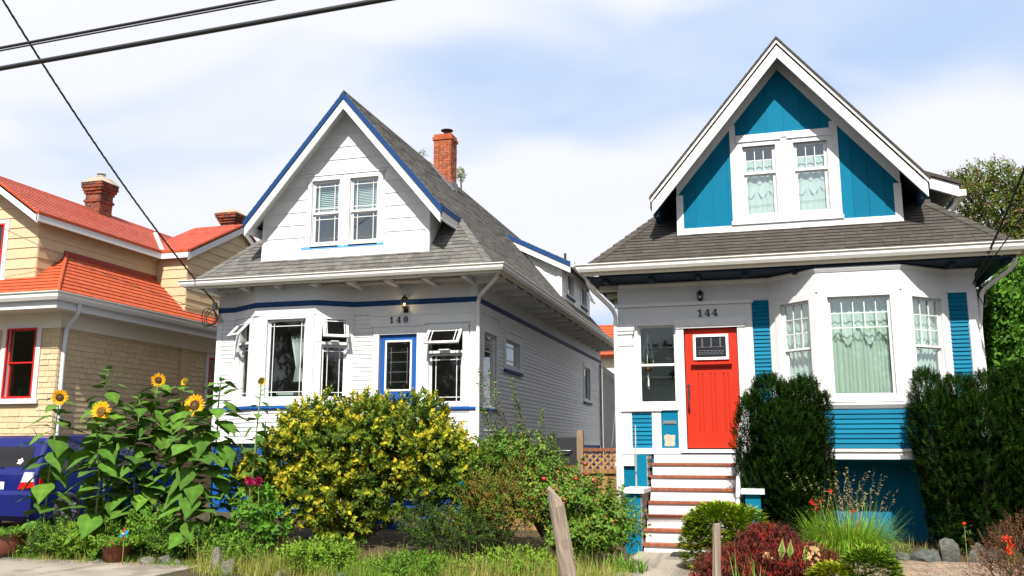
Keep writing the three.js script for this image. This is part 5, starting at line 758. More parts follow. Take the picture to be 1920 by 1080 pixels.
{
  const lab = 'grey rock in the row edging the bed under the bay window';
  for (const [px, py, w, h] of [[1585, 1030, 0.12, 0.10], [1603, 1010, 0.13, 0.16], [1645, 1030, 0.22, 0.17], [1690, 1040, 0.12, 0.10], [1722, 1035, 0.17, 0.14], [1752, 1030, 0.1, 0.12], [1777, 1025, 0.15, 0.2], [1830, 1030, 0.14, 0.18], [1862, 1028, 0.12, 0.15], [1560, 1035, 0.09, 0.08]]) { const p = at(px, py, 14.22); rock('garden_rock', lab, p.x, -14.2 + rr(-0.05, 0.05), w * 1.35, h * 1.25, pick([M.rock, M.rock2, M.rock3]), 'rocks edging the bed under the bay'); }
  const lab2 = 'grey rock beside the sidewalk among the grass';
  for (const [px, D, w, h] of [[408, 10.7, 0.17, 0.27], [428, 10.6, 0.12, 0.2], [278, 11.1, 0.13, 0.1], [312, 11.15, 0.16, 0.14], [335, 11.1, 0.09, 0.1], [535, 10.55, 0.14, 0.1], [640, 10.5, 0.12, 0.1], [15, 11.0, 0.2, 0.07], [30, 10.9, 0.15, 0.06], [185, 11.0, 0.12, 0.07]]) { const p = at(px, 1040, D); rock('garden_rock', lab2, p.x, p.z, w, h, pick([M.rock, M.rock2]), 'rocks beside the sidewalk'); }
}
// ---------- leaves ----------
class LB {
  constructor() { this.p = []; this.c = []; this.i = []; }
  v(q, col) { this.p.push(q.x, q.y, q.z); this.c.push(col[0], col[1], col[2]); return this.p.length / 3 - 1; }
  leaf(p, d, n, L, W, col, fold = 0.25, curl = 0.15) {               // a folded, drooping blade of four faces
    const s = d.clone().cross(n); if (s.lengthSq() < 1e-6) s.set(1, 0, 0); s.normalize(); const u = s.clone().cross(d).normalize();
    const b = this.v(p, col), m = this.v(p.clone().addScaledVector(d, L * 0.45).addScaledVector(u, -W * fold), col), l = this.v(p.clone().addScaledVector(d, L * 0.4).addScaledVector(s, -W * 0.5), col), r = this.v(p.clone().addScaledVector(d, L * 0.4).addScaledVector(s, W * 0.5), col), t = this.v(p.clone().addScaledVector(d, L).addScaledVector(u, -L * curl), col);
    this.i.push(b, m, l, l, m, t, b, r, m, r, t, m);
  }
  blade(p, d, L, W, droop, col, seg = 3) {                           // grass
    const s = V(-d.z, 0, d.x); if (s.lengthSq() < 1e-6) s.set(1, 0, 0); s.normalize(); let prev = null;
    for (let k = 0; k <= seg; k++) { const t = k / seg, q = p.clone().addScaledVector(d, L * t); q.y -= droop * L * t * t; const w = W * (1 - t * 0.92) * 0.5; const a = this.v(q.clone().addScaledVector(s, -w), col), b = this.v(q.clone().addScaledVector(s, w), col); if (prev) this.i.push(prev[0], prev[1], b, prev[0], b, a); prev = [a, b]; }
  }
  geo() { const g = new THREE.BufferGeometry(); g.setAttribute('position', new THREE.Float32BufferAttribute(this.p, 3)); g.setAttribute('color', new THREE.Float32BufferAttribute(this.c, 3)); g.setAttribute('uv', new THREE.Float32BufferAttribute(new Float32Array(this.p.length / 3 * 2), 2)); g.setIndex(this.i); g.computeVertexNormals(); return g; }
}
const rdir = () => { const z = rr(-1, 1), a = R() * 6.283, r = Math.sqrt(1 - z * z); return V(r * Math.cos(a), z, r * Math.sin(a)); };
const vary = (c, k = 0.2) => { const f = 1 + k * (R() - 0.5) * 2, g = 1 + k * 0.5 * (R() - 0.5); return [c[0] * f, c[1] * f * g, c[2] * f]; };
function sprig(lb, p, d, L, n, ll, lw, colF, o = {}) {
  const { ang = 0.9, twigs = null, curl = 0.15 } = o; const x = d.clone().cross(V(0.3, 0.2, 0.9)).normalize(), y = d.clone().cross(x).normalize(); let a = R() * 6.28;
  for (let k = 0; k < n; k++) { const t = (k + 0.5) / n; a += 2.4 + rr(-0.3, 0.3); const side = x.clone().multiplyScalar(Math.cos(a)).addScaledVector(y, Math.sin(a)); const q = p.clone().addScaledVector(d, L * t), ld = d.clone().multiplyScalar(Math.cos(ang * (1.15 - 0.6 * t))).addScaledVector(side, Math.sin(ang * (1.15 - 0.6 * t))).normalize(); const s = rr(0.7, 1.15) * (1 - 0.3 * t); lb.leaf(q, ld, d.clone().addScaledVector(rdir(), 0.4), ll * s, lw * s, colF(t), 0.2, curl); }
  if (twigs) twigs.push(tube([p.clone().addScaledVector(d, -L * 0.3), p.clone().addScaledVector(d, L)], 0.004, 0.0015, 3));
}
function inLobe([c, r], rmin = 0.55) { const d = rdir(), k = Math.pow(rr(rmin ** 3, 1), 1 / 3); return { p: V(c[0] + d.x * r[0] * k, c[1] + d.y * r[1] * k, c[2] + d.z * r[2] * k), d, k }; }
function limbs(base, ends, r0) { return ends.map((e) => { const m = base.clone().lerp(e, 0.5).add(V(rr(-0.12, 0.12), rr(0.0, 0.18), rr(-0.12, 0.12))); return tube([base.clone().add(V(rr(-0.03, 0.03), 0, rr(-0.03, 0.03))), m, e], r0, r0 * 0.25, 6, 3); }); }
function shrub(name, label, cat, base, lobes, count, o) {             // sprigs of leaves through several lobes, on real branches
  const { L = 0.16, n = 7, ll = 0.05, lw = 0.03, col, up = 0.5, mat = M.leaf, group, rmin = 0.55, ang = 0.9, stems = 9, r0 = 0.02, leafName = 'foliage', curl } = o;
  const t = thing(name, label, cat, [base.x, base.y, base.z], group), lb = new LB(), tw = [];
  const vol = lobes.map(([, r]) => r[0] * r[1] * r[2]), tot = vol.reduce((a, b) => a + b); const ends = [];
  lobes.forEach((lo, i) => { const k = Math.round((count * vol[i]) / tot); for (let j = 0; j < k; j++) { const { p, d } = inLobe(lo, rmin); if (p.y < base.y + 0.03) continue; const dir = d.clone().multiplyScalar(0.8).add(V(0, up, 0)).addScaledVector(rdir(), 0.5).normalize(); const cf = col(R(), d, p); sprig(lb, p, dir, L * rr(0.6, 1.3), n, ll, lw, cf, { ang, twigs: j % 4 === 0 ? tw : null, curl }); if (j % Math.ceil(k / Math.max(2, Math.round(stems * vol[i] / tot))) === 0) ends.push(p); } });
  part(t, 'branches', [...limbs(base, ends, r0), ...tw], M.bark); part(t, leafName, lb.geo(), mat); return t;
}
// ---------- sunflowers ----------
const sunLeaf = [0, 1, 2].map((k) => { const W = [0, 0.55, 0.92, 1, 0.86, 0.55, 0.25, 0], N = W.length - 1, p = [], c = [], ix = [], u = []; const col = [[0.085, 0.19, 0.022], [0.10, 0.225, 0.026], [0.07, 0.16, 0.02]][k]; for (let i = 0; i <= N; i++) { const t = i / N, x = t * t * 0.25 + t * 0.75, y = -0.42 * t * t + 0.06 * Math.sin(t * 3 + k); for (const s of [-1, -0.5, 0, 0.5, 1]) { p.push(s * W[i] * 0.40, y + 0.07 * Math.abs(s) * W[i] - 0.06 * s * s * W[i] + 0.02 * Math.sin(i * 2.1 + s * 5 + k), x - (i === 1 ? Math.abs(s) * 0.12 : 0)); const f = (s === 0 ? 1.3 : 1) * (i % 2 ? 0.9 : 1.1); c.push(col[0] * f, col[1] * f, col[2] * f); u.push(s, t); } } for (let i = 0; i < N; i++) for (let j = 0; j < 4; j++) { const a = i * 5 + j; ix.push(a, a + 1, a + 6, a, a + 6, a + 5); } const g = new THREE.BufferGeometry(); g.setAttribute('position', new THREE.Float32BufferAttribute(p, 3)); g.setAttribute('color', new THREE.Float32BufferAttribute(c, 3)); g.setAttribute('uv', new THREE.Float32BufferAttribute(u, 2)); g.setIndex(ix); g.computeVertexNormals(); return g; });
M.sunLeaf = [[0.85, 0.88, 0.65], [0.62, 0.70, 0.5], [1.05, 0.98, 0.6], [0.75, 0.8, 0.6]].map((c) => leafM(c, 0.22, { roughness: 0.6, bumpMap: T.gritB, bumpScale: 0.004 }));
function sunflower(label, px, pyTop, D, o = {}) {
  const { head, lean = 0, leaves = 30, size = 0.38, low = 0.1, stemR = 0.016 } = o;
  const top = at(px, pyTop, D), bx = top.x + lean, bz = top.z + rr(-0.1, 0.1), by = gnd(bx, bz) - 0.02, H = top.y - by;
  const t = thing('sunflower', label, 'sunflower', [bx, by, bz], 'sunflowers along the driveway');
  const P = Array.from({ length: 7 }, (_, i) => { const k = i / 6; return V(mix(bx, top.x, k * k) + (i && i < 6 ? rr(-0.03, 0.03) : 0), by + H * k, mix(bz, top.z, k)); });
  const stem = new THREE.CatmullRomCurve3(P); part(t, 'stem', tube(stem.getPoints(18), stemR, stemR * 0.55, 7), M.stem);
  let a = R() * 6.28;
  for (let i = 0; i < leaves * 1.25; i++) { const k = low + (0.985 - low) * Math.pow(i / (leaves * 1.25), 0.85), q = stem.getPoint(k); a += 2.4 + rr(-0.4, 0.4); const s = size * (k > 0.7 ? mix(1.0, 0.5, (k - 0.7) / 0.3) : rr(0.85, 1.15)); const m = sh(new THREE.Mesh(pick(sunLeaf), pick(M.sunLeaf))); m.name = 'leaf'; const pet = V(Math.sin(a), 0.35, Math.cos(a)).multiplyScalar(s * 0.32);
    m.position.set(q.x + pet.x - bx, q.y + pet.y - by, q.z + pet.z - bz); m.rotation.order = 'YXZ'; m.rotation.set(rr(-0.45, 0.6) - (k > 0.85 ? 0.4 : 0), a, rr(-0.25, 0.25)); m.scale.setScalar(s); t.add(m); part(m.parent, 'petiole', tube([q, q.clone().add(pet)], 0.005, 0.004, 4), M.stem); }
  if (head) { const { yaw = 0, tilt = 0.2, r = 0.14, open = 1 } = head, c = V(top.x, top.y, top.z);
    const R3 = new THREE.Matrix4().makeRotationFromEuler(new THREE.Euler(Math.PI / 2 - tilt, yaw, 0, 'YXZ')).setPosition(c);     // local +y = facing
    const pl = new LB(), rd = r * 0.48; for (const [n, k, lift, tl] of open > 0.8 ? [[22, 1, 0.1, 0], [20, 0.9, 0.32, 0.15]] : [[16, 0.75, 0.9, 0], [12, 0.6, 1.2, 0.1]]) for (let i = 0; i < n; i++) { const b = ((i + tl) / n) * 6.283 + rr(-0.08, 0.08), dr = V(Math.cos(b), lift * rr(0.6, 1.3), Math.sin(b)).normalize(); pl.leaf(V(Math.cos(b) * rd * 0.9, 0, Math.sin(b) * rd * 0.9), dr, V(0, 1, 0), (r - rd * 0.8) * k * rr(0.9, 1.2), r * 0.27, vary([0.85, 0.42, 0.008], 0.15), 0.12, 0.05); }
    const pg = pl.geo().applyMatrix4(R3); part(t, 'petals', pg, M.bloom);
    const disc = lathe([[0.001, r * 0.1], [rd * 0.35, r * 0.06], [rd * 0.55, r * 0.14], [rd * 0.9, r * 0.1], [rd, 0], [rd * 0.7, -r * 0.15], [0.001, -r * 0.2]], 24).applyMatrix4(R3); const dc = part(t, 'flower_disc', disc, std(open > 0.8 ? (head.disc || [0.13, 0.045, 0.012]) : [0.16, 0.17, 0.03], { map: T.grit, bumpMap: T.gritB, bumpScale: 0.01, roughness: 1 }));
    part(dc, 'eye', new THREE.SphereGeometry(rd * 0.42, 12, 8).scale(1, 0.35, 1).translate(0, r * 0.09, 0).applyMatrix4(R3), std([0.10, 0.11, 0.02], { map: T.grit, roughness: 1 }));
    const sp = new LB(); for (let i = 0; i < 18; i++) { const b = i * 0.349; sp.leaf(V(Math.cos(b) * rd * 0.7, -r * 0.12, Math.sin(b) * rd * 0.7), V(Math.cos(b), 0.1 + 0.5 * R(), Math.sin(b)).normalize(), V(0, 1, 0), r * 0.6, r * 0.26, vary([0.08, 0.2, 0.025]), 0.1, 0); } part(t, 'sepals', sp.geo().applyMatrix4(R3), M.leaf);
  } else { const lb = new LB(); for (let i = 0; i < 26; i++) { const d = rdir(); d.y = Math.abs(d.y) * 0.9 + 0.25; lb.leaf(V(top.x, top.y - 0.02, top.z), d.normalize(), V(0, 1, 0), rr(0.05, 0.1), 0.032, vary([0.085, 0.21, 0.025]), 0.2, 0.1); } part(t, 'bud', lb.geo(), M.leaf); }
  return t;
}
sunflower('sunflower with its bloom turned sideways, standing before the car tail light', 112, 745, 11.6, { head: { yaw: 0.95, tilt: 0.05, r: 0.125 }, lean: -0.12, leaves: 26 });
sunflower('sunflower with a wide yellow bloom of plain brown disc', 190, 772, 11.5, { head: { yaw: 0.1, tilt: 0.1, r: 0.16, disc: [0.3, 0.12, 0.02] }, lean: 0.1, leaves: 32 });
sunflower('tall unopened sunflower rising over the plain brown-disc bloom', 204, 690, 12.1, { leaves: 36, lean: 0.05 });
sunflower('sunflower with a half-hidden yellow bloom near the middle of the row', 297, 713, 12.0, { head: { yaw: 0.75, tilt: -0.1, r: 0.11 }, leaves: 40, lean: -0.05 });
sunflower('sunflower with a barely opened green bud against the yellow wall', 347, 716, 12.2, { head: { yaw: -0.2, tilt: 0.2, r: 0.085, open: 0.5 }, leaves: 36 });
sunflower('sunflower with a full bloom of dark ring and green eye', 365, 760, 11.5, { head: { yaw: 0.15, tilt: 0.1, r: 0.16 }, leaves: 38, lean: 0.06 });
sunflower('unopened sunflower against the white corner of house 140', 415, 712, 11.9, { leaves: 38, lean: -0.05 });
sunflower('slender sunflower with a small orange bloom before the bay window', 490, 715, 11.7, { head: { yaw: 1.1, tilt: 0.0, r: 0.08, open: 0.5 }, leaves: 20, size: 0.2, low: 0.3, lean: -0.12 });
sunflower('unopened leafy sunflower between the two wide blooms', 262, 745, 11.8, { leaves: 38, size: 0.4 });
// ---------- yellow-green bush ----------
{
  const c = at(665, 950, 12.7); const b = V(c.x, gnd(c.x, c.z), c.z);
  const Y = [0.52, 0.44, 0.025], YG = [0.25, 0.31, 0.022], GR = [0.13, 0.20, 0.018], DK = [0.055, 0.11, 0.014];
  const L = (px, py, D, r) => { const p = at(px, py, D); return [[p.x, p.y, p.z], r]; };
  const lobes = [L(670, 850, 12.8, [0.95, 0.7, 0.8]), L(575, 850, 12.6, [0.6, 0.55, 0.6]), L(780, 840, 12.7, [0.65, 0.6, 0.6]), L(700, 795, 12.8, [0.6, 0.42, 0.5]), L(515, 885, 12.5, [0.55, 0.45, 0.5]), L(480, 920, 12.3, [0.4, 0.4, 0.4]), L(620, 920, 12.3, [0.6, 0.4, 0.4]), L(840, 890, 12.5, [0.45, 0.45, 0.45]), L(820, 850, 12.6, [0.45, 0.45, 0.5]), L(600, 790, 12.8, [0.5, 0.35, 0.45]), L(560, 940, 12.3, [0.55, 0.32, 0.45]), L(730, 930, 12.4, [0.6, 0.35, 0.4]), L(640, 985, 12.2, [0.5, 0.22, 0.35]), L(780, 780, 12.8, [0.4, 0.3, 0.4])];
  shrub('golden_shrub', 'large bushy shrub with yellow-tipped leaves in front of the blue door', 'shrub', b, lobes, 3300, { L: 0.18, n: 10, ll: 0.10, lw: 0.07, r0: 0.035, stems: 26, rmin: 0.35, up: 0.45, col: (r, d, p) => { const y = r < 0.18 + 0.85 * sstep(0.40, 0.62, fbm(p.x * 2.6, p.y * 2.6, p.z * 2.6, 2)); return (t) => (y && t > 0.15 ? vary(t > 0.55 && R() < 0.8 ? Y : YG, 0.25) : vary(r > 0.85 ? DK : GR, 0.3)); } });
  const o = at(866, 906, 12.15); single('hanging_ornament', 'small teal glass bauble hanging in the yellow-tipped shrub', 'ornament', [new THREE.SphereGeometry(0.036, 14, 10).translate(o.x, o.y, o.z), tube([o, o.clone().add(V(0, 0.12, 0))], 0.003, 0.003, 4)], std([0.02, 0.35, 0.3], { roughness: 0.15 }), [o.x, o.y, o.z]);
}
// ---------- dahlia ----------
{
  const p = at(478, 1000, 11.5), b = V(p.x, gnd(p.x, p.z), p.z), L = (px, py, r) => { const q = at(px, py, 11.5); return [[q.x, q.y, q.z], r]; };
  const t = shrub('dahlia', 'green dahlia with two magenta blooms beside the yellow-tipped shrub', 'plant', b, [L(478, 960, [0.26, 0.3, 0.25]), L(470, 1005, [0.3, 0.2, 0.25]), L(505, 985, [0.22, 0.25, 0.2])], 150, { L: 0.16, n: 5, ll: 0.13, lw: 0.075, r0: 0.012, up: 0.5, col: () => () => vary([0.10, 0.25, 0.02], 0.25) });
  for (const [px, py] of [[469, 901], [485, 903]]) { const q = at(px, py, 11.45), lb = new LB(); for (let i = 0; i < 60; i++) { const d = rdir(); d.z = Math.abs(d.z); lb.leaf(q, d, V(0, 0, 1), rr(0.07, 0.09), 0.03, vary([0.36, 0.008, 0.07], 0.25), 0.25, 0.05); } part(t, 'bloom', lb.geo(), M.bloom); part(t, 'flower_stem', tube([q, V(q.x, q.y - 0.25, q.z - 0.02), V(b.x, b.y + 0.3, b.z)], 0.006, 0.008, 5, 3), M.stem); }
}
// ---------- shrubs on the bank between bush and fence ----------
{
  const L = (px, py, D, r) => { const q = at(px, py, D); return [[q.x, q.y, q.z], r]; }, base = (px, D) => { const q = at(px, 1000, D); return V(q.x, gnd(q.x, q.z), q.z); };
  const G1 = [0.085, 0.17, 0.018], G2 = [0.13, 0.22, 0.02], OL = [0.2, 0.2, 0.025], RD = [0.22, 0.10, 0.03], DK = [0.03, 0.065, 0.014];
  const mixc = (a, b, k) => () => { const c = R() < k ? a : b; return () => vary(c, 0.3); };
  shrub('garden_shrub', 'loose dark green shrub tucked between the yellow-tipped shrub and the apple tree', 'shrub', base(890, 12.9), [L(890, 900, 12.9, [0.5, 0.45, 0.5]), L(930, 870, 13, [0.45, 0.4, 0.45]), L(860, 960, 12.7, [0.55, 0.35, 0.4])], 1100, { L: 0.16, n: 10, ll: 0.06, lw: 0.034, col: mixc(G1, G2, 0.6), r0: 0.018, stems: 16 });
  shrub('olive_shrub', 'olive and russet twiggy shrub in front of the fence', 'shrub', base(930, 12.2), [L(920, 930, 12.2, [0.42, 0.28, 0.4]), L(960, 950, 12.1, [0.4, 0.25, 0.35]), L(880, 980, 12.1, [0.4, 0.2, 0.3]), L(985, 900, 12.6, [0.32, 0.3, 0.3])], 1000, { L: 0.14, n: 10, ll: 0.05, lw: 0.026, col: () => { const r = R(); const c = r < 0.5 ? OL : r < 0.7 ? RD : G1; return () => vary(c, 0.3); }, r0: 0.012, stems: 14 });
  shrub('juniper_shrub', 'low dark feathery evergreen at the foot of the yellow-tipped shrub', 'shrub', base(860, 11.9), [L(850, 1000, 11.9, [0.55, 0.2, 0.35]), L(800, 985, 12, [0.4, 0.2, 0.3]), L(910, 990, 11.9, [0.35, 0.2, 0.3])], 900, { L: 0.14, n: 12, ll: 0.045, lw: 0.016, col: mixc(DK, G1, 0.75), mat: M.leafDense, r0: 0.012 });
  // tall shoots of the apple, its crown and fruit
  const b = base(1040, 12.4), AP = [0.10, 0.21, 0.022], AY = [0.17, 0.26, 0.03];
  const t = shrub('apple_tree', 'small apple tree with red apples and tall leafy shoots in front of the fence', 'tree', b, [L(1030, 930, 12.4, [0.42, 0.4, 0.4]), L(1100, 950, 12.2, [0.42, 0.35, 0.4]), L(1140, 985, 12, [0.42, 0.3, 0.35]), L(1010, 860, 12.7, [0.22, 0.25, 0.22]), L(960, 850, 12.9, [0.3, 0.3, 0.3]), L(1090, 1010, 11.9, [0.45, 0.2, 0.3]), L(1055, 890, 12.5, [0.2, 0.18, 0.2])], 1000, { L: 0.18, n: 8, ll: 0.09, lw: 0.046, col: mixc(AP, AY, 0.7), r0: 0.03, stems: 22, ang: 1.1, rmin: 0.3, curl: 0.3 });
  const lb = new LB(), st = []; for (const [x0, y0, x1, y1, D] of [[960, 860, 900, 690, 13], [960, 860, 920, 700, 13], [985, 860, 958, 715, 12.9], [1000, 870, 965, 740, 12.9], [1010, 860, 1018, 770, 12.8], [1040, 870, 1036, 815, 12.6], [945, 850, 896, 720, 13.1], [1000, 860, 975, 800, 12.8], [930, 850, 905, 770, 13]]) { const A = at(x0, y0, D), B = at(x1, y1, D), d = B.clone().sub(A); st.push(tube([A, A.clone().lerp(B, 0.5).add(V(0.04, 0.02, 0)), B], 0.011, 0.003, 5, 4)); const dn = d.clone().normalize(); for (let k = 0.2; k < 1; k += 0.055) sprig(lb, A.clone().addScaledVector(d, k), dn.clone().addScaledVector(rdir(), 0.5).normalize(), 0.07, 4, 0.075, 0.038, () => vary(R() < 0.6 ? AP : AY, 0.3), { ang: 1.1, curl: 0.25 }); }
  part(t, 'shoots', st, M.bark); part(t, 'shoot_leaves', lb.geo(), M.leaf);
  const ap = [std([0.28, 0.012, 0.008], { roughness: 0.4 }), std([0.22, 0.02, 0.012], { roughness: 0.4 }), std([0.33, 0.085, 0.025], { roughness: 0.45 })];
  for (const [px, py] of [[1097, 870], [1099, 889], [1112, 900], [1117, 906], [1044, 918], [1050, 925], [1058, 935], [1075, 930], [1077, 937], [1058, 944], [997, 935], [1148, 978], [1157, 975], [1077, 994], [1085, 1000], [1072, 1013], [1121, 994], [1147, 1035], [1161, 1003], [1135, 972], [1020, 898], [1080, 898]]) { const q = at(px, py, 12.05 - (px % 3) * 0.08); part(t, 'apple', new THREE.SphereGeometry(rr(0.027, 0.036), 12, 9).scale(1, 0.92, 1).translate(q.x, q.y, q.z), pick(ap)); }
}
// ---------- clipped yews ----------
function yew(label, cols, D, n) {
  const b = at(cols[0][0], 980, D), base = V(b.x, gnd(b.x, b.z) - 0.02, b.z), t = thing('yew_shrub', label, 'shrub', [base.x, base.y, base.z], 'dark upright yews flanking the bay'), lb = new LB(), stems = [];
  for (const [px, pyTop, w, dd] of cols) { const tp = at(px, pyTop, D + dd), y0 = gnd(tp.x, tp.z), H = tp.y - y0; stems.push(tube([V(tp.x, y0 - 0.05, tp.z), V(tp.x + 0.02, y0 + H * 0.6, tp.z), V(tp.x, tp.y - 0.08, tp.z)], 0.03, 0.008, 6));
    for (let i = 0; i < n * w; i++) { const k = Math.pow(R(), 0.8), y = y0 + H * k, prof = w * (k > 0.75 ? Math.sqrt(Math.max(0, 1 - ((k - 0.75) / 0.25) ** 1.6)) * 0.95 + 0.05 : mix(0.38, 1, sstep(0.05, 0.7, k))), a = R() * 6.28, bump = 1 + 0.42 * (fbm(tp.x * 3 + Math.cos(a) * 2.2, y * 3.2, Math.sin(a) * 2.2, 3) - 0.5) * 2, r = prof * bump * Math.sqrt(rr(0.45, 1)); const p = V(tp.x + Math.cos(a) * r, y, tp.z + Math.sin(a) * r); const dir = V(Math.cos(a) * 0.5, rr(0.6, 1.3), Math.sin(a) * 0.5).addScaledVector(rdir(), 0.3).normalize(); const c = vary(R() < 0.22 ? [0.024, 0.06, 0.006] : [0.008, 0.021, 0.004], 0.3); sprig(lb, p, dir, rr(0.07, 0.15), 12, 0.05, 0.015, () => c, { ang: 0.9, curl: 0.05 }); }
    for (let i = 0; i < 16 * w / 0.3; i++) { const a = R() * 6.28, r = w * Math.sqrt(R()) * 0.9, q = V(tp.x + Math.cos(a) * r, tp.y - 0.12 - 0.25 * (r / w) ** 2 * H * 0.25, tp.z + Math.sin(a) * r); for (let k = 0; k < 5; k++) sprig(lb, q.clone().add(V(0, k * 0.045, 0)), V(rr(-0.15, 0.15), 1, rr(-0.15, 0.15)).normalize(), 0.08, 12, 0.045 - k * 0.005, 0.014, () => vary([0.024, 0.06, 0.006], 0.3), { ang: 0.7, curl: 0 }); } }
  part(t, 'trunk', stems, M.bark); part(t, 'needles', lb.geo(), M.needle); return t;
}
yew('dark upright yew between the red door and the bay window', [[1440, 712, 0.34, 0], [1490, 722, 0.34, 0.05], [1408, 745, 0.26, 0], [1465, 760, 0.42, -0.12], [1510, 712, 0.22, 0.1], [1543, 742, 0.10, 0]], 14.55, 7000);
yew('dark broad yew covering the right end of the bay window and corner', [[1735, 700, 0.26, 0], [1790, 712, 0.34, -0.05], [1850, 705, 0.36, 0], [1905, 690, 0.4, 0], [1960, 685, 0.4, 0], [1760, 740, 0.36, -0.15], [1830, 745, 0.5, -0.2], [1920, 750, 0.5, -0.15]], 14.55, 6000);
// ---------- golden globe cypress, lace-leaf maple, dwarf cypress ----------
function fans(name, label, base, lobes, count, c1, c2, o = {}) {       // flat upturned fans of scale leaves in layers
  const t = thing(name, label, 'shrub', [base.x, base.y, base.z], o.group), lb = new LB(); const vol = lobes.map(([, r]) => r[0] * r[2]), tot = vol.reduce((a, b) => a + b);
  lobes.forEach((lo, i) => { for (let j = 0; j < (count * vol[i]) / tot; j++) { const { p, d } = inLobe(lo, 0.72); if (p.y < base.y) continue; const out = V(d.x, d.y * 0.5 + 0.45, d.z).normalize(), side = V(-out.z, 0, out.x).normalize(), c = R() < 0.65 ? c1 : c2, s = rr(0.8, 1.25) * (o.size || 1); for (let k = -3; k <= 3; k++) { const dir = out.clone().addScaledVector(side, k * 0.32).addScaledVector(rdir(), 0.2).normalize(); lb.leaf(p.clone().addScaledVector(rdir(), 0.015), dir, V(0, 1, 0).addScaledVector(rdir(), 0.3), 0.075 * s * (1 - 0.12 * Math.abs(k)), 0.018 * s, vary(c, 0.22), 0.2, 0.25); } } });
  part(t, 'trunk', limbs(base, lobes.map(([c]) => V(...c)), 0.03), M.bark); part(t, 'foliage', lb.geo(), M.leafDense); return t;
}
{
  const L = (px, py, D, r) => { const q = at(px, py, D); return [[q.x, q.y, q.z], r]; }, base = (px, D) => { const q = at(px, 1050, D); return V(q.x, gnd(q.x, q.z), q.z); };
  fans('golden_cypress', 'rounded golden green cypress at the foot of the white stairs', base(1355, 12.3), [L(1360, 1010, 12.3, [0.52, 0.44, 0.5]), L(1310, 1025, 12.2, [0.24, 0.36, 0.3]), L(1345, 985, 12.2, [0.42, 0.27, 0.4]), L(1400, 990, 12.3, [0.26, 0.27, 0.3])], 3600, [0.27, 0.36, 0.02], [0.13, 0.24, 0.02]);
  fans('dwarf_cypress', 'low golden dwarf cypress beside the path, greenest of the two small mounds', base(1640, 10.7), [L(1632, 1075, 10.7, [0.31, 0.26, 0.3])], 1300, [0.17, 0.27, 0.018], [0.08, 0.17, 0.015], { size: 0.85 });
  fans('dwarf_cypress', 'low yellow dwarf cypress, smaller and yellower of the two small mounds', base(1560, 10.6), [L(1560, 1082, 10.6, [0.24, 0.13, 0.2])], 700, [0.36, 0.38, 0.02], [0.2, 0.28, 0.02], { size: 0.8 });
  // maple
  const b = base(1440, 11.3), t = thing('laceleaf_maple', 'low mounding Japanese maple with dark red lacy leaves', 'shrub', [b.x, b.y, b.z]), lb = new LB(), lobes = [L(1440, 1040, 11.3, [0.62, 0.2, 0.5]), L(1370, 1060, 11.1, [0.4, 0.22, 0.4]), L(1500, 1050, 11.2, [0.45, 0.2, 0.4]), L(1440, 1010, 11.5, [0.35, 0.2, 0.35]), L(1400, 1085, 11, [0.7, 0.18, 0.4])], ends = [];
  lobes.forEach((lo) => { for (let j = 0; j < 620; j++) { const { p, d } = inLobe(lo, 0.6); const c = R() < 0.25 ? [0.30, 0.012, 0.008] : R() < 0.5 ? [0.17, 0.04, 0.02] : [0.10, 0.014, 0.012]; if (j % 90 === 0) ends.push(p); for (let k = 0; k < 6; k++) { const dir = V(d.x * 0.6, -0.25, d.z * 0.6).addScaledVector(rdir(), 0.75).normalize(); lb.leaf(p, dir, V(0, 1, 0), rr(0.06, 0.11), 0.012, vary(c, 0.3), 0.15, 0.2); } } });
  part(t, 'branches', limbs(b, ends, 0.02), M.bark); part(t, 'foliage', lb.geo(), M.leaf);
  // pale cream-edged leaves and withered flowers standing in the maple
  for (const [px, py, h] of [[1465, 1030, 0.24], [1480, 1028, 0.22], [1513, 1040, 0.22]]) { const q = at(px, py + 20, 10.9), hl = new LB(), tw = rr(-0.6, 0.6), nn = V(Math.sin(tw), 0.15, Math.cos(tw)), dd = V(rr(-0.25, 0.25), 1, 0.05).normalize(); hl.leaf(q, dd, nn, h, 0.085, [0.5, 0.46, 0.2], 0.3, 0.05); hl.leaf(q.clone().addScaledVector(nn, 0.006), dd, nn, h * 0.93, 0.05, [0.13, 0.28, 0.03], 0.3, 0.05); const g = hl.geo(); const s = thing('hosta_leaf', 'cream-edged upright leaf rising out of the red maple', 'plant', [q.x, 0, q.z], 'cream-edged leaves in the red maple'); part(s, 'blade', g, M.leaf); part(s, 'stalk', tube([V(q.x, 0, q.z), V(q.x, q.y + 0.02, q.z)], 0.006, 0.005, 5), M.stem); }
  { const q = at(1525, 1045, 10.9), f = new LB(); for (let i = 0; i < 40; i++) f.leaf(V(q.x + rr(-0.04, 0.04), q.y + rr(-0.13, 0.12), q.z + rr(-0.03, 0.03)), rdir(), rdir(), rr(0.05, 0.08), 0.04, vary([0.62, 0.45, 0.2], 0.2), 0.3, 0.4); for (let i = 0; i < 16; i++) { const w = at(1437, 1040, 10.95); f.leaf(V(w.x + rr(-0.05, 0.05), w.y + rr(-0.04, 0.04), w.z), rdir(), rdir(), 0.06, 0.035, vary([0.6, 0.42, 0.2], 0.2), 0.3, 0.4); } const s = thing('faded_flower', 'withered pale flower heads standing in the red maple', 'flower', [q.x, 0, q.z]); part(s, 'bloom', f.geo(), M.bloom); part(s, 'stalk', tube([V(q.x, 0, q.z), q], 0.006, 0.004, 5), M.stem); }
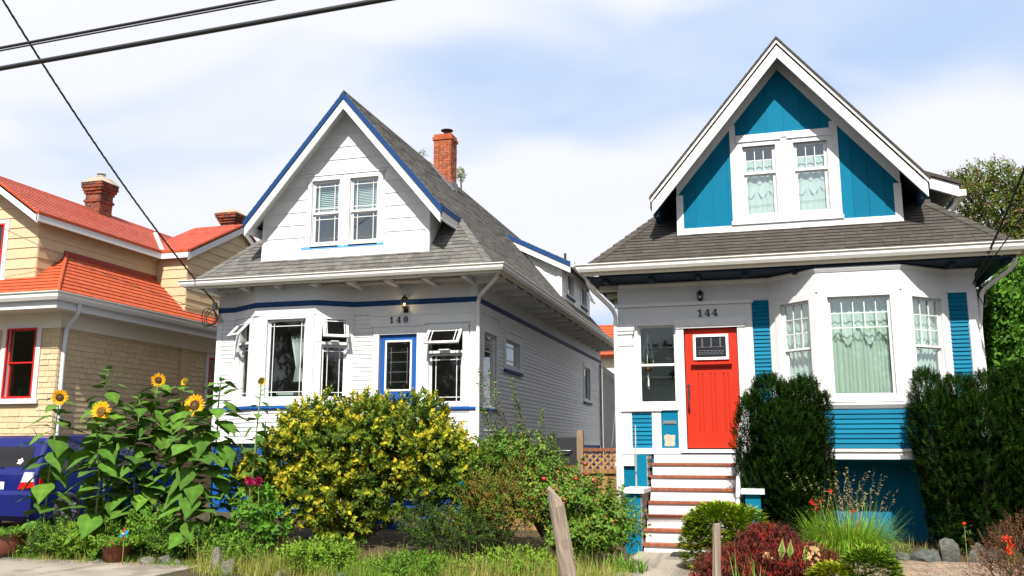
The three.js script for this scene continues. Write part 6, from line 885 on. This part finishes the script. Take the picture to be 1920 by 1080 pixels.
  // russet heather at the far right
  const hb = base(1900, 10.6); shrub('russet_shrub', 'brownish red twiggy shrub beside the brick path', 'shrub', hb, [L(1900, 1050, 10.6, [0.32, 0.28, 0.3]), L(1865, 1075, 10.5, [0.25, 0.22, 0.25]), L(1930, 1040, 10.6, [0.3, 0.34, 0.3])], 620, { L: 0.16, n: 14, ll: 0.028, lw: 0.01, up: 0.9, col: () => { const c = R() < 0.6 ? [0.16, 0.06, 0.03] : R() < 0.5 ? [0.25, 0.12, 0.06] : [0.10, 0.05, 0.03]; return () => vary(c, 0.3); }, mat: M.leafDense, r0: 0.012, stems: 14, ang: 0.6 });
  const fl = new LB(); for (const [px, py] of [[1888, 1010], [1893, 1022], [1890, 1034]]) { const q = at(px, py, 10.4); for (let i = 0; i < 24; i++) fl.leaf(q.clone().addScaledVector(rdir(), 0.02), rdir(), rdir(), 0.045, 0.016, vary([0.75, 0.05, 0.012], 0.2)); } const fq = at(1890, 1060, 10.4); const ft = thing('red_flower_spike', 'bright red flower spike in front of the russet shrub', 'flower', [fq.x, 0, fq.z]); part(ft, 'petals', fl.geo(), M.bloom); part(ft, 'stalk', tube([V(fq.x, 0, fq.z), at(1888, 1008, 10.4)], 0.006, 0.004, 5), M.stem);
}
// ---------- ornamental grass with seed heads ----------
{
  const q = at(1590, 1010, 13.9), b = V(q.x, gnd(q.x, q.z), q.z - 0.05), t = thing('ornamental_grass', 'tall green ornamental grass with tan nodding seed heads under the bay window', 'grass', [b.x, b.y, b.z]), lb = new LB(), sh2 = new LB();
  for (let i = 0; i < 2200; i++) { const a = R() * 6.28, r = Math.sqrt(R()) * 0.45, o = V(Math.cos(a) * r, 0, Math.sin(a) * r * 0.6), d = V(Math.cos(a) * rr(0.1, 0.6), 1, Math.sin(a) * rr(0.1, 0.6)).normalize(); lb.blade(V(b.x + o.x, b.y, b.z + o.z), d, rr(0.65, 1.3), 0.014, rr(0.25, 0.85), vary(R() < 0.85 ? [0.22, 0.44, 0.025] : [0.42, 0.36, 0.1], 0.25), 4); }
  for (let i = 0; i < 46; i++) { const a = R() * 6.28, d = V(Math.cos(a) * rr(0.05, 0.4) + 0.06, 1, Math.sin(a) * 0.25).normalize(), L = rr(1.0, 1.75), p = V(b.x + rr(-0.35, 0.35), b.y, b.z + rr(-0.2, 0.2)); sh2.blade(p, d, L, 0.006, 0.22, vary([0.30, 0.25, 0.09], 0.2), 5); for (let k = 0.72; k <= 1; k += 0.03) { const e = p.clone().addScaledVector(d, L * k); e.y -= 0.22 * L * k * k; sh2.leaf(e, V(d.x + rr(-0.5, 0.7), rr(-0.6, 0.5), rr(-0.3, 0.3)).normalize(), rdir(), rr(0.03, 0.055), 0.011, vary([0.42, 0.33, 0.17], 0.2), 0.2, 0.2); } }
  part(t, 'blades', lb.geo(), M.leaf); part(t, 'seed_heads', sh2.geo(), M.leaf);
  const c = at(1535, 1000, 13.85), f = thing('red_flowers', 'small dark red flowers at the left edge of the ornamental grass', 'flower', [c.x, 0.1, c.z]); for (const [px, py] of [[1527, 945], [1532, 955], [1556, 920], [1522, 940], [1600, 960], [1540, 938]]) { const q = at(px, py, 13.85), rf = new LB(); for (let i = 0; i < 14; i++) rf.leaf(q, rdir(), rdir(), 0.045, 0.028, vary([0.5, 0.03, 0.012], 0.3)); part(f, 'bloom', rf.geo(), M.bloom); } const rl = new LB(); for (let i = 0; i < 40; i++) rl.leaf(at(rr(1515, 1560), rr(930, 1000), 13.85), rdir(), V(0, 1, 0), 0.07, 0.03, vary([0.08, 0.14, 0.02], 0.3)); part(f, 'foliage', rl.geo(), M.leaf).userData.kind = 'stuff'; part(f, 'stalks', [[1527, 945], [1556, 920], [1540, 938]].map(([px, py]) => tube([V(c.x, 0.12, c.z), at(px, py, 13.85)], 0.005, 0.003, 4)), M.stem);
  const p = at(1808, 982, 14.15), w = new LB(); for (let i = 0; i < 40; i++) w.leaf(V(p.x + rr(-0.08, 0.08), rr(0.2, p.y - 0.03), p.z + rr(-0.05, 0.05)), rdir(), V(0, 1, 0), 0.07, 0.03, vary([0.05, 0.11, 0.02], 0.3)); for (let i = 0; i < 14; i++) w.leaf(p, rdir(), rdir(), 0.035, 0.025, [0.75, 0.06, 0.015]); const s = thing('orange_flower', 'single orange-red flower on a leafy stalk behind the rocks', 'flower', [p.x, gnd(p.x, p.z), p.z]); part(s, 'leaves', w.geo(), M.leaf); part(s, 'stalk', tube([V(p.x, gnd(p.x, p.z), p.z), p], 0.006, 0.004, 5), M.stem);
}
// ---------- low plants along the front of the bed ----------
{
  const bb = (px, D) => { const q = at(px, 1040, D); return V(q.x, gnd(q.x, q.z), q.z); }, up = (b, dx, dy, dz, r) => [[b.x + dx, b.y + dy, b.z + dz], r];
  const W1 = [0.11, 0.24, 0.02], W2 = [0.17, 0.30, 0.025], W3 = [0.07, 0.16, 0.02];
  const list = [['tomato_plant', 'bushy dark green plant beside the car wheel', 95, 11.4, 0.42, 0.36, W3, 0.06], ['leafy_plant', 'mid green leafy plant below the plain brown-disc sunflower', 195, 11.6, 0.5, 0.3, W1, 0.07], ['leafy_plant', 'low leafy plant beneath the half-hidden sunflower bloom', 330, 11.5, 0.3, 0.3, W3, 0.06], ['leafy_plant', 'broad green weeds between the dahlia and the grasses', 600, 11.0, 0.34, 0.42, W2, 0.08], ['leafy_plant', 'pale green weeds at the foot of the apple tree', 960, 11.3, 0.25, 0.5, W2, 0.06], ['leafy_plant', 'dark leafy clump in front of the dahlia', 440, 11.1, 0.3, 0.3, W1, 0.07], ['leafy_plant', 'bushy green plant under the tall unopened sunflower', 235, 11.9, 0.7, 0.38, W3, 0.07], ['leafy_plant', 'tall leafy plant behind the small pinwheel pot', 285, 11.7, 0.55, 0.36, W1, 0.07], ['leafy_plant', 'yellowing weeds beside the glazed pot', 150, 11.3, 0.45, 0.3, W2, 0.055], ['leafy_plant', 'low weeds under the ringed sunflower bloom', 385, 11.5, 0.4, 0.32, W3, 0.07], ['leafy_plant', 'spreading weeds in front of the low evergreen', 780, 11.0, 0.2, 0.45, W1, 0.06]];
  for (const [nm, lab, px, D, h, r, c, ll] of list) { const b = bb(px, D); shrub(nm, lab, 'plant', b, [up(b, 0, h * 0.5, 0, [r, h * 0.55, r]), up(b, r * 0.6, h * 0.35, 0.05, [r * 0.7, h * 0.4, r * 0.6]), up(b, -r * 0.6, h * 0.4, 0.05, [r * 0.7, h * 0.4, r * 0.6])], 340, { L: 0.14, n: 8, ll: ll * 1.15, lw: ll * 0.5, r0: 0.008, stems: 8, rmin: 0.2, col: () => { const k = R() < 0.75 ? c : W2; return () => vary(k, 0.3); } }); }
  const iris = bb(1170, 11.7), il = new LB(); for (let i = 0; i < 110; i++) { const a = R() * 6.28; il.blade(V(iris.x + rr(-0.25, 0.25), iris.y, iris.z + rr(-0.15, 0.15)), V(Math.cos(a) * 0.45, 1, Math.sin(a) * 0.45).normalize(), rr(0.3, 0.55), 0.026, rr(0.25, 0.6), vary([0.15, 0.32, 0.025], 0.25), 4); } const it = thing('daylily_clump', 'bright green strappy daylily clump beside the foot of the stairs', 'plant', [iris.x, iris.y, iris.z]); part(it, 'blades', il.geo(), M.leaf);
  const c2 = bb(1400, 10.3), l2 = new LB(); for (let i = 0; i < 16; i++) { const a = R() * 6.28; l2.blade(V(c2.x + rr(-0.12, 0.12), 0, c2.z), V(Math.cos(a) * 0.25, 1, Math.sin(a) * 0.2).normalize(), rr(0.35, 0.62), 0.022, 0.15, vary([0.16, 0.32, 0.06], 0.2), 4); } const i2 = thing('iris_leaves', 'a few upright green iris blades in front of the red maple', 'plant', [c2.x, 0, c2.z]); part(i2, 'blades', l2.geo(), M.leaf);
  // wild grass: uncountable
  const gl = new LB(); const tuft = (x, z, n, L, c, dr = 0.4, sp = 0.1) => { for (let i = 0; i < n; i++) { const a = R() * 6.28, px = x + rr(-sp, sp), pz = z + rr(-sp, sp); gl.blade(V(px, gnd(px, pz) - 0.01, pz), V(Math.cos(a) * rr(0.05, 0.6), 1, Math.sin(a) * rr(0.05, 0.6)).normalize(), L * rr(0.5, 1.2), 0.008, rr(0, dr), vary(c, 0.3), 3); } };
  const GC = [[0.16, 0.29, 0.03], [0.26, 0.30, 0.05], [0.11, 0.22, 0.02], [0.40, 0.33, 0.13]];
  for (let i = 0; i < 330; i++) { const px = rr(380, 1180), D = rr(10.3, 11.9), p = at(px, 1040, D); tuft(p.x, p.z, 26, rr(0.14, 0.34), GC[R() < 0.42 ? 0 : R() < 0.6 ? 1 : R() < 0.5 ? 2 : 3]); }
  for (let i = 0; i < 150; i++) { const px = rr(-30, 390), D = rr(10.98, 11.6), p = at(px, 1040, D); tuft(p.x, p.z, 22, rr(0.07, 0.2), GC[R() < 0.6 ? 0 : R() < 0.5 ? 2 : 3], 0.6); }
  for (let i = 0; i < 130; i++) { const p = at(rr(840, 1160), 1040, rr(10.3, 11.3)); tuft(p.x, p.z, 20, rr(0.25, 0.5), GC[R() < 0.55 ? 1 : 3], 0.6); }
  for (let i = 0; i < 90; i++) { const p = at(rr(370, 560), 1040, rr(10.4, 11.2)); tuft(p.x, p.z, 16, rr(0.25, 0.5), GC[R() < 0.5 ? 1 : 3], 0.7); }
  for (let i = 0; i < 60; i++) { const p = at(rr(1560, 1900), 1020, rr(14.25, 15)); tuft(p.x, p.z, 16, rr(0.08, 0.22), GC[R() < 0.5 ? 0 : 3], 0.6); }
  for (let i = 0; i < 24; i++) { const p = at(rr(1640, 1860), 1050, rr(12.8, 13.9)); tuft(p.x, p.z, 8, 0.06, GC[0], 0.6, 0.04); }
  const g = sh(new THREE.Mesh(gl.geo(), M.leaf)); g.name = 'wild_grass'; scene.add(g); tag(g, 'long green and straw-coloured grass along the front of the beds', 'grass', null, 'stuff');
  // fallen leaf litter on the sidewalk edge
  const lit = new LB(); for (let i = 0; i < 420; i++) { const px = rr(-20, 380), p = at(px, 1050, rr(10.75, 11.15)); lit.leaf(V(p.x, gnd(p.x, p.z) + 0.025, p.z), V(rr(-1, 1), 0.1, rr(-1, 1)).normalize(), V(0, 1, 0), rr(0.015, 0.05), 0.016, vary([0.28, 0.16, 0.07], 0.4), 0.1, 0.1); } const lm = sh(new THREE.Mesh(lit.geo(), M.leafDense)); lm.name = 'leaf_litter'; scene.add(lm); tag(lm, 'brown fallen leaves along the edge of the sidewalk', 'leaves', null, 'stuff');
}
// ---------- pots ----------
{
  const potA = at(12, 1005, 11.15), y = gnd(potA.x, potA.z); const t = thing('glazed_pot', 'dark brown glazed pot of low greens beside the car', 'pot', [potA.x, y, potA.z]); const T2 = (g) => g.translate(potA.x, y, potA.z);
  part(t, 'pot', T2(lathe([[0.001, 0], [0.19, 0], [0.25, 0.08], [0.28, 0.22], [0.27, 0.3], [0.29, 0.32], [0.29, 0.35], [0.25, 0.35], [0.24, 0.3], [0.001, 0.29]], 28)), M.clay);
  const lb = new LB(); for (let i = 0; i < 260; i++) { const a = R() * 6.28, r = Math.sqrt(R()) * 0.3; sprig(lb, V(potA.x + Math.cos(a) * r, y + 0.3, potA.z + Math.sin(a) * r), V(Math.cos(a) * 0.5, 1, Math.sin(a) * 0.5).normalize(), rr(0.05, 0.14), 4, 0.06, 0.04, () => vary([0.12, 0.26, 0.025], 0.25)); } part(t, 'plant', lb.geo(), M.leaf);
  const pb = at(218, 1035, 11.15), y2 = gnd(pb.x, pb.z); const t2 = thing('terracotta_pot', 'reddish pot of trailing greens carrying a coloured pinwheel', 'pot', [pb.x, y2, pb.z]); part(t2, 'pot', lathe([[0.001, 0], [0.15, 0], [0.2, 0.24], [0.22, 0.24], [0.22, 0.29], [0.19, 0.29], [0.18, 0.25], [0.001, 0.24]], 26).translate(pb.x, y2, pb.z), M.terracotta);
  const l2 = new LB(); for (let i = 0; i < 260; i++) { const a = R() * 6.28, r = Math.sqrt(R()) * 0.24; sprig(l2, V(pb.x + Math.cos(a) * r * 1.3, y2 + 0.24, pb.z + Math.sin(a) * r), V(Math.cos(a) * 0.8, rr(0.2, 1), Math.sin(a) * 0.8).normalize(), rr(0.08, 0.2), 5, 0.055, 0.035, () => vary([0.15, 0.28, 0.025], 0.25)); } part(t2, 'plant', l2.geo(), M.leaf);
  const c = at(232, 1001, 10.95), pw = thing('pinwheel', 'small pinwheel with blue, red and green petals on a stick', 'pinwheel', [c.x, y2, c.z]); const cols = [[0.02, 0.30, 0.62], [0.35, 0.02, 0.02], [0.15, 0.30, 0.03], [0.02, 0.30, 0.62], [0.30, 0.02, 0.03], [0.03, 0.25, 0.1]];
  cols.forEach((k, i) => { const a = i * 1.047 + 0.5, l = new LB(); l.leaf(c, V(Math.cos(a), Math.sin(a), 0), V(0, 0, 1), 0.09, 0.065, k, 0.15, 0.1); part(pw, 'vane', l.geo(), M.leafDense); }); part(pw, 'stick', tube([V(c.x, y2, c.z - 0.015), V(c.x, c.y, c.z - 0.015)], 0.005, 0.005, 5), M.stem); part(pw, 'hub', new THREE.SphereGeometry(0.012, 8, 6).translate(c.x, c.y, c.z + 0.01), M.whitePlastic);
}
// ---------- trees ----------
function crown(t, lobes, count, ll, lw, colF, mat = M.leaf, rmin = 0.3) { const lb = new LB(); const vol = lobes.map(([, r]) => r[0] * r[1] * r[2]), tot = vol.reduce((a, b) => a + b); lobes.forEach((lo, i) => { for (let j = 0; j < (count * vol[i]) / tot; j++) { const { p, d } = inLobe(lo, rmin); const c = colF(); sprig(lb, p, d.clone().addScaledVector(rdir(), 0.9).add(V(0, -0.1, 0)).normalize(), ll * 1.8, 6, ll, lw, () => vary(c, 0.3), { ang: 1.0, curl: 0.3 }); } }); part(t, 'crown', lb.geo(), mat); }
{
  const b = at(1865, 700, 25), t = thing('eucalyptus_tree', 'tall airy tree with olive and russet leaves behind the teal house', 'tree', [b.x, 0, b.z]); const L = (px, py, D, r) => { const q = at(px, py, D); return [[q.x, q.y, q.z], r]; };
  const lobes = [L(1815, 365, 25, [0.6, 0.5, 0.7]), L(1850, 330, 25, [0.6, 0.32, 0.6]), L(1900, 345, 25, [0.6, 0.45, 0.6]), L(1790, 350, 25, [0.35, 0.35, 0.4]), L(1870, 400, 25, [0.75, 0.5, 0.7]), L(1830, 425, 25, [0.6, 0.32, 0.5]), L(1900, 450, 25, [0.7, 0.5, 0.7]), L(1960, 380, 25, [0.9, 0.9, 0.9]), L(1910, 500, 25, [0.6, 0.5, 0.6]), L(1960, 480, 25, [1, 0.9, 0.9])];
  crown(t, lobes, 4200, 0.13, 0.05, () => (R() < 0.62 ? [0.10, 0.15, 0.02] : R() < 0.5 ? [0.17, 0.10, 0.05] : [0.15, 0.2, 0.025]), M.leaf, 0.1);
  const base = V(b.x + 1.2, 0, b.z), fork = V(b.x + 1.0, 4.2, b.z); part(t, 'trunk', tube([base, V(b.x + 1.15, 2, b.z), fork], 0.22, 0.14, 10, 4), M.bark); part(t, 'limbs', lobes.map(([c]) => tube([fork, fork.clone().lerp(V(...c), 0.5).add(V(rr(-0.2, 0.2), 0.2, 0)), V(...c)], 0.09, 0.02, 6, 4)), M.bark);
  const lb = at(1900, 700, 17.5), t2 = thing('laurel_hedge', 'bright green large-leaved laurel to the right of the teal house', 'hedge', [lb.x, 0, lb.z]); const l2 = [L(1890, 600, 17.5, [0.55, 0.7, 0.6]), L(1950, 560, 17.5, [0.6, 0.8, 0.6]), L(1880, 690, 17.4, [0.45, 0.5, 0.5]), L(1930, 680, 17.3, [0.6, 0.8, 0.6]), L(1930, 800, 17.3, [0.7, 1.0, 0.6]), L(1870, 560, 17.6, [0.3, 0.35, 0.4])];
  crown(t2, l2, 2600, 0.15, 0.075, () => (R() < 0.7 ? [0.10, 0.24, 0.02] : [0.06, 0.16, 0.02]), M.leaf, 0.5); part(t2, 'trunk', limbs(V(lb.x, 0, lb.z), l2.map(([c]) => V(...c)), 0.05), M.bark);
  // sprout beside the chimney of the white house
  const c = at(864, 328, 22.2), t3 = thing('ridge_sprout', 'leafy treetop showing behind the ridge beside the brick chimney', 'tree', [c.x, 0, c.z - 8]); const cc = at(864, 328, 30.5); crown(t3, [[[cc.x, cc.y, cc.z], [0.14, 0.24, 0.15]], [[at(793, 287, 31).x, at(793, 287, 31).y, at(793, 287, 31).z], [0.12, 0.1, 0.12]]], 90, 0.07, 0.035, () => [0.16, 0.22, 0.03], M.leaf, 0.1); part(t3, 'trunk', [tube([V(cc.x - 0.2, 0, cc.z - 0.8), V(cc.x - 0.1, 8, cc.z - 0.7), V(cc.x, cc.y, cc.z)], 0.16, 0.02, 6, 3)], M.bark);
  // trees across the street, mirrored in the window panes
  for (const [x, z, h] of [[-30, 22, 12], [-38, 21, 12], [-50, 22, 12], [-58, 24, 12], [-23, 21, 10], [-13, 22, 8], [-6, 23, 7.5], [3, 22, 7.5], [24, 22, 10], [32, 21, 10]]) { const t4 = thing('street_tree', 'leafy tree across the street, mirrored in the window panes', 'tree', [x, 0, z], 'trees across the street'); const lo = Array.from({ length: 8 }, (_, i) => [[x + rr(-3, 3), h * rr(0.3, 0.85), z + rr(-1.5, 1.5)], [rr(2.2, 3), rr(1.8, 2.4), rr(1.5, 2)]]); crown(t4, lo, 1300, 0.42, 0.26, () => [0.05, 0.10, 0.02], M.leafDense, 0.4); part(t4, 'trunk', limbs(V(x, 0, z), lo.map(([c]) => V(...c)), 0.16), M.bark); }
}
// ---------- hanging plant in the porch window ----------
{
  const x = -1.98, z = -15.98, t = thing('hanging_planter', 'plant in a white macrame hanger behind the porch window', 'planter', [x, 2.7, z]); part(t, 'hanger', [...[0, 1, 2, 3].map((i) => { const a = i * 1.571; return tube([V(x, 3.66, z), V(x + 0.09 * Math.cos(a), 3.05, z + 0.09 * Math.sin(a)), V(x, 2.88, z)], 0.006, 0.006, 4, 4); }), tube([V(x, 2.9, z), V(x, 2.62, z)], 0.012, 0.02, 6)], M.whitePlastic); part(t, 'pot', lathe([[0.001, 2.93], [0.06, 2.93], [0.085, 3.06], [0.07, 3.06], [0.001, 3.05]], 16).translate(x, 0, z), M.terracotta); const lb = new LB(); for (let i = 0; i < 70; i++) { const d = rdir(); d.y = Math.abs(d.y) - 0.3; lb.leaf(V(x, 3.07, z), d.normalize(), V(0, 1, 0), rr(0.08, 0.2), 0.04, vary([0.08, 0.15, 0.03]), 0.2, 0.4); } part(t, 'leaves', lb.geo(), M.leaf);
  for (const [px, py, nm, lab] of [[-1.67, 3.43, 'bowl', 'dark bowl on the upper shelf in the porch window'], [-1.56, 2.89, 'potted_plant', 'dark trailing plant on the lower shelf in the porch window']]) { const q = thing(nm, lab, nm === 'bowl' ? 'bowl' : 'plant', [px, py, -16.6]); part(q, 'vessel', lathe([[0.001, 0.002], [0.06, 0.002], [0.11, 0.06], [0.095, 0.06], [0.001, 0.02]], 18).translate(px, py, -16.6), M.clay); const l = new LB(); for (let i = 0; i < (nm === 'bowl' ? 12 : 70); i++) { const d = rdir(); l.leaf(V(px, py + 0.06, -16.6 + 0.02), nm === 'bowl' ? V(d.x, Math.abs(d.y) * 0.4, d.z).normalize() : d.setY(d.y * 0.8 - 0.1).normalize(), V(0, 1, 0), nm === 'bowl' ? 0.07 : rr(0.08, 0.2), 0.05, vary(nm === 'bowl' ? [0.2, 0.05, 0.04] : [0.03, 0.05, 0.025]), 0.2, 0.4); } part(q, 'contents', l.geo(), M.leaf); }
}
scene.traverse((o) => { if (o.isMesh) { o.castShadow = true; o.receiveShadow = true; } });
renderer.render(scene, camera);
